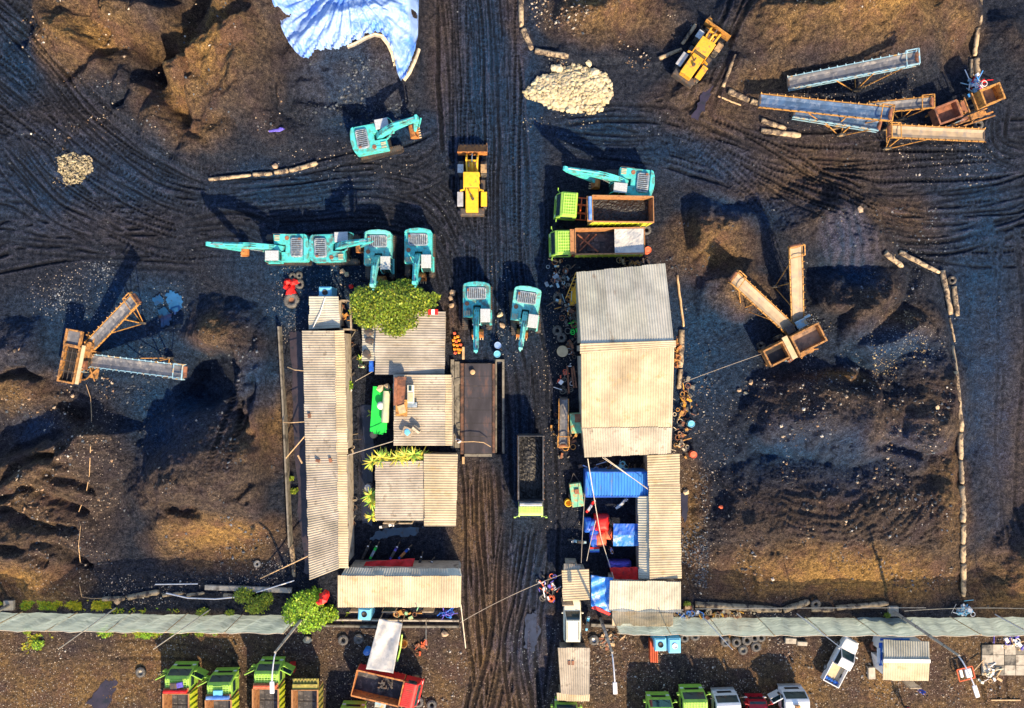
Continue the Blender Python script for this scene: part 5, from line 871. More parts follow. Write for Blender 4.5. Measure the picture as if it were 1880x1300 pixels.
def car(label, px, py, heading, kind='suv', m='cream'):
    p = W(px, py, 1.0); t = empty('station_wagon' if kind == 'suv' else 'pickup_truck', (p.x, p.y, gz(px, py)), math.radians(heading), label, 'car' if kind == 'suv' else 'pickup')
    # lofted body: cross-sections along x (x, halfwidth, ztop)
    L = 2.15 if kind == 'suv' else 2.45; sec = [(-L, .78, .95), (-L + .1, .86, 1.02), (-L + .8, .89, 1.04), (0, .9, 1.04), (L - 1.2, .89, 1.02), (L - .4, .84, .96), (L - .08, .70, .86), (L, .55, .7)]
    mb = MB(); n = len(sec)
    for x, hw_, zt in sec: mb.v += [(x, -hw_, .35), (x, -hw_, zt - .2), (x, -hw_ * .93, zt), (x, hw_ * .93, zt), (x, hw_, zt - .2), (x, hw_, .35)]; mb.t += [(1, 1, 1)] * 6
    for i in range(n - 1):
        for j in range(6): mb.f.append((i * 6 + j, (i + 1) * 6 + j, (i + 1) * 6 + (j + 1) % 6, i * 6 + (j + 1) % 6))
    mb.f += [tuple(range(6)), tuple((n - 1) * 6 + k for k in range(5, -1, -1))]
    if kind == 'pickup':                    # cut: keep rear tray open with separate walls
        keep = [(-.35, .9, 1.04)] + [s_ for s_ in sec if s_[0] > -.3]; mb = MB(); n = len(keep)
        for x, hw_, zt in keep: mb.v += [(x, -hw_, .35), (x, -hw_, zt - .2), (x, -hw_ * .93, zt), (x, hw_ * .93, zt), (x, hw_, zt - .2), (x, hw_, .35)]; mb.t += [(1, 1, 1)] * 6
        for i in range(n - 1):
            for j in range(6): mb.f.append((i * 6 + j, (i + 1) * 6 + j, (i + 1) * 6 + (j + 1) % 6, i * 6 + (j + 1) % 6))
        mb.f += [tuple(range(6)), tuple((n - 1) * 6 + k for k in range(5, -1, -1))]
        tr = MB().bb(-2.4, -.36, -.9, -.82, .45, 1.08).bb(-2.4, -.36, .82, .9, .45, 1.08).bb(-2.48, -2.4, -.9, .9, .45, 1.06).build('tray_wall', m, t, bevel=.02); MB().bb(-2.39, -.36, -.81, .81, .5, .62).build('tray_floor', 'tan', t)
        cl_ = MB()
        for k, (y, c_) in enumerate(((.55, 0), (.25, 0), (-.05, 0), (-.4, 0), (-.62, 0))): cl_.blob((-2.15, y, .74), (.2, .2, .14), k)
        cl_.build('tray_load', 'blue', t)
    body = mb.build('body', m, t, bevel=.04, smooth=True)
    x0, x1, x2, x3 = (-2.0, -1.9, .25, .95) if kind == 'suv' else (-.42, -.3, .55, 1.25)
    gh = MB(); gh.v = [(x0, -.78, 1.0), (x1, -.66, 1.62), (x2, -.66, 1.64), (x3, -.76, 1.02), (x0, .78, 1.0), (x1, .66, 1.62), (x2, .66, 1.64), (x3, .76, 1.02)]; gh.t = [(1, 1, 1)] * 8
    gh.f = [(0, 1, 2, 3), (7, 6, 5, 4), (0, 4, 5, 1), (1, 5, 6, 2), (2, 6, 7, 3)]; gh.build('windows', 'glass', t); MB().prism([(x1 - .04, 1.6), (x1 + .02, 1.68), (x2 - .05, 1.69), (x2 + .06, 1.61)], -.7, .7).build('roof', m, t, bevel=.03)
    pl = MB()
    for s in (-1, 1): pl.bar((x2 + .03, s * .67, 1.64), (x3, s * .77, 1.04), .07).bar((x1, s * .67, 1.62), (x0, s * .78, 1.02), .08)
    pl.build('pillar', m, t)
    for s in (-1, 1):
        MB().box((x3 - .15, s * 1.0, 1.12), (.12, .2, .14)).build('mirror', m, t, bevel=.03); MB().bb(L - .2, L - .02, s * .62 - .14, s * .62 + .14, .62, .78).build('headlight', 'lampw', t)
        if kind == 'suv': MB().bar((-1.7, s * .58, 1.74), (.1, s * .58, 1.74), .04).build('roof_rail', 'black', t)
        for x in (-1.35, 1.35): add_wheel(t, (x, s * .8, .34), .34, .22, 'silver')
    if kind == 'suv': add_wheel(t, (-2.3, 0, .8), .3, .3, 'silver').rotation_euler = (0, 0, 0)
    return t
car('cream station wagon with dark windscreen parked north-south by the guard hut', 1051, 1139, 90); car('white pickup with an open tray and blue bags in it, parked askew', 1546, 1216, 62, 'pickup', 'white')

# ------------------------------------------------------------ conveyors and hoppers
def conveyor(label, p0, z0, p1, z1, wd, beltm, framem, legs=True, truss=False, group='belt conveyors', legside=1, idlers=True, head=True, leg_at=.68):
    a, b = W(*p0, z0), W(*p1, z1); d = b - a; L = d.length; t = empty('belt_conveyor', a, 0, label, 'conveyor', group)
    ux = d.normalized(); uy = Vector((0, 0, 1)).cross(ux).normalized(); uz = ux.cross(uy); Q = Matrix((ux, uy, uz)).transposed()
    def L_(x, y, z): return Q @ Vector((x, y, z))
    hw_ = wd / 2; mb = MB(); n = 30; R2 = random.Random(int(p0[0])); pr = [(-hw_, .12), (-hw_ * .45, 0), (hw_ * .45, 0), (hw_, .12)]
    for i in range(n + 1):
        for (yy, zz) in pr: mb.v.append(tuple(L_(L * i / n, yy, zz + R2.uniform(-.01, .01)))); mb.t.append((1, 1, 1))
    mb.f += [(i * 4 + j, (i + 1) * 4 + j, (i + 1) * 4 + j + 1, i * 4 + j + 1) for i in range(n) for j in range(3)]; be = mb.build('belt', beltm, t, normals=False); so = be.modifiers.new('s', 'SOLIDIFY'); so.thickness = .03
    for s in (-1, 1):
        r_ = MB().bar(L_(0, s * (hw_ + .10), .04), L_(L, s * (hw_ + .10), .04), .09, .16); k = MB()
        if truss:
            r_.bar(L_(0, s * (hw_ + .10), -.5), L_(L, s * (hw_ + .10), -.5), .07, .08); m_ = int(L / .8)
            for i in range(m_): x = L * i / m_; r_.bar(L_(x, s * (hw_ + .1), -.5), L_(x + L / m_, s * (hw_ + .1), 0), .05)
        r_.build('side_rail', framem, t)
    if idlers:
        m_ = int(L / .75); k = MB()
        for i in range(m_ + 1): x = L * i / m_; k.bar(L_(x, -hw_ - .16, .06 if i % 2 else .02), L_(x, hw_ + .16, .06 if i % 2 else .02), .06, .05)
        k.v = [(v[0] - uz.x * .10, v[1] - uz.y * .1, v[2] - uz.z * .10) for v in k.v]; k.build('idler_frames', framem, t)
        k = MB()
        for i in range(m_ + 1):
            x = L * i / m_
            for s in (-1, 1): k.bar(L_(x, s * (hw_ + .06), .1), L_(x, s * (hw_ + .22), .24), .07)
        k.build('brackets', framem, t)
    MB().tube([L_(L + .02, -hw_, -.08), L_(L + .02, hw_, -.08)], .2, 12).build('head_drum', 'rustm', t); MB().tube([L_(0, -hw_, -.08), L_(0, hw_, -.08)], .16, 12).build('tail_drum', 'trackm', t)
    if head:
        k = MB().bar(L_(L - .9, -hw_ - .2, .42), L_(L + .15, -hw_ - .2, .42), .08).bar(L_(L - .9, hw_ + .2, .42), L_(L + .15, hw_ + .2, .42), .08).bar(L_(L - .9, -hw_ - .2, .42), L_(L - .9, hw_ + .2, .42), .08).bar(L_(L + .15, -hw_ - .2, .42), L_(L + .15, hw_ + .2, .42), .1)
        for x in (L - .9, L + .15):
            for s in (-1, 1): k.bar(L_(x, s * (hw_ + .2), 0), L_(x, s * (hw_ + .2), .42), .07)
        k.build('head_frame', framem, t)
    if legs:
        x = L * leg_at; h = (a + ux * x).z; foot_z = -.05 - a.z; k = MB()
        for s in (-1, 1):
            q = L_(x, s * (hw_ + .1), 0); ft = Vector((q.x + uy.x * s * .35, q.y + uy.y * s * .35, foot_z)); k.bar(q, ft, .1); q2 = L_(x - L * .3, s * (hw_ + .1), 0); k.bar(q2, ft, .07); q3 = L_(min(L, x + L * .25), s * (hw_ + .1), 0); k.bar(q3, ft, .07)
        fa = Vector((L_(x, -hw_ - .1, 0).x - uy.x * .35, L_(x, -hw_ - .1, 0).y - uy.y * .35, foot_z + .3)); fb = Vector((L_(x, hw_ + .1, 0).x + uy.x * .35, L_(x, hw_ + .1, 0).y + uy.y * .35, foot_z + .3)); k.bar(fa, fb, .08); k.build('support', 'frameo', t)
        for f_ in (fa, fb): w1, w2 = MB(), MB(); wheel(w1, w2, f_ + Vector((0, 0, .1)), .4, .22); o_ = w1.build('wheel', 'rubber', t); w2.build('rim', 'rim', o_)
    return t
CV = 'belt conveyor '
conveyor('northernmost ' + CV + 'with pale blue rails, alone above the others', (1447, 153), 1.0, (1683, 106), 5.2, 1.0, 'belt', 'frameb', truss=True)
conveyor('widest ' + CV + 'with a dusty blue belt and orange head frame', (1395, 185), 1.6, (1634, 210), 3.4, 1.15, 'beltb', 'frameo')
conveyor('pale blue truss ' + CV + 'running just under the widest one', (1458, 206), .8, (1614, 230), 2.6, .85, 'beltb', 'frameb', truss=True, head=False)
conveyor('short orange-railed ' + CV + 'between the widest one and the orange crusher', (1595, 199), .8, (1710, 188), 2.4, .9, 'belt', 'frameo')
conveyor('sand-coloured ' + CV + 'with a row of side brackets, southernmost of its cluster', (1806, 249), .7, (1634, 241), 2.8, 1.05, 'beltc', 'frameo', leg_at=.9)
conveyor('diagonal ' + CV + 'with orange rails rising north-east from the western screen', (167, 634), 1.0, (249, 549), 4.0, 1.0, 'belt', 'frameo')
conveyor('eastward ' + CV + 'with pale blue brackets from the western screen', (168, 662), 1.0, (338, 683), 4.2, 1.05, 'belt', 'frameb')
conveyor('sand-coloured diagonal ' + CV + 'rising north-west from the eastern screen', (1452, 606), 1.0, (1347, 509), 4.2, 1.05, 'beltc', 'frameo', leg_at=.6)
conveyor('sand-coloured north-south ' + CV + 'next to the striped coal ramp', (1464, 592), 1.0, (1460, 453), 4.6, 1.05, 'beltc', 'frameo', leg_at=.55)
conveyor('small grey ' + CV + 'with orange ends lying along the west side of the barn', (1035, 732), .8, (1034, 818), 1.1, .75, 'cabroof' and 'belt', 'frameo', legs=False, idlers=False)
def screen(label, px, py, rz, hop, parts_extra=(), z=1.6, cat='screen'):
    # px,py centre; local x along the machine. hop: list of open boxes (x0,x1,y0,y1,z0,z1,inner)
    p = W(px, py, 1.5); t = empty('screening_machine', (p.x, p.y, -.02), math.radians(rz), label, 'machine')
    for (x0, x1, y0, y1, z0, z1, inner, rimm) in hop:
        h = MB(); th = .08; h.bb(x0, x1, y0, y0 + th, z0, z1).bb(x0, x1, y1 - th, y1, z0, z1).bb(x0, x0 + th, y0 + th, y1 - th, z0, z1).bb(x1 - th, x1, y0 + th, y1 - th, z0, z1); b = h.build('hopper', rimm, t)
        MB().bb(x0 + .08, x1 - .08, y0 + .08, y1 - .08, z0 + .05, z0 + .12 + (z1 - z0) * .25).build('lining', inner, b)
        r_ = MB().bb(x0 - .06, x1 + .06, y0 - .06, y0 + .1, z1, z1 + .09).bb(x0 - .06, x1 + .06, y1 - .1, y1 + .06, z1, z1 + .09).bb(x0 - .06, x0 + .1, y0 + .1, y1 - .1, z1, z1 + .09).bb(x1 - .1, x1 + .06, y0 + .1, y1 - .1, z1, z1 + .09); r_.build('rim', rimm, b)
    X0_ = min(h_[0] for h_ in hop); X1_ = max(h_[1] for h_ in hop); Y0_, Y1_ = hop[0][2], hop[0][3]
    ch = MB().bb(X0_, X1_, Y0_ + .1, Y0_ + .25, .75, .95).bb(X0_, X1_, Y1_ - .25, Y1_ - .1, .75, .95)
    for x in (X0_ + .3, (X0_ + X1_) / 2, X1_ - .3):
        for y in (Y0_ + .2, Y1_ - .2): ch.bb(x - .08, x + .08, y - .08, y + .08, 0, hop[0][4] + .02)
    ch.build('chassis', 'rframe', t)
    for (nm, m, mb) in parts_extra: mb.build(nm, m, t)
    for y in (Y0_ - .25, Y1_ + .25): add_wheel(t, ((X0_ + X1_) / 2 - .4, y, .5), .5, .28)
    return t
mot = lambda: [('engine', 'rframe', MB().bb(.2, 1.2, -1.5, -.95, 1.0, 1.6).bar((1.3, -1.2, 1.2), (2.3, -1.6, 1.3), .12).bar((0, -1.0, 1.4), (1.8, -1.0, 1.9), .1).bar((.4, -1.7, 1.2), (1.4, -1.0, 1.7), .08).lathe((1.5, -1.3, 1.1), [(0, .5), (.3, .5), (.3, 0)])), ('belt_guard', 'rustm', MB().box((-.6, -1.2, 1.5), (.9, .3, .5), .2)), ('ladder', 'frameb', MB().bar((-1.4, -1.1, 0), (-1.2, -1.2, 2.0), .06).bar((-1.1, -1.1, 0), (-.9, -1.2, 2.0), .06).bar((-1.35, -1.12, .7), (-1.05, -1.12, .7), .05).bar((-1.3, -1.15, 1.4), (-1.0, -1.15, 1.4), .05))]
screen('western screening machine with a long dark grid and a grey chute at its north end', 136, 656, 79, [(-2.5, 1.1, -.78, .78, 1.2, 2.1, 'black', 'rframe'), (1.2, 2.7, -.75, .75, 1.9, 2.25, 'belt', 'rframe')],
  mot() + [('grid', 'trackm', sum([[MB()]], [])[0].bb(-2.4, 1.0, -.03, .03, 1.95, 2.0).bb(-2.4, 1.0, -.45, -.41, 1.95, 2.0).bb(-2.4, 1.0, .41, .45, 1.95, 2.0).bb(-1.4, -1.35, -.75, .75, 2.3, 2.34).bb(-.4, -.35, -.75, .75, 2.3, 2.34).bb(.5, .55, -.75, .75, 2.3, 2.34)), ('walkway', 'tan', MB().bb(-2.5, 1.4, -1.25, -.92, 2.0, 2.1)), ('platform', 'rframe', MB().bb(-.6, .8, -2.1, -1.35, .9, 1.0).bb(-1.8, -.8, -2.3, -1.4, .8, .9).bar((-2, -1.4, 1.2), (-.5, -2.4, 1.0), .1).bar((-2, -2.3, 1.2), (-.6, -1.4, 1.1), .1).bar((.9, -1.3, 1.2), (.9, -2.3, 1.0), .1))])
screen('eastern screening machine with two open orange-rimmed boxes below the two sand-coloured conveyors', 1453, 634, 27, [(-.1, 2.9, -.95, .95, 1.4, 2.6, 'rusthop', 'rframe'), (-3.0, -.9, -.85, .85, 1.2, 2.2, 'black', 'rframe')],
  mot() + [('cross_chute', 'tan', MB().bb(-.8, -.25, -1.2, 1.2, 2.1, 2.3)), ('feed_frame', 'trackm', MB().bb(.1, .9, 1.1, 1.8, 1.6, 1.7).bar((.1, 1.1, 1.9), (.1, 1.9, 1.9), .08).bar((.9, 1.1, 1.9), (.9, 1.9, 1.9), .08).bar((.1, 1.9, 1.9), (.9, 1.9, 1.9), .08)), ('feed_frame', 'frameb', MB().bb(1.3, 2.4, 1.2, 1.9, 1.5, 1.6).bar((1.3, 1.2, 1.9), (2.4, 1.2, 1.9), .07).bar((1.3, 1.9, 1.9), (2.4, 1.9, 1.9), .07).tube([(2.3, 1.9, 1.8), (2.9, 1.9, 1.8)], .14))])
screen('rusty orange crusher with a tall open hopper at the north-east corner by the tyre', 1770, 196, 21, [(.9, 2.9, -.8, .8, 1.6, 3.0, 'rusthop', 'frameo'), (-3.2, -.9, -.85, .85, 1.0, 2.0, 'rustm', 'rustm')],
  mot() + [('cross_frame', 'rframe', MB().bar((-.8, -.8, 2), (-.8, .8, 2), .12).bar((-.2, -.8, 2.2), (-.2, .8, 2.2), .12).bar((.5, -.9, 2.4), (.5, .9, 2.4), .12).bar((-3, -1.3, 1.0), (2.6, -1.5, 1.4), .14).bar((-3, -1.6, .9), (2.8, -1.9, 1.2), .12)), ('chute', 'rustm', MB().bb(-.75, .4, -.6, .6, 1.2, 1.5))])

# ------------------------------------------------------------ logs, walls, poles
def log(label, p0, p1, r=.27, z=0.0, grp='weathered logs laid as yard edging', m='log', square=False):
    a, b = G(*p0), G(*p1); a.z += r * .75 + z; b.z += r * .75 + z; R2 = random.Random(int(p0[0] * 7 + p0[1])); n = 10; r *= R2.uniform(.8, 1.05); tap = R2.uniform(-.6, 1); a.z -= R2.uniform(0, .6) * r; b.z -= R2.uniform(0, .6) * r; mb = MB()
    if square: mb.bar(a, b, r * 2.2, r * 1.5)
    else:
        L = (b - a); sd_ = Vector((-L.y, L.x, 0)).normalized(); pts = []; 
        for i in range(n + 1): u = i / n; pts.append(a.lerp(b, u) + sd_ * R2.uniform(-.03, .03))
        o_ = len(mb.v); mb.tube([pts[0] - L.normalized() * 0.02] + pts, r, 10)
        q = 0
        for i in range(n + 2):
            k = (.7 if i in (0, n + 1) else 1) * (1 + R2.uniform(-.10, .10)) * (1.08 - .25 * tap * i / n); c = pts[max(0, i - 1)]
            for j in range(10): v = Vector(mb.v[o_ + i * 10 + j]); mb.v[o_ + i * 10 + j] = tuple(c + (v - c) * k * (1 + R2.uniform(-.03, .03)))
    mb.v = [tuple(Vector(v) - a) for v in mb.v]; o2 = mb.build('log', m, bevel=.03 if square else 0, smooth=not square); o2.location = a
    return tag(o2, label, 'log', grp)
ordn = ['first', 'second', 'third', 'fourth', 'fifth', 'sixth', 'seventh', 'eighth', 'ninth']
def chain(fmt, segs, r=.27, **k):
    for i, s in enumerate(segs): log(fmt.format(ordn[i]), s[0], s[1], s[2] if len(s) > 2 else r, **k)
chain('{} pale log from the north in the line east of the top of the road', [((956, -30), (957, 51)), ((960, 56), (977, 92)), ((983, 95), (1043, 105))])
chain('{} log from the south-west beside the turned loader', [((1210, 108), (1251, 91)), ((1252, 82), (1277, 46))], .2)
chain('{} log from the west, leading up to the widest conveyor', [((1327, 160), (1350, 101), .2), ((1337, 168), (1375, 185)), ((1378, 187), (1394, 191))])
chain('{} log from the top of the pair lying loose below the widest conveyor', [((1397, 222), (1442, 237)), ((1397, 240), (1468, 250))])
tag(log('', (1318, 177), (1360, 194), .1, m='plank'), 'thin brown pole lying just west of the widest conveyor', 'pole')
chain('{} log from the top in the north-east boundary line above the crusher', [((1799, -30), (1799, 46), .2), ((1795, 52), (1787, 104), .2), ((1782, 110), (1783, 142), .18), ((1791, 109), (1794, 152)), ((1792, 180), (1802, 215))])
chain('{} log from the west in the curved line below the smooth north-west heap', [((385, 330), (462, 322)), ((466, 321), (500, 319)), ((505, 318), (530, 314)), ((533, 314), (583, 300))], .24)
chain('{} log from the top in the boundary south-east of the striped ramp', [((1623, 465), (1655, 490)), ((1650, 463), (1723, 501)), ((1728, 497), (1744, 578)), ((1750, 526), (1757, 580)), ((1743, 584), (1752, 628), .13), ((1748, 636), (1756, 700), .2)])
chain('{} log from the north in the straight eastern boundary line', [((1752, 682), (1763, 792)), ((1761, 795), (1763, 843)), ((1762, 846), (1764, 888)), ((1764, 892), (1767, 959)), ((1767, 963), (1767, 998)), ((1767, 1001), (1767, 1032)), ((1767, 1035), (1768, 1094), .3)], .25)
chain('{} log from the north along the east wall of the barn', [((1252, 606), (1248, 675)), ((1249, 678), (1246, 714))])
tag(log('', (1243, 505), (1255, 600), .12, m='plank'), 'long thin plank on the ground north of the barn-side logs', 'plank')
chain('{} log from the west behind the south-eastern netting', [((1276, 1109), (1433, 1119), .3), ((1437, 1119), (1484, 1103), .32), ((1488, 1117), (1529, 1118)), ((1534, 1115), (1628, 1106), .3)])
chain('{} log from the west behind the south-western netting', [((190, 1099), (230, 1098), .24), ((238, 1096), (293, 1086), .27), ((300, 1093), (338, 1088), .2), ((345, 1092), (376, 1088), .2), ((412, 1092), (440, 1095), .22)])
tag(log('', (378, 1077), (537, 1083), .26, m='concrete', square=True), 'long straight square concrete beam north of the small green bush', 'beam')
def along(name, label, cat, pts, h, wd, m, z0=-.3, kind=None):
    mb = MB(); P = [G(*p) for p in pts]
    for a, b in zip(P[:-1], P[1:]): a2, b2 = Vector((a.x, a.y, (z0 + h) / 2)), Vector((b.x, b.y, (z0 + h) / 2)); mb.bar(a2, b2, wd, h - z0)
    o_ = mb.build(name, m); return tag(o_, label, cat)
along('boundary_wall', 'thin low wall along the west bank of the long water ditch', 'wall', [(516, 600), (524, 740), (533, 920), (537, 1000)], 1.0, .16, 'concd'); log('short thick log continuing the thin ditch wall to the south', (536, 998), (541, 1058), .24)
along('drain_wall', 'northern low concrete kerb of the drain south of the wide low cream roof', 'wall', [(578, 1136), (690, 1137), (843, 1138)], .35, .15, 'concrete'); along('drain_wall', 'southern low concrete kerb of the drain south of the wide low cream roof', 'wall', [(572, 1147), (700, 1149), (843, 1149)], .3, .2, 'concd')
along('netting_kerb', 'concrete footing below the end of the eastern netting near the ribbed roof', 'kerb', [(1085, 1146), (1128, 1148)], .3, .3, 'concd')
# netting fences
netm = bpy.data.materials.new('pale_green_netting'); netm.use_nodes = True; n_, l_ = netm.node_tree.nodes, netm.node_tree.links; n_.remove(n_['Principled BSDF'])
tb, db, tr_ = n_.new('ShaderNodeBsdfTranslucent'), n_.new('ShaderNodeBsdfDiffuse'), n_.new('ShaderNodeBsdfTransparent'); m1, m2 = n_.new('ShaderNodeMixShader'), n_.new('ShaderNodeMixShader'); tcn = n_.new('ShaderNodeTexCoord'); mp_ = n_.new('ShaderNodeMapping'); mp_.inputs['Scale'].default_value = (.25, 1, 2.2); nz_ = n_.new('ShaderNodeTexNoise'); nz_.inputs['Scale'].default_value = 1.6; nz_.inputs['Detail'].default_value = 5
cr_ = n_.new('ShaderNodeMix'); cr_.data_type = 'RGBA'; cr_.inputs[6].default_value = (.15, .235, .25, 1); cr_.inputs[7].default_value = (.46, .56, .58, 1)
l_.new(tcn.outputs['Object'], mp_.inputs[0]); l_.new(mp_.outputs[0], nz_.inputs['Vector']); l_.new(nz_.outputs[0], cr_.inputs[0]); l_.new(cr_.outputs[2], tb.inputs[0]); l_.new(cr_.outputs[2], db.inputs[0]); m1.inputs[0].default_value = .62; l_.new(db.outputs[0], m1.inputs[1]); l_.new(tb.outputs[0], m1.inputs[2])
mr_ = n_.new('ShaderNodeMapRange'); mr_.inputs[1].default_value = .3; mr_.inputs[2].default_value = .7; mr_.inputs[3].default_value = .42; mr_.inputs[4].default_value = .12; l_.new(nz_.outputs[0], mr_.inputs[0]); l_.new(mr_.outputs[0], m2.inputs[0]); l_.new(m1.outputs[0], m2.inputs[1]); l_.new(tr_.outputs[0], m2.inputs[2]); l_.new(m2.outputs[0], n_['Material Output'].inputs[0])
def netting(label, pts, h=4.6, seed=1):
    P = [W(x, y) for x, y in pts]; a0 = P[0]; t = empty('netting_fence', (a0.x, a0.y, 0), 0, label, 'fence'); D = [0]
    for a, b in zip(P[:-1], P[1:]): D.append(D[-1] + (b - a).length)
    n, m_ = int(D[-1] / .35), 14; r0 = np.random.RandomState(seed).rand(8) * 6; mb = MB()
    for i in range(n + 1):
        s = D[-1] * i / n; k = max(j for j in range(len(D)) if D[j] <= s + 1e-6); k = min(k, len(P) - 2); u = (s - D[k]) / (D[k + 1] - D[k]); q = P[k].lerp(P[k + 1], u) - a0
        for j in range(m_ + 1):
            v = j / m_; sag = .22 * math.sin(s * 2 * PI / 5.2 + r0[0]) ** 2 * v; w_ = (.16 * math.sin(s * 1.3 + r0[1] + v * 2) + .10 * math.sin(s * 3.7 + v * 5 + r0[2]) + .05 * math.sin(s * 9 + v * 3)) * (math.sin(PI * min(1, v * 1.1)) + .25)
            mb.v.append((q.x, q.y + w_ + .0, v * h - sag)); mb.t.append((1, 1, 1))
    mb.f += [(i * (m_ + 1) + j, (i + 1) * (m_ + 1) + j, (i + 1) * (m_ + 1) + j + 1, i * (m_ + 1) + j + 1) for i in range(n) for j in range(m_)]; me = mb.build('net', netm, t, normals=False, smooth=True)
    top = [Vector(mb.v[i * (m_ + 1) + m_]) for i in range(0, n + 1, 2)]; MB().tube(top, .03, 6).build('top_rope', 'rope', t)
    for i in range(0, n + 1, max(1, int(n / max(1, round(D[-1] / 5.2))))): v0, v1 = Vector(mb.v[i * (m_ + 1)]), Vector(mb.v[i * (m_ + 1) + m_]); MB().tube([(v0.x, v0.y + .12, -.2), (v1.x, v1.y + .12, v1.z + .25)], .045, 6).build('post', 'plank', t)
    return t
netting('long pale green mesh fence across the south-west, ending at the bright bush', [(-60, 1124), (200, 1127), (400, 1129), (548, 1130)]); netting('long pale green mesh fence across the south-east, starting in front of the ribbed roof', [(1124, 1132), (1300, 1134), (1600, 1134), (1760, 1134), (1940, 1132)], seed=5)
def pole(label, px, py, h, lx=0, ly=0, r=.07, m='rope'):
    a = G(px, py); t = MB().tube([(0, 0, -.2), (lx * .5, ly * .5, h / 2), (lx, ly, h)], r, 8, r1=r * .6); o_ = t.build('pole', m); o_.location = a; return tag(o_, label, 'pole', 'thin poles along the netting')
pole('thin leaning pole at the west end of the south-western netting, brown at the top', 212, 1116, 8.2, -.4, -.7); pole('thin leaning pole above the gap between the first two parked tippers', 386, 1119, 8.0, -1.6, -.6); pole('thin leaning pole beside the used tyres, east netting', 1288, 1130, 7.6, .7, -.2, .06, 'lampw')
pole('thin leaning pole crossing the netting north of the white pickup', 1463, 1127, 8.0, .6, 0, .06, 'lampw'); pole('thin leaning pole at the far east end of the netting', 1827, 1128, 7.6, 0.2, -.2, .06, 'lampw'); pole('thin pole beside the canvas shelter, leaning from the drain', 782, 1136, 5.4, .7, -.4, .06)
def street_lamp(label, px, py, h, arm, foot=True):
    a = G(px, py); t = empty('street_lamp', a, 0, label, 'street lamp', 'street lamps with single arms'); p = MB().tube([(0, 0, -.2), (0, 0, h * .5), (0, 0, h)], .18, 12, r1=.10).build('post', 'concrete', t)
    bd = MB()
    for k in range(1, 5): z = h * k / 5; rr = .18 - .08 * k / 5; bd.lathe((0, 0, z), [(rr, 0), (rr + .025, 0), (rr + .025, .07), (rr, .07)], 12)
    bd.build('band', 'trackm', p)
    ax, ay = arm; pts = [(ax * s, ay * s, h + .9 * math.sin(s * PI / 2)) for s in (0, .15, .35, .6, .85, 1)]; pts[0] = (0, 0, h - .3); MB().tube(pts, .06, 8).build('arm', 'lampw', t)
    e = Vector(pts[-1]); dv = Vector((ax, ay, 0)).normalized(); MB().box(e + dv * .45, (1.05, .38, .16), math.atan2(ay, ax)).build('lamp_head', 'lampw', t, bevel=.05)
    if foot: MB().bb(-.5, .5, -.5, .5, -.2, .3).build('footing', 'concrete', t, bevel=.03)
street_lamp('street lamp rising from the bright bush, its head above the third lime tipper', 562, 1126, 9.2, (.05, -2.2), False); street_lamp('street lamp between the guard hut and the blue cabins, arm pointing south', 1103, 1136, 8.0, (.1, -2.3), False)
street_lamp('street lamp with square concrete footing west of the kiosk, arm curving south-east', 1638, 1121, 10.5, (.7, -2.2)); street_lamp('street lamp cut by the left edge of the photo, on a square cream footing', 19, 1110, 9.5, (-1, -2))
# bamboo props and pipes
def stick(name, label, pts, r=.05, m='plank', cat=None, grp=None):
    o_ = MB().tube([W(*p) for p in pts], r, 7).build(name, m); return tag(o_, label, cat or name.replace('_', ' '), grp)
stick('bamboo_prop', 'bamboo prop leaning on the long shed near its south end', [(478, 1062, .4), (567, 1020, 2.4)], .06); stick('bamboo_prop', 'bamboo prop reaching the long shed over the ditch, halfway down', [(524, 842, .9), (562, 798, 2.5)], .06)
t = stick('crossed_bracket', 'short orange bracket sticking out of the long shed, northern one', [(528, 674, 1.2), (541, 679, 2.3), (560, 681, 2.6)], .05); stick('crossed_bracket', 'short orange bracket sticking out of the long shed onto the ditch wall, southern one', [(520, 775, 1.2), (533, 776, 2.2), (562, 774, 2.6)], .05)
stick('board_bracket', 'T-shaped pale board on a stick over the ditch', [(547, 836, 2.2), (555, 851, 2.2)], .09); stick('pipe', 'straight white pipe lying on the ground left of the concrete beam', [(285, 1073, .3), (363, 1072, .3)], .06, 'lampw'); stick('pipe', 'curved white pipe below the straight concrete beam', [(305, 1089, .5), (345, 1098, .6), (395, 1100, .6), (437, 1096, .6)], .07, 'lampw')
stick('pipe', 'white pipe slanting over the east end of the concrete beam', [(470, 1088, .3), (540, 1066, 1.2)], .06, 'lampw')
pw = [(160, 706), (168, 730), (170, 765), (168, 820), (166, 870), (160, 905), (144, 945), (150, 965), (146, 1000), (150, 1040), (148, 1075), (152, 1095), (170, 1098), (200, 1097)]
tag(MB().tube([G(x, y, .16) for x, y in pw], .03, 6).build('cable', 'plank'), 'winding pale cable on the ground running south from the western screen', 'cable')
def wire(label, a, b, sag=.6, r=.03, m='wire', cat='wire'):
    A, B = W(*a), W(*b); pts = [A.lerp(B, i / 14) - Vector((0, 0, sag * 4 * (i / 14) * (1 - i / 14))) for i in range(15)]; return tag(MB().tube(pts, r, 6).build('overhead_wire', m), label, cat, 'wires hung over the yard')
wire('pale rope hanging across the road from the guard hut to the wide low roof', (1031, 1055, 3), (845, 1143, 3), .8, .028, 'wire'); wire('rope crossing the blue container from the barn to the coral sacks', (1079, 842, 4.6), (1104, 990, 1.8), .3, .04, 'rope'); wire('rope from the coral sacks to the corner of the red tarp', (1103, 985, 1.9), (1127, 1062, 2.4), .3, .035, 'rope'); wire('rope from the drum stack down to the guard hut', (1094, 955, 1.6), (1077, 1030, 2.2), .2, .035, 'rope')
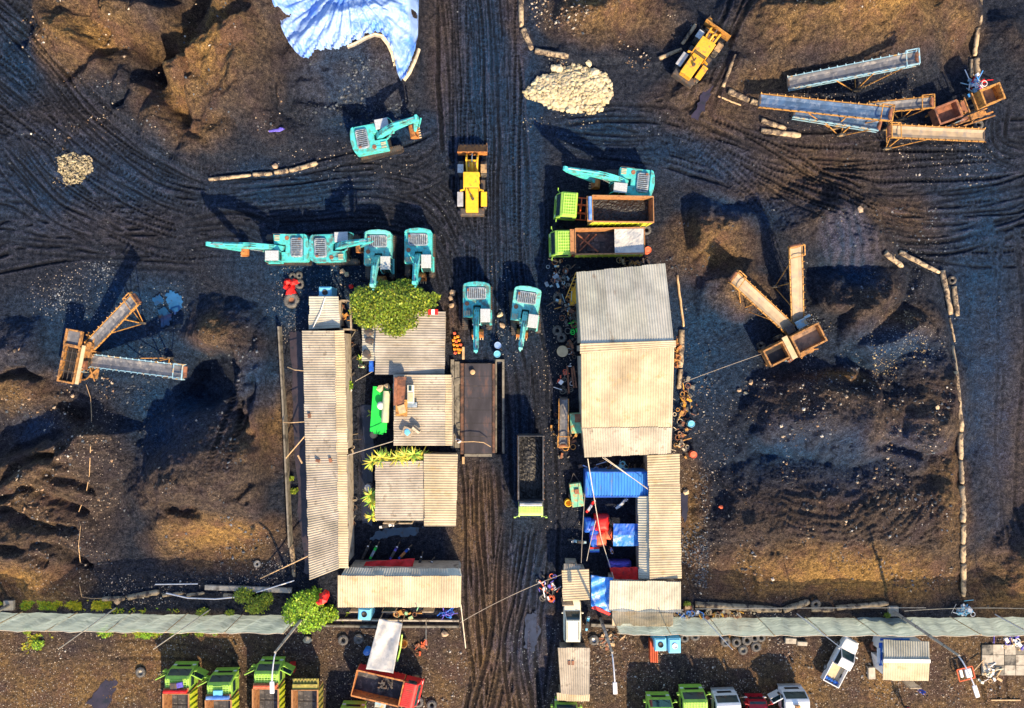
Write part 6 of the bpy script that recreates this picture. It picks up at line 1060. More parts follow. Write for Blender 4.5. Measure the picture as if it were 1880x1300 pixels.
wire('pale double line from the barn to the annex corner over the container, upper', (1106, 840, 4.6), (1188, 896, 3.4), .1, .03, 'rope'); wire('pale double line from the barn to the annex corner over the container, lower', (1110, 840, 4.7), (1189, 898, 3.45), .2, .03, 'rope'); wire('thin wire from the barn-side logs to the eastern screen', (1255, 702, 1.5), (1398, 650, 2.0), .3, .022); wire('grey wire down the yard from the container to the guard hut', (1074, 905, 2.0), (1067, 1034, 2.5), .3, .03)
wire('grey wire from the long shed to the store house', (638, 836, 3.2), (722, 810, 3.2), .2, .04); wire('wire from the potted bush to the blue awning', (652, 700, 2), (684, 682, 2.5), .1, .03); wire('rope hanging from the wide low roof corner down to the road edge', (846, 1110, 2.8), (855, 1190, .2), .0, .05, 'rope')
wire('line along the north side of the south-eastern netting', (1276, 1118, 2.4), (1700, 1116, 2.4), .1, .025, 'rope'); wire('line along the eastern end of the netting', (1660, 1122, 2.6), (1900, 1118, 2.6), .5, .03, 'tarpe')

# ------------------------------------------------------------ tyres, drums, small things
def tyre(label, px, py, R=.5, w=.17, m='rubberg', tilt=None, z=0, grp='used tyres lying about', rim=False):
    p = G(px, py); r = R * .32; t = MB().torus((0, 0, 0), R - r, r, n=26, m=10); 
    tz = MB()
    t2 = t
    for k in range(26): a = 2 * PI * k / 26; t2.box((R * math.cos(a) * .99, R * math.sin(a) * .99, 0), (.05, .05, r * 1.3), a)
    if rim: o_ = empty('tyre', (0, 0, 0), 0, None, None); t2.build('tread', m, o_, smooth=False); MB().lathe((0, 0, 0), [(0, -.02), (R * .3, -.02), (R * .45, .06), (R * .5, .0)]).build('rim', 'silver' if rim is True else rim, o_, smooth=True)
    else: o_ = t2.build('tyre', m)
    o_.location = (p.x, p.y, p.z + r * .9 + z)
    if tilt: o_.rotation_euler = tilt; o_.location.z += .15
    return tag(o_, label, 'tyre', grp)
tyre('largest tyre, deeply treaded, below the red tarp heap near the small shed', 537, 552, .80, m='rubberg', rim='rustm'); tyre('tyre half under the right side of the red tarp heap', 551, 522, .47); tyre('left of the two small tyres above the red tarp heap', 538, 508, .36); tyre('right of the two small tyres above the red tarp heap', 550, 506, .34)
tyre('tyre west of the barn near the yellow ladder', 1024, 547, .5); tyre('left tyre of the touching pair west of the barn', 1023, 607, .5); tyre('right tyre of the touching pair west of the barn', 1031, 620, .48); tyre('tyre lying between hoses against the barn wall', 1059, 580, .5)
tyre('left one of the two tyres south of the wide low roof', 631, 1174, .52); tyre('tyre with a small hub south of the wide low roof, right one', 659, 1172, .5, rim='concd'); tyre('tyre lying in the green bush by the drain', 616, 1127, .38)
tyre('left one of the two tyres beside the rust-red cab', 768, 1287, .56); tyre('right one of the two tyres beside the rust-red cab', 793, 1293, .5); tyre('tyre leaning edge-on beside the rust-red cab', 757, 1291, .45, tilt=(1.1, 0, .7))
for i, (x, y, r_, l) in enumerate(((1331, 1177, .5, 'westernmost tyre of the eastern cluster, at the tip of a thin pole'), (1351, 1178, .48, 'second tyre from the west in the eastern cluster'), (1370, 1174, .52, 'tyre in the middle of the eastern cluster, upper'), (1363, 1192, .48, 'dark-hubbed tyre lowest in the eastern cluster'), (1387, 1186, .5, 'lower right tyre of the eastern cluster'), (1396, 1169, .46, 'topmost right tyre of the eastern cluster'), (1384, 1170, .46, 'tyre squeezed between the two right tyres of the eastern cluster'))): tyre(l, x, y, r_, rim='concd' if i in (0, 3) else False)
tyre('tyre below the netting nearest the blue cabins', 1256, 1170, .45); tyre('larger tyre below the netting right of the blue cabins', 1275, 1166, .5); tyre('wheel with silver hub below the guard hut fence', 1090, 1174, .5, rim=True); tyre('pale rimmed tyre standing alone in the south-west mud', 260, 1233, .5, rim='concrete'); tyre('small pale ring on the rubble below the central western heap', 473, 1035, .34, m='concrete'); tyre('tyre resting on the logs behind the eastern netting', 1495, 1107, .5, tilt=(.3, 0, 0)); tyre('tyre beside the kiosk awning', 1605, 1185, .5, m='rustm'); tyre('tyre beside the sand-coloured conveyor under the crusher', 1794, 230, .5); tyre('tyre half buried at the bend of the eastern log line', 1746, 515, .42, m='rubber'); tyre('flat tyre beside the eastern screen', 1396, 635, .42, m='rubber'); tyre('tyre by the rear of the lime tipper with raised bed', 1186, 423, .5); tyre('rusty ring at the end of the east netting logs', 1263, 1118, .5, m='rustm'); tyre('orange ring amid litter beside the guard hut', 1012, 1098, .36, m='redor')
tag(MB().lathe(G(1043, 922), [(0, .1), (.2, .1), (.3, .5), (.38, .5), (.42, 0)]).build('drum', 'yellow', smooth=True), 'yellow ring-shaped drum beside the mint green box trailer', 'drum')
tag(MB().lathe(G(742, 1178), [(0, .1), (.3, .1), (.38, .6), (.42, .6), (.34, 0)]).build('basket', 'frameo', smooth=True), 'round brown basket beside the canvas shelter', 'basket')
t = empty('cable_reel', G(1032, 645), 0, 'round pale wooden reel west of the barn', 'reel'); MB().lathe((0, 0, .5), [(0, .08), (.56, .08), (.58, 0), (0, 0)]).build('disc', 'tan', t); MB().lathe((0, 0, 0), [(0, .08), (.5, .08), (.52, 0), (0, 0)]).build('disc', 'tan', t); MB().tube([(0, 0, .05), (0, 0, .52)], .2, 12).build('hub', 'timber', t)
for i, (x, y, m, l) in enumerate(((914, 634, 'tarpb', 'north drum of the pair beside the weighbridge pit'), (913, 650, 'skyblue', 'south drum of the pair beside the weighbridge pit'), (678, 893, 'silver', 'silver lid drum at the west wall of the square house'), (1266, 777, 'skyblue', 'blue drum lid east of the barn, upper'), (1270, 833, 'coral', 'drum lid east of the barn, lower'), (676, 1192, 'tarps', 'small blue barrel at the edge of the canvas shelter'), (688, 797, 'tan', 'small tan drum at the south-west foot of the green platform'), (1187, 461, 'coral', 'small orange-topped drum behind the half-covered tipper'))):
    tag(MB().lathe(G(x, y), [(0, .72), (.25, .72), (.3, .7), (.32, .78), (.35, .76), (.34, .4), (.35, 0)], 18).build('drum', m, smooth=True), l, 'drum')
jr = [(835, 612), (836, 620), (841, 618), (833, 625), (838, 627), (843, 625), (834, 633), (840, 634), (846, 633), (835, 641), (841, 641), (846, 642), (836, 648), (843, 647)]
jw = ['northernmost', 'second from the north', 'third from the north', 'fourth from the north', 'fifth from the north', 'sixth from the north', 'seventh from the north', 'eighth from the north', 'ninth from the north', 'tenth from the north', 'eleventh from the north', 'twelfth from the north', 'southernmost but one', 'southernmost']
for i, (x, y) in enumerate(jr):
    t = empty('jerrycan', G(x, y), rnd.uniform(-.4, .4), 'orange jerrycan, ' + jw[i] + ' in the pile by the north end of the weighbridge', 'jerrycan', 'orange jerrycans'); MB().box((0, 0, .2), (.27, .27, .4)).build('body', 'jug' if i % 4 else 'coral', t, bevel=.05); MB().lathe((.06, .0, .4), [(0, .07), (.05, .07), (.05, 0)], 8).build('cap', 'redtarp', t)
# box trailers in mint green
t = empty('box_trailer', G(1057, 905), .13, 'worn mint green box trailer with a triangular drawbar', 'trailer'); MB().bb(-.6, .6, -1.2, 1.15, .35, 1.0).build('box', 'mint', t, bevel=.03); MB().box((.05, .35, 1.08), (.45, .5, .18)).build('lid', 'rustm', t, bevel=.03); MB().bar((-.5, 1.15, .5), (0, 2.1, .45), .07).bar((.5, 1.15, .5), (0, 2.1, .45), .07).build('drawbar', 'trackm', t); [add_wheel(t, (s * .0, s * 0 , -5), .3, .2) for s in ()]
for s in (-.68, .68): w1, w2 = MB(), MB(); w1.torus((s, -.1, .33), .24, .1, rot=Matrix.Rotation(PI / 2, 3, 'Y')); o_ = w1.build('wheel', 'rubber', t); w2.tube([(s - .05, -.1, .33), (s + .05, -.1, .33)], .16, 12).build('rim', 'rim', o_)
t = empty('compressor_unit', G(1059, 775), .05, 'mint green machine housing against the west wall of the barn', 'machine'); MB().bb(-.75, .75, -1.0, 1.0, .2, 1.2).build('housing', 'mint', t, bevel=.04); MB().bb(-.3, .7, .1, .95, 1.2, 1.35).build('lid', 'rustm', t); MB().bb(-.6, -.3, -.8, .8, 1.2, 1.3).build('rail', 'mint', t)
# scrap heap pieces west and east of the barn
def scrap(label, px, py, rx, ry, n, mats, seed, h=.5):
    R2 = random.Random(seed); t = empty('scrap_heap', G(px, py), 0, label, 'scrap')
    for m in mats:
        mb = MB()
        for k in range(max(2, n // len(mats))):
            x, y = R2.gauss(0, .5) * rx, R2.gauss(0, .5) * ry; kd = R2.random()
            if kd < .5: mb.box((x, y, R2.uniform(.05, h)), (R2.uniform(.1, .6), R2.uniform(.06, .4), R2.uniform(.04, .25)), R2.uniform(0, 3))
            elif kd < .8: a = R2.uniform(0, 3); L = R2.uniform(.3, 1.1); mb.bar((x, y, R2.uniform(.1, h)), (x + L * math.cos(a), y + L * math.sin(a), R2.uniform(.1, h)), R2.uniform(.04, .1))
            else: mb.torus((x, y, R2.uniform(.1, h)), R2.uniform(.12, .3), .04, n=12, m=5)
        mb.build('scrap_piece', m, t)
    return t
SM = ['trackm', 'rustm', 'frameb', 'concd', 'frameo']
scrap('tangle of plates and rods north-west of the barn corner', 1030, 512, 1.4, 1.3, 40, ['trackm', 'rustm', 'frameb', 'concd', 'grille'], 1, .7); scrap('scrap with orange plates between the tyres and the barn', 1045, 560, 1.3, 1.4, 40, SM, 2, .7); scrap('hoses and green bits at the barn wall', 1052, 598, 1.0, 1.6, 34, ['rubberg', 'green', 'trackm', 'rustm'], 3, .7); scrap('thin rods and rags at mid-length of the barn wall', 1048, 635, .8, 1.4, 18, ['trackm', 'rustm'], 4)
scrap('white and pink litter by the steel beams west of the barn', 1040, 695, .8, 2.0, 30, ['lampw', 'coral', 'trackm', 'concd'], 5, .3); scrap('coloured litter around the small conveyor', 1038, 800, 1.3, 2.4, 34, ['concd', 'frameo', 'rustm', 'trackm'], 6, .3); scrap('yellow hoses and orange frames east of the barn', 1258, 740, .9, 2.0, 44, ['yellow2', 'frameo', 'rustm', 'concd'], 7, .6); scrap('rusty leftovers south-east of the barn', 1250, 800, .8, 2.4, 40, ['frameo', 'rustm', 'tarpe', 'trackm'], 8, .4); scrap('orange offcuts between the barn and its logs', 1242, 655, .3, 1.8, 20, ['frameo', 'orange'], 9, .5)
scrap('litter heap at the roadside next to the guard hut', 1010, 1080, 1.0, 1.6, 36, ['trackm', 'purple', 'lampw', 'coral', 'concd'], 10, .4); scrap('household litter behind the blue container', 1130, 858, 2.6, .5, 44, ['trackm', 'tarpb', 'concd', 'skyblue'], 11, .8); scrap('bright plastic heap above the crusher', 1787, 160, .8, .9, 40, ['redtarp', 'lampw', 'tarps', 'frameb'], 12, .9); scrap('white sheets and planks heap at the south-east slab', 1855, 1180, 1.4, .8, 30, ['lampw', 'purple', 'plank'], 13, .5); scrap('planks and white sheets fallen below the south-east slab', 1815, 1238, 1.0, 1.0, 22, ['lampw', 'cream', 'plank'], 14, .4)
scrap('scrap along the east wall of the long shed, north part', 637, 640, .5, 1.6, 20, ['trackm', 'rustm', 'concd'], 15, .4); scrap('scrap along the east wall of the long shed, middle', 642, 820, .4, 2.4, 30, ['trackm', 'concd', 'timber'], 16, .4); scrap('scrap along the east wall of the long shed, south part', 644, 950, .5, 3.0, 34, ['trackm', 'rustm', 'timber', 'concd'], 17, .4); scrap('red twisted steel on the mud east of the canvas shelter', 775, 1190, .8, .8, 14, ['redor', 'rustm'], 18, .25)
scrap('frames and green rails in the drain strip', 745, 1125, 1.7, .35, 22, ['mint', 'plank', 'frameo', 'rustm'], 19, .5); scrap('bright blue crumpled plastic at the east end of the drain strip', 819, 1125, .7, .4, 26, ['purple', 'blue'], 20, .5); scrap('litter heap behind the eastern netting near the ribbed roof', 1260, 1125, 1.4, .6, 40, ['concd', 'tarps', 'lampw', 'plank'], 21, .4); scrap('brown litter between logs and eastern netting', 1325, 1128, 2.6, .45, 50, ['plank', 'tarpe', 'rustm', 'yellow2'], 22, .3); scrap('white plastic heap by the eastern end of the netting', 1767, 1120, .9, .7, 30, ['lampw', 'tarpw', 'skyblue'], 23, .5)
scrap('pallet bits and cloth around the small shed wall', 632, 580, .5, 1.0, 16, ['rustm', 'frameo'], 24, .5); scrap('metal heap beside the half-covered tipper', 1160, 484, 1.6, .4, 24, ['tan', 'frameo', 'trackm'], 25, .6); scrap('pipes lying at the cab step of the half-covered tipper', 1028, 479, .7, .25, 5, ['plank', 'orange'], 26, .2); scrap('crumpled litter in the south yard below the netting wheel', 1113, 1176, 1.0, .9, 40, ['plank', 'concd', 'rustm'], 27, .3)
for (x0, y0, x1, y1, l) in ((1041, 672, 1044, 722, 'western one of the three steel beams west of the barn'), (1049, 675, 1053, 712, 'middle one of the three steel beams west of the barn'), (1052, 672, 1058, 712, 'eastern one of the three steel beams west of the barn')):
    tag(MB().bar(G(x0, y0, .25), G(x1, y1, .25), .16, .2).build('steel_beam', 'rustm'), l, 'beam', 'steel beams')
t = empty('ladder', G(1051, 525), 0, 'yellow ladder leaning at the north-west corner of the barn', 'ladder'); 
for s in (-.22, .22): MB().bar((-.5 + s, -1.3, .4), (.45 + s, 1.2, 1.4), .08).build('rail', 'yellow2', t)
q = MB()
for k in range(8): u = (k + .5) / 8; q.bar((-.5 + .95 * u - .22, -1.3 + 2.5 * u, .4 + u), (-.5 + .95 * u + .22, -1.3 + 2.5 * u, .4 + u), .05)
q.build('rungs', 'yellow2', t)
tag(MB().prism([(-.4, -.9), (.4, -.6), (.35, 1.0), (-.2, .9)], .3, .55, 'z').build('panel', 'yellow'), 'bent yellow metal sheet near the barn ladder', 'sheet').location = G(1052, 546)
# red tarp heap
def heap(label, name, px, py, pts, m, cat, n=16, seed=1, h=.9):
    mb = MB(); R2 = random.Random(seed)
    for (dx, dy, rx, ry, hh) in pts: mb.blob((dx, dy, hh * .4), (rx, ry, hh), R2.randint(0, 99), jag=.3)
    o_ = mb.build(name, m); o_.location = G(px, py); return tag(o_, label, cat)
heap('crumpled bright red tarp heap north-west of the small shed', 'tarp_heap', 536, 526, [(-.3, .5, .5, .4, .6), (.3, .4, .5, .35, .5), (0, -.3, .6, .45, .6), (.3, -.7, .4, .3, .4), (-.3, -.8, .3, .25, .4), (-.45, 0, .3, .4, .5)], 'redtarp', 'tarp')
heap('red cloth heap hanging over the bright bush, dark middle', 'cloth_heap', 606, 1082, [(0, 0, .5, .6, .5), (-.3, -.4, .4, .3, .4), (.2, .4, .4, .4, .5)], 'redtarp', 'cloth').location.z = 2.2
heap('little dark blue cloth on the ground left of the top excavator', 'cloth_heap', 507, 239, [(0, 0, .9, .18, .12), (.4, .02, .4, .2, .15)], 'purple', 'cloth'); tag(MB().lathe(G(645, 526), [(0, .3), (.2, .28), (.24, 0)]).build('bucket', 'redtarp', smooth=True), 'tiny red bucket north of the timber frame', 'bucket')
# boulders
for i, (x, y, r_, m, l) in enumerate(((565, 1173, .55, 'rock', 'pale boulder on the ground below the street lamp at the bright bush'), (507, 306, .36, 'rockb', 'small boulder on top of the curved log line'), (1378, 702, .32, 'rockb', 'pinkish stone alone on dark ground in the east, upper'), (1357, 716, .26, 'rockb', 'stone in the east, left of three'), (1369, 722, .25, 'rock', 'pale stone in the east, right of three'), (1324, 931, .26, 'coral', 'salmon coloured lump on dark ground east of the annex'), (817, 1163, .4, 'rockb', 'yellowish boulder near the east end of the drain'), (831, 538, .4, 'rockb', 'stone beside the tree, northern'), (828, 547, .3, 'rockb', 'stone beside the tree, middle'), (829, 562, .32, 'rockb', 'orange stone beside the tree, southern'), (923, 598, .38, 'rockb', 'orange stone between the two road excavators'), (918, 578, .34, 'rock', 'pale stone between the two road excavators'), (629, 499, .35, 'rockb', 'stone pile edge right of the parked row, left'), (637, 504, .33, 'rock', 'stone under the parked row, right'), (1258, 903, .35, 'tan', 'pale lump beside the annex puddle'), (1720, 748, .25, 'tan', 'orange-pale lump on the eastern slope'), (1578, 385, .35, 'rockb', 'stone at the crossing tracks in the north-east'), (217, 1103, .4, 'rockb', 'brown stump behind the western netting'), (134, 727, .25, 'rockb', 'small brown stone south of the western screen'))):
    tag(MB().blob(G(x, y, r_ * .3), (r_, r_ * .85, r_ * .7), i + 200).build('boulder', m), l, 'stone')
for i, (x, y, sx, sy, rz, l) in enumerate(((1450, 1175, 1.1, .55, -.05, 'left grey concrete block below the eastern netting'), (1471, 1180, 1.0, .4, -.05, 'right grey concrete block below the eastern netting'), (1598, 1234, .7, 1.2, .05, 'pale rectangular slab west of the gabled kiosk'))): tag(MB().box(G(x, y, .15), (sx, sy, .3), rz).build('slab', 'concrete', bevel=.03), l, 'slab')
t = empty('concrete_slab', G(1842, 1210), 0, 'square brown concrete floor slab with debris at the south-east corner', 'slab'); 
for i in range(4):
    for j in range(3): MB().box((-1.7 + i * 1.15, 1.0 - j * 1.05, .05 + rnd.uniform(-.03, .03)), (1.1, 1.0, .16)).build('tile', 'concrete' if (i + j) % 3 else 'concd', t)
t = empty('cart_frame', G(1766, 1232), .25, 'small red cart frame with white load under a street lamp head', 'cart'); q = MB()
for a, b in (((-.8, -.6), (.8, -.6)), ((.8, -.6), (.8, .6)), ((.8, .6), (-.8, .6)), ((-.8, .6), (-.8, -.6))): q.bar((*a, .6), (*b, .6), .09)
q.build('frame', 'redor', t); MB().box((.3, 0, .5), (.6, .9, .3)).box((-.4, .1, .5), (.3, .8, .2)).build('load', 'white', t, bevel=.04); MB().bar((.8, 0, .55), (2.2, .8, .4), .07).build('handle', 'plank', t)
tag(MB().bb(-1.5, 1.5, -.06, .06, 0, .1).build('plank', 'plank'), 'plank standing out at the bottom right corner of the yard', 'plank').location = G(1846, 1285)
tag(MB().box(G(539, 1222, .35), (.55, .9, .7), .05).build('crate', 'red', bevel=.04), 'red crate beside the third lime tipper', 'crate')

# ------------------------------------------------------------ motorcycles
def moto(label, px, py, rz, m, m2='black'):
    t = empty('motorcycle', G(px, py), math.radians(rz), label, 'motorcycle', 'motorcycles parked in the yard')
    for x in (-.62, .62):
        o_ = MB().torus((x, 0, .3), .24, .06, axis='y', n=18, m=6).build('wheel', 'rubber', t); MB().tube([(x, -.03, .3), (x, .03, .3)], .2, 12).build('rim', 'silver', o_)
    MB().prism([(-.75, .72), (-.1, .62), (.12, .45), (.35, .5), (.55, .85), (.42, .9), (.2, .6), (0, .72), (-.75, .82)], -.13, .13).build('fairing', m, t, bevel=.03); MB().prism([(-.7, .78), (.02, .74), (-.05, .84), (-.65, .88)], -.13, .13).build('seat', m2, t, bevel=.03); MB().bb(-.2, .25, -.12, .12, .25, .5).build('engine', 'trackm', t)
    MB().tube([(.38, -.34, 1.0), (.46, -.12, .98), (.46, .12, .98), (.38, .34, 1.0)], .025, 6).build('handlebar', 'black', t); MB().tube([(.45, 0, .95), (.62, 0, .3)], .04, 6).build('fork', 'chrome', t); MB().bb(-.95, -.7, -.1, .1, .5, .75).build('rear_fender', m, t); MB().lathe((.5, 0, .85), [(0, .1), (.08, .08), (.09, 0)], 10).build('headlight', 'lampw', t)
MC = 'motorcycle '
moto('black ' + MC + 'at the left end of the row by the red canopy', 675, 1007, 65, 'trackm'); moto('green-tailed ' + MC + 'second in the row by the red canopy', 690, 1007, 62, 'green', 'grille'); moto('dark ' + MC + 'third in the row with a violet front', 727, 1008, 60, 'purple', 'trackm'); moto('dark blue ' + MC + 'with an orange seat near the red canopy', 746, 1010, 45, 'blue', 'orange'); moto('dark ' + MC + 'just right of the red canopy', 773, 1027, 75, 'trackm'); moto('dark ' + MC + 'at the right end of the row, beside a stick', 789, 1034, 52, 'grille', 'black')
moto('red-tanked ' + MC + 'against the east wall of the long shed', 638, 659, 80, 'red'); moto('white ' + MC + 'against the north wall of the square house, dark seat', 716, 962, 10, 'white'); moto('red and white ' + MC + 'in front of the blue container', 1085, 924, 55, 'redtarp', 'silver'); moto('silver ' + MC + 'under the right half of the blue container', 1142, 920, 40, 'silver', 'cabroof'); moto('blue-grey ' + MC + 'alone west of the drum stack', 1058, 991, 175, 'frameb'); moto('sky blue ' + MC + 'right of the cream station wagon', 1078, 1136, 80, 'skyblue')
# ------------------------------------------------------------ people
def person(label, px, py, rz, top, bottom, stride=.25, hat=None, arms='down'):
    t = empty('person', G(px, py), math.radians(rz), label, 'person'); P = [(0, 0, .95), (0, 0, 1.15), (0, 0, 1.38), (0, 0, 1.5), (.02, 0, 1.6), (.03, 0, 1.72),
        (0, .2, 1.42), (.08 if arms == 'down' else .2, .28, 1.15), (.2 if arms == 'down' else .4, .27, .95 if arms == 'down' else 1.1), (0, -.2, 1.42), (-.05, -.28, 1.15), (.08, -.28, .92),
        (0, .1, .88), (stride * .6, .11, .48), (stride, .11, .08), (stride + .16, .12, .04), (0, -.1, .88), (-stride * .4, -.11, .48), (-stride, -.11, .08), (-stride + .16, -.12, .04)]
    E_ = [(0, 1), (1, 2), (2, 3), (3, 4), (4, 5), (2, 6), (6, 7), (7, 8), (2, 9), (9, 10), (10, 11), (0, 12), (12, 13), (13, 14), (14, 15), (0, 16), (16, 17), (17, 18), (18, 19)]
    Rr = [.15, .15, .16, .065, .10, .09, .07, .05, .04, .07, .05, .04, .10, .075, .05, .04, .10, .075, .05, .04]
    def sk(nm, idx, m, k=1.0, par=t):
        ids = sorted(idx); mp = {a: b for b, a in enumerate(ids)}; me = bpy.data.meshes.new(nm); me.from_pydata([P[i] for i in ids], [(mp[a], mp[b]) for a, b in E_ if a in mp and b in mp], []); me.materials.append(M[m]); o_ = bpy.data.objects.new(nm, me); C.objects.link(o_); o_.parent = par
        md = o_.modifiers.new('skin', 'SKIN'); o_.modifiers.new('sub', 'SUBSURF').levels = 1
        for a in ids: s = me.skin_vertices[0].data[mp[a]]; s.radius = (Rr[a] * k, Rr[a] * k * (1.25 if a in (0, 1, 2) else 1)); s.use_root = (mp[a] == 0)
        return o_
    sk('body', range(20), 'skin'); sk('shirt', [0, 1, 2, 6, 7, 9, 10], top, 1.18); sk('trousers', [0, 12, 13, 14, 16, 17, 18], bottom, 1.16); MB().blob((.0, 0, 1.76), (.125, .115, .12), 3, jag=.04).build('hair', 'hair' if not hat else hat, t, smooth=True)
person('person in a bright blue top walking below the gabled kiosk', 1683, 1262, 250, 'navy', 'navy'); person('person in red with dark trousers near the bottom edge below the kiosk', 1656, 1292, 110, 'redcloth', 'black'); person('person in a white top standing by the barrier arm at the weighbridge', 843, 806, 80, 'white', 'black', .05, arms='up')
person('person in a dark blue top beside the coral sacks, south side', 1120, 1005, 200, 'tarpb', 'black', .1); person('person in pale clothes standing by the spiky plant at the lean-to roof', 668, 672, 80, 'cream', 'mint', .1)

# ------------------------------------------------------------ plants
def leaves(mb, blobs, n, size, seed, rnd_t=(.3, 1.7), yel=.25):
    R2 = random.Random(seed); tot = sum(b[3] * b[4] for b in blobs)
    for (cx, cy, cz, rx, ry, rz_) in blobs:
        k = int(n * rx * ry / tot); cl = [(R2.uniform(0, 1), ) for _ in range(1)]
        for _ in range(k):
            u = R2.gauss(0, 1), R2.gauss(0, 1), R2.gauss(0, 1); L = math.sqrt(sum(a * a for a in u)) or 1; r = (R2.random() ** .35) * R2.uniform(.8, 1.22); p = Vector((cx + rx * r * u[0] / L, cy + ry * r * u[1] / L, cz + rz_ * r * u[2] / L))
            if p.z < .1: continue
            a = R2.uniform(0, 6.3); tl = R2.uniform(-.7, .7); s = size * R2.uniform(.5, 1.6); d = Vector((math.cos(a), math.sin(a), R2.uniform(-.5, .4))).normalized(); sdv = d.cross(Vector((tl, .3, 1))).normalized()
            g = R2.uniform(*rnd_t); yy = R2.random() < yel; mb.add([p - sdv * s * .32, p + d * s * .5 - sdv * s * .05, p + sdv * s * .32, p - d * s * .5], [(0, 1, 2, 3)], (g * (1.7 if yy else 1), g * (1.25 if yy else 1), g * .9))
def tree(label, px, py, h, blobs, n, size, seed, m='leaf', name='tree', trunk=.16, cat='tree', yel=.25):
    b = W(px, py, 0); t = empty(name, (b.x, b.y, gz(px, py)), 0, label, cat); mb = MB(); leaves(mb, blobs, n, size, seed, yel=yel); mb.build('crown', m, t, normals=False); q = MB().tube([(0, 0, -.1), (.05, .05, h * .4), (-.05, .1, h * .7)], trunk, 8, r1=trunk * .6)
    for k, bl in enumerate(blobs[:7]): q.tube([(0, .05, h * .35), (bl[0] * .45, bl[1] * .45, h * .35 + (bl[2] - h * .35) * .6), (bl[0], bl[1], bl[2])], trunk * .4, 6, r1=.03)
    q.build('trunk', 'bark', t); return t
bl = [(-3.9, .6, 2.9, .5, .5, .4), (-3.4, 1.5, 3.0, .6, .5, .4), (3.9, .9, 3.0, .6, .5, .4), (1.0, 2.3, 3.2, .8, .4, .4), (-1.6, 2.2, 3.1, .7, .4, .4), (1.8, -1.9, 3.2, .6, .5, .4), (-.8, -2.3, 3.2, .7, .5, .4), (-3.4, -1.3, 2.8, .6, .5, .4), (0, .3, 4.2, 2.2, 1.6, 1.3), (-2.2, .5, 3.7, 1.7, 1.4, 1.1), (2.2, .4, 3.8, 1.7, 1.2, 1.1), (-1.2, -1.0, 3.8, 1.8, 1.2, 1.0), (.8, -1.2, 3.9, 1.7, 1.3, 1.0), (-3.0, -.4, 3.2, 1.2, 1.2, .9), (3.2, -.2, 3.3, 1.0, .9, .8), (.2, -2.2, 3.7, 1.1, .9, .6), (-.5, 1.6, 3.5, 1.9, .8, .9), (1.5, 1.5, 3.5, 1.2, .7, .8), (-2.5, -1.4, 3.4, 1.0, .8, .7), (0, 0, 2.9, 2.6, 1.5, .6)]
tree('big leafy tree spreading over the north end of the stained roof', 733, 566, 4.6, bl, 17000, .20, 3)
tree('bright yellow-green bush where the western netting ends at the wide low roof', 573, 1106, 2.6, [(0, .5, 1.8, 1.5, 1.3, 1.1), (-1.3, -.4, 1.4, 1.2, 1.3, .9), (.8, -.9, 1.5, 1.2, 1.2, .9), (-.2, -1.5, 1.3, 1.2, 1.0, .8), (1.8, -.9, .8, 1.1, .8, .5), (.6, 1.3, 1.5, .8, .7, .7)], 6500, .20, 5, 'leafy', 'bush', .08, 'bush', .5)
tree('green bush with a dry olive half, north of the western netting', 468, 1100, 1.4, [(-.9, .6, .6, 1.0, .8, .6), (.6, -.3, .6, 1.1, .9, .6), (0, -.8, .4, .9, .5, .4), (1.3, .2, .5, .7, .7, .4)], 2600, .17, 6, 'leaf', 'bush', .05, 'bush')
tree('small bright green plant in a white pot against the long shed', 641, 708, 1.2, [(0, .1, .9, .55, .5, .35), (.2, -.1, 1.0, .35, .3, .3)], 500, .18, 7, 'leafy', 'potted_plant', .04, 'plant'); tag(MB().lathe(G(643, 716), [(0, .5), (.2, .5), (.26, .55), (.2, 0)]).build('plant_pot', 'pot', smooth=True), 'white pot under the small bright green plant', 'pot')
for i, (x, y, r_, l) in enumerate(((373, 1122, .6, 'small green clump behind the western netting, left one'), (423, 1124, .45, 'small green clump behind the western netting, right one'), (535, 878, .3, 'tiny weed on the ditch bank, upper'), (540, 901, .4, 'tiny weed on the ditch bank, lower'), (600, 1120, .8, 'low green plants around the small tyre by the drain'), (270, 1163, .6, 'green weed south of the western netting, left'), (368, 1160, .5, 'green weed south of the western netting, right'), (1260, 1108, .35, 'green weed between the ribbed roof and the logs'), (1626, 1128, .3, 'weed at the foot of the footed street lamp'), (195, 1158, .7, 'yellow weed south of the western netting'), (72, 1182, .6, 'yellow weed in the mud at the far left'), (53, 1157, .4, 'small green weed touching the netting at the far left'))):
    tree(l, x, y, .5, [(0, 0, .25, r_, r_ * .8, .25), (r_ * .6, .1, .2, r_ * .6, r_ * .5, .2)], int(500 * r_) + 80, .15, 20 + i, 'leafy' if i in (5, 9, 10) else 'leaf', 'weed', .03, 'weed')
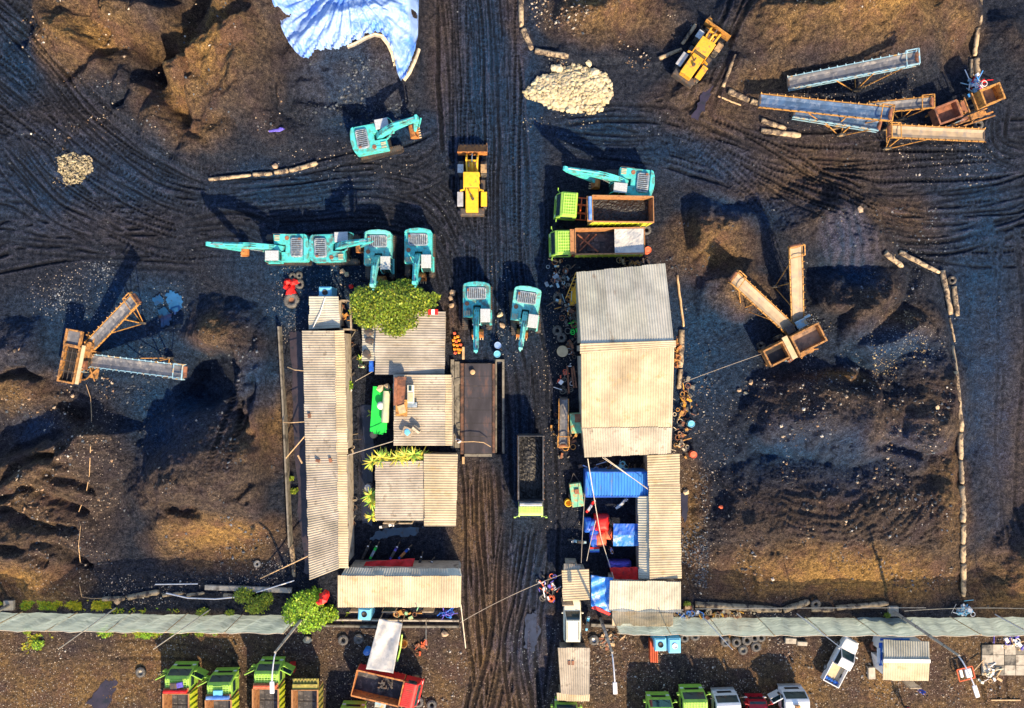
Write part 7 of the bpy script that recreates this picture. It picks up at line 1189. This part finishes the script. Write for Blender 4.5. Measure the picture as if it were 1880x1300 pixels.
def spiky(label, px, py, z, R=.9, n=34, seed=1, m='agave'):
    t = empty('spiky_plant', (W(px, py, z + .4).x, W(px, py, z + .4).y, 0), 0, label, 'plant', 'spiky yellow plants by the square house'); R2 = random.Random(seed); mb = MB()
    for k in range(n):
        a = R2.uniform(0, 6.3); el = R2.uniform(.15, 1.2); L = R * R2.uniform(.6, 1.15); w_ = .07; pts = []
        for j in range(5): s = j / 4; r = L * s * math.cos(el * (1 - .35 * s)); zz = z + L * s * math.sin(el) - .55 * L * s * s * .8; pts.append((Vector((r * math.cos(a), r * math.sin(a), zz)), w_ * (1 - s) ** .6 + .008))
        sv = Vector((-math.sin(a), math.cos(a), 0)); vs = []
        for p, ww in pts: vs += [p - sv * ww, p + sv * ww]
        g = R2.uniform(.6, 1.35); gy = R2.random(); mb.add(vs, [(2 * j, 2 * j + 1, 2 * j + 3, 2 * j + 2) for j in range(4)], (g * (1 if gy < .6 else .5), g, g * .8))
    mb.build('leaf_rosette', m, t, normals=False); MB().tube([(0, 0, -.1), (0, 0, z + .1)], .09, 8).build('stem', 'bark', t)
for i, (x, y, z, l) in enumerate(((683, 849, 2.4, 'first from the west'), (699, 842, 2.4, 'second from the west'), (714, 844, 2.3, 'third from the west'), (729, 841, 2.5, 'fourth from the west'), (744, 838, 2.6, 'fifth from the west'), (759, 836, 2.8, 'sixth from the west'), (772, 840, 2.4, 'easternmost'))): spiky('spiky yellow plant, ' + l + ' in the row north of the square roof', x, y, z + .3, 1.15, 46, 40 + i)
spiky('spiky plant at the west wall of the square house, northern one', 679, 910, 1.8, 1.0, 38, 51); spiky('spiky plant at the west wall of the square house, middle one', 680, 923, 1.6, .95, 28, 52); spiky('drying spiky plant at the west wall of the square house, southern one', 681, 950, 1.2, .8, 24, 53); spiky('small green spiky plant west of the green platform', 680, 760, .5, .6, 22, 54)
spiky('small green spiky plant beside the person in pale clothes', 662, 660, .8, .6, 20, 55)
R4 = random.Random(12); gm = MB()
def vnt(x, y): return float(vnoise(np.array([x]), np.array([y]), 11, 5)[0])
def grass(px0, px1, py0, py1, n, y=.5):
    for _ in range(n):
        x, yy = R4.uniform(px0, px1), R4.triangular(py0 - 2, py1 + 2)
        if vnt(x, yy) < R4.uniform(-.16, .2): continue
        p = G(x, yy)
        for k in range(5): a = R4.uniform(0, 6.3); s = R4.uniform(.08, .26); d = Vector((math.cos(a), math.sin(a), R4.uniform(.3, 1))) * s; sv = Vector((-math.sin(a), math.cos(a), 0)) * .03; g = R4.uniform(.5, 1.3); q = R4.random() < y; gm.add([p - sv, p + sv, p + d], [(0, 1, 2)], (g * (3.0 if q else .9), g * (1.35 if q else 1), g * .5))
grass(40, 110, 1103, 1118, 700, .35); grass(100, 205, 1104, 1119, 1300, .8); grass(-40, 12, 1096, 1110, 200, .4); grass(180, 290, 1157, 1170, 500, .5); grass(40, 100, 1160, 1200, 260, .7); grass(290, 400, 1158, 1166, 200, .3); grass(200, 330, 1118, 1124, 200, .5); grass(540, 640, 1120, 1140, 250, .3)
tag(gm.build('grass', 'leafy', normals=False), 'yellow-green grass and weeds along the western netting', 'grass', kind='stuff')

# ------------------------------------------------------------ big blue tarp
prof = [(497, -60), (500, 0), (506, 15), (515, 30), (519, 50), (523, 64), (528, 72), (534, 84), (545, 98), (560, 111), (568, 109), (580, 97), (600, 92), (618, 94), (640, 84), (658, 76), (675, 66), (690, 61), (702, 64), (714, 80), (722, 98), (727, 115), (731, 138), (738, 152), (745, 146), (752, 122), (762, 96), (768, 70), (770, 0), (771, -60)]
def yb(x, P=prof):
    for (a, b) in zip(P[:-1], P[1:]):
        if a[0] <= x <= b[0]: return a[1] + (b[1] - a[1]) * (x - a[0]) / max(1e-6, b[0] - a[0])
    return P[-1][1]
def draped(name, mname, P, y_top, grow=0, lift=.38, fold=.20, seed=2):
    t = MB(); nx, ny = 220, 120; xs_ = np.linspace(P[0][0] + .5, P[-1][0] - .5, nx + 1); R2 = np.random.RandomState(seed)
    for i, x in enumerate(xs_):
        e = yb(x) + grow; y0 = y_top if callable(y_top) is False else y_top(x)
        for j in range(ny + 1):
            y = y0 + (e - y0) * (j / ny); g = G(x, y)
            ang = math.atan2(y + 30, x - 640); rr = math.hypot(x - 640, y + 30)
            f = fold * (math.sin(ang * 26 + 2 * math.sin(rr / 40)) * .6 + math.sin(ang * 55 + rr / 30) * .3) * min(1, rr / 70); near = max(0, 1 - (e - y) / 26)
            f += near * .16 * math.sin(x / 2.3 + y / 4) + near * .12 * math.sin(x / 1.1 - y / 2.7) + .02 * R2.rand()
            t.v.append((g.x, g.y, g.z + lift + f)); t.t.append((1, 1, 1))
    t.f += [(i * (ny + 1) + j, (i + 1) * (ny + 1) + j, (i + 1) * (ny + 1) + j + 1, i * (ny + 1) + j + 1) for i in range(nx) for j in range(ny)]
    o_ = t.build(name, mname, normals=False, smooth=True); s = o_.modifiers.new('s', 'SOLIDIFY'); s.thickness = .03; return o_
tag(draped('blue_tarpaulin', 'tarpb', prof, -60), 'huge pale blue tarpaulin with radiating creases covering a heap at the top of the photo', 'tarpaulin')
ln = MB(); lp = [(638, 86), (655, 79), (670, 70), (688, 63), (703, 66), (716, 82), (724, 100), (729, 122)]
for a_, b_ in zip(lp[:-1], lp[1:]):
    pa, pb = G(*a_, .12), G(*b_, .12); n_r = Vector((-(pb - pa).y, (pb - pa).x, 0)).normalized() * -.32
    ln.add([pa, pb, G(b_[0], b_[1], .2) + n_r, G(a_[0], a_[1], .2) + n_r], [(0, 1, 2, 3)])
ln.tube([G(*p, .12) for p in lp], .12, 8); ln.tube([G(*p, .15) for p in ((742, 148), (752, 134), (762, 112), (769, 92))], .2, 8)
tag(ln.build('tarp_lining', 'tarpe'), 'rolled cream edge of lining along the scalloped rim of the blue tarpaulin', 'lining')

# ------------------------------------------------------------ rubble
def rockset(mb, cx, cy, rx, ry, n, s0, s1, seed, z=0, tv=(.7, 1.25), mound=0.0):
    R2 = random.Random(seed)
    for k in range(n):
        a, r = R2.uniform(0, 6.3), R2.random() ** .5; wv = 1 + .12 * math.sin(3 * a + seed) + .07 * math.sin(7 * a); x, y = cx + rx * r * wv * math.cos(a), cy + ry * r * wv * math.sin(a); s = s0 + (s1 - s0) * R2.random() ** 3; g = R2.uniform(*tv)
        mb.blob(G(x, y, s * .3 + z + mound * (1 - r * r)), (s, s * R2.uniform(.6, 1), s * R2.uniform(.5, .8)), R2.randint(0, 9999), tint=(g, g * R2.uniform(.95, 1.0), g * R2.uniform(.85, 1.0)))
mb = MB(); rockset(mb, 1050, 166, 76, 41, 2600, .06, .30, 5, mound=.62); tag(mb.build('limestone_gravel', 'rock', normals=False), 'cream limestone rubble pile in the north, beside the road', 'rubble', kind='stuff')
mound = MB(); mound.lathe(W(1050, 166), [(0, .5), (1.6, .36), (2.1, .1), (2.15, -.1)], 30); mound.v = [((v[0] - W(1050, 166).x) * 1.75 + W(1050, 166).x, (v[1] - W(1050, 166).y) * .98 + W(1050, 166).y, v[2]) for v in mound.v]; tag(mound.build('limestone_fines', 'rock', smooth=True), 'pale fine gravel core of the limestone pile', 'gravel', kind='stuff')
R5 = random.Random(77); nb = 0
lb = MB()
for k in range(60):
    a = R5.uniform(-.6, 3.8); r = R5.uniform(.72, 1.0) if k > 12 else R5.uniform(.2, .8); x, y = 1050 + 74 * r * math.cos(a), 166 + 42 * r * math.sin(a); s = R5.uniform(.2, .42)
    lb.blob(G(x, y, s * .4 + .3 * (1 - r * r)), (s, s * .85, s * .75), 300 + k, tint=(1.12, 1.12, 1.1))
tag(lb.build('limestone_lumps', 'rock', normals=False), 'larger pale lumps heaped round the rim of the limestone pile', 'rubble', kind='stuff')
for x, y, s, l in ((1016, 127, .4, 'left one of two large white boulders at the top of the limestone pile'), (1027, 128, .5, 'right one of two large white boulders at the top of the limestone pile'), (1081, 119, .35, 'white boulder standing apart above the limestone pile'), (1090, 135, .55, 'big white boulder at the top right rim of the limestone pile')): tag(MB().blob(G(x, y, .3), (s, s * .9, s * .7), int(x), tint=(1.2, 1.2, 1.2)).build('limestone_boulder', 'rock'), l, 'boulder')
mb = MB(); rockset(mb, 137, 308, 32, 29, 900, .05, .15, 9, tv=(.3, 1.05), mound=.35); tag(mb.build('brick_rubble', 'rock', normals=False), 'small round pile of cream and brown rubble in the north-west tracks', 'rubble', kind='stuff')
def chips(label, name, zones, seed, matn):
    R2 = random.Random(seed); mb = MB()
    for (x0, y0, x1, y1, n, s0, s1, cols) in zones:
        for _ in range(n):
            x, y = R2.uniform(x0, x1), R2.uniform(y0, y1); 
            if vn2(x, y, seed) < R2.uniform(-.02, .3): continue
            s = s0 + (s1 - s0) * R2.random() ** 4; p = G(x, y, s * .3); c = R2.choice(cols); g = R2.uniform(.6, 1.2); a = R2.uniform(0, 6.3); e = R2.uniform(.4, 1)
            A = Vector((math.cos(a), math.sin(a), R2.uniform(-.3, .3))) * s; B_ = Vector((-math.sin(a), math.cos(a), R2.uniform(-.3, .3))) * s * e; U = Vector((0, 0, s * .6)); tt = (c[0] * g, c[1] * g, c[2] * g)
            mb.add([p - A, p - B_, p + A * R2.uniform(.5, 1), p + B_ * R2.uniform(.5, 1), p + U], [(0, 1, 4), (1, 2, 4), (2, 3, 4), (3, 0, 4)], tt)
    return tag(mb.build(name, matn, normals=False), label, 'rubble', kind='stuff')
VT = np.random.RandomState(55).rand(64, 64)
def vn2(x, y, s): 
    u, v = x / 38 + s, y / 38 + s * 2; i, j = int(u) % 63, int(v) % 63; fu, fv = u % 1, v % 1
    return (VT[j, i] * (1 - fu) + VT[j, i + 1] * fu) * (1 - fv) + (VT[j + 1, i] * (1 - fu) + VT[j + 1, i + 1] * fu) * fv - .5
M['chip'] = mat('mixed_rubble', (1, 1, 1), .8, attr=True, var=.1); ATTR.add('mixed_rubble')
gr = [(.10, .13, .19), (.16, .20, .27), (.06, .08, .12), (.26, .28, .32)]; wh = [(.6, .58, .55), (.4, .38, .36), (.2, .18, .16), (.5, .4, .35)]; br = [(.3, .2, .13), (.2, .13, .09), (.42, .34, .26), (.12, .09, .07), (.55, .5, .45)]; co = [(.04, .05, .07), (.07, .09, .12), (.12, .14, .18)]
chips('coal and stone lumps scattered over the yard', 'scattered_stones', [(220, 600, 530, 1060, 2600, .05, .24, co), (0, 640, 210, 1060, 1800, .05, .24, co + br), (1270, 690, 1750, 1090, 4200, .05, .24, co + br), (1230, 380, 1740, 700, 2200, .05, .22, co), (40, 0, 520, 260, 1800, .05, .2, br + co), (540, 110, 760, 230, 900, .06, .28, co), (960, 0, 1240, 120, 1200, .06, .24, co + br), (960, 105, 1150, 235, 900, .03, .12, [(.5, .45, .32), (.3, .27, .2)]), (98, 272, 178, 345, 260, .03, .10, [(.4, .33, .22), (.2, .15, .1)]), (0, 0, 1880, 1120, 9000, .03, .15, co), (55, 480, 215, 620, 2600, .05, .17, gr), (1440, 380, 1760, 700, 1400, .04, .14, gr + [(.3, .24, .16)]), (1270, 700, 1760, 1100, 2200, .03, .13, br + co), (1250, 860, 1300, 1080, 1500, .05, .18, gr), (1460, 585, 1500, 690, 500, .05, .15, gr), (0, 690, 210, 1090, 1500, .03, .14, br + co), (200, 880, 540, 1075, 800, .03, .12, br), (960, 0, 1240, 130, 900, .04, .16, br), (1380, 0, 1760, 200, 1400, .03, .14, br), (1600, 570, 1700, 690, 900, .05, .15, [(.5, .42, .26), (.4, .3, .18)])], 4, 'chip')
chips('pale litter and gravel over the southern yard and around the sheds', 'scattered_litter', [(0, 1155, 860, 1300, 2600, .04, .16, br + wh), (1000, 1155, 1880, 1300, 3800, .04, .18, br + wh), (0, 1155, 860, 1300, 3200, .03, .13, br), (1000, 1155, 1880, 1300, 5200, .03, .15, br), (160, 1060, 560, 1110, 900, .03, .16, wh), (500, 470, 670, 545, 700, .03, .14, wh), (540, 580, 570, 620, 200, .03, .12, wh), (900, 480, 940, 660, 260, .03, .14, wh + br), (1000, 480, 1065, 1000, 1000, .03, .11, wh), (1240, 690, 1300, 1090, 800, .03, .15, br + wh), (1650, 250, 1820, 340, 260, .04, .2, wh), (1500, 130, 1700, 180, 160, .04, .18, wh), (560, 340, 840, 440, 260, .02, .10, [(.3, .34, .4)]), (980, 200, 1250, 300, 260, .02, .10, [(.3, .34, .4)]), (640, 1155, 850, 1300, 500, .03, .12, br), (440, 1030, 550, 1070, 400, .03, .12, wh), (1230, 1118, 1660, 1132, 900, .03, .14, wh + br), (490, 560, 560, 610, 300, .03, .13, gr), (0, 740, 130, 810, 120, .02, .1, wh), (1380, 200, 1620, 260, 200, .03, .12, br)], 6, 'chip')
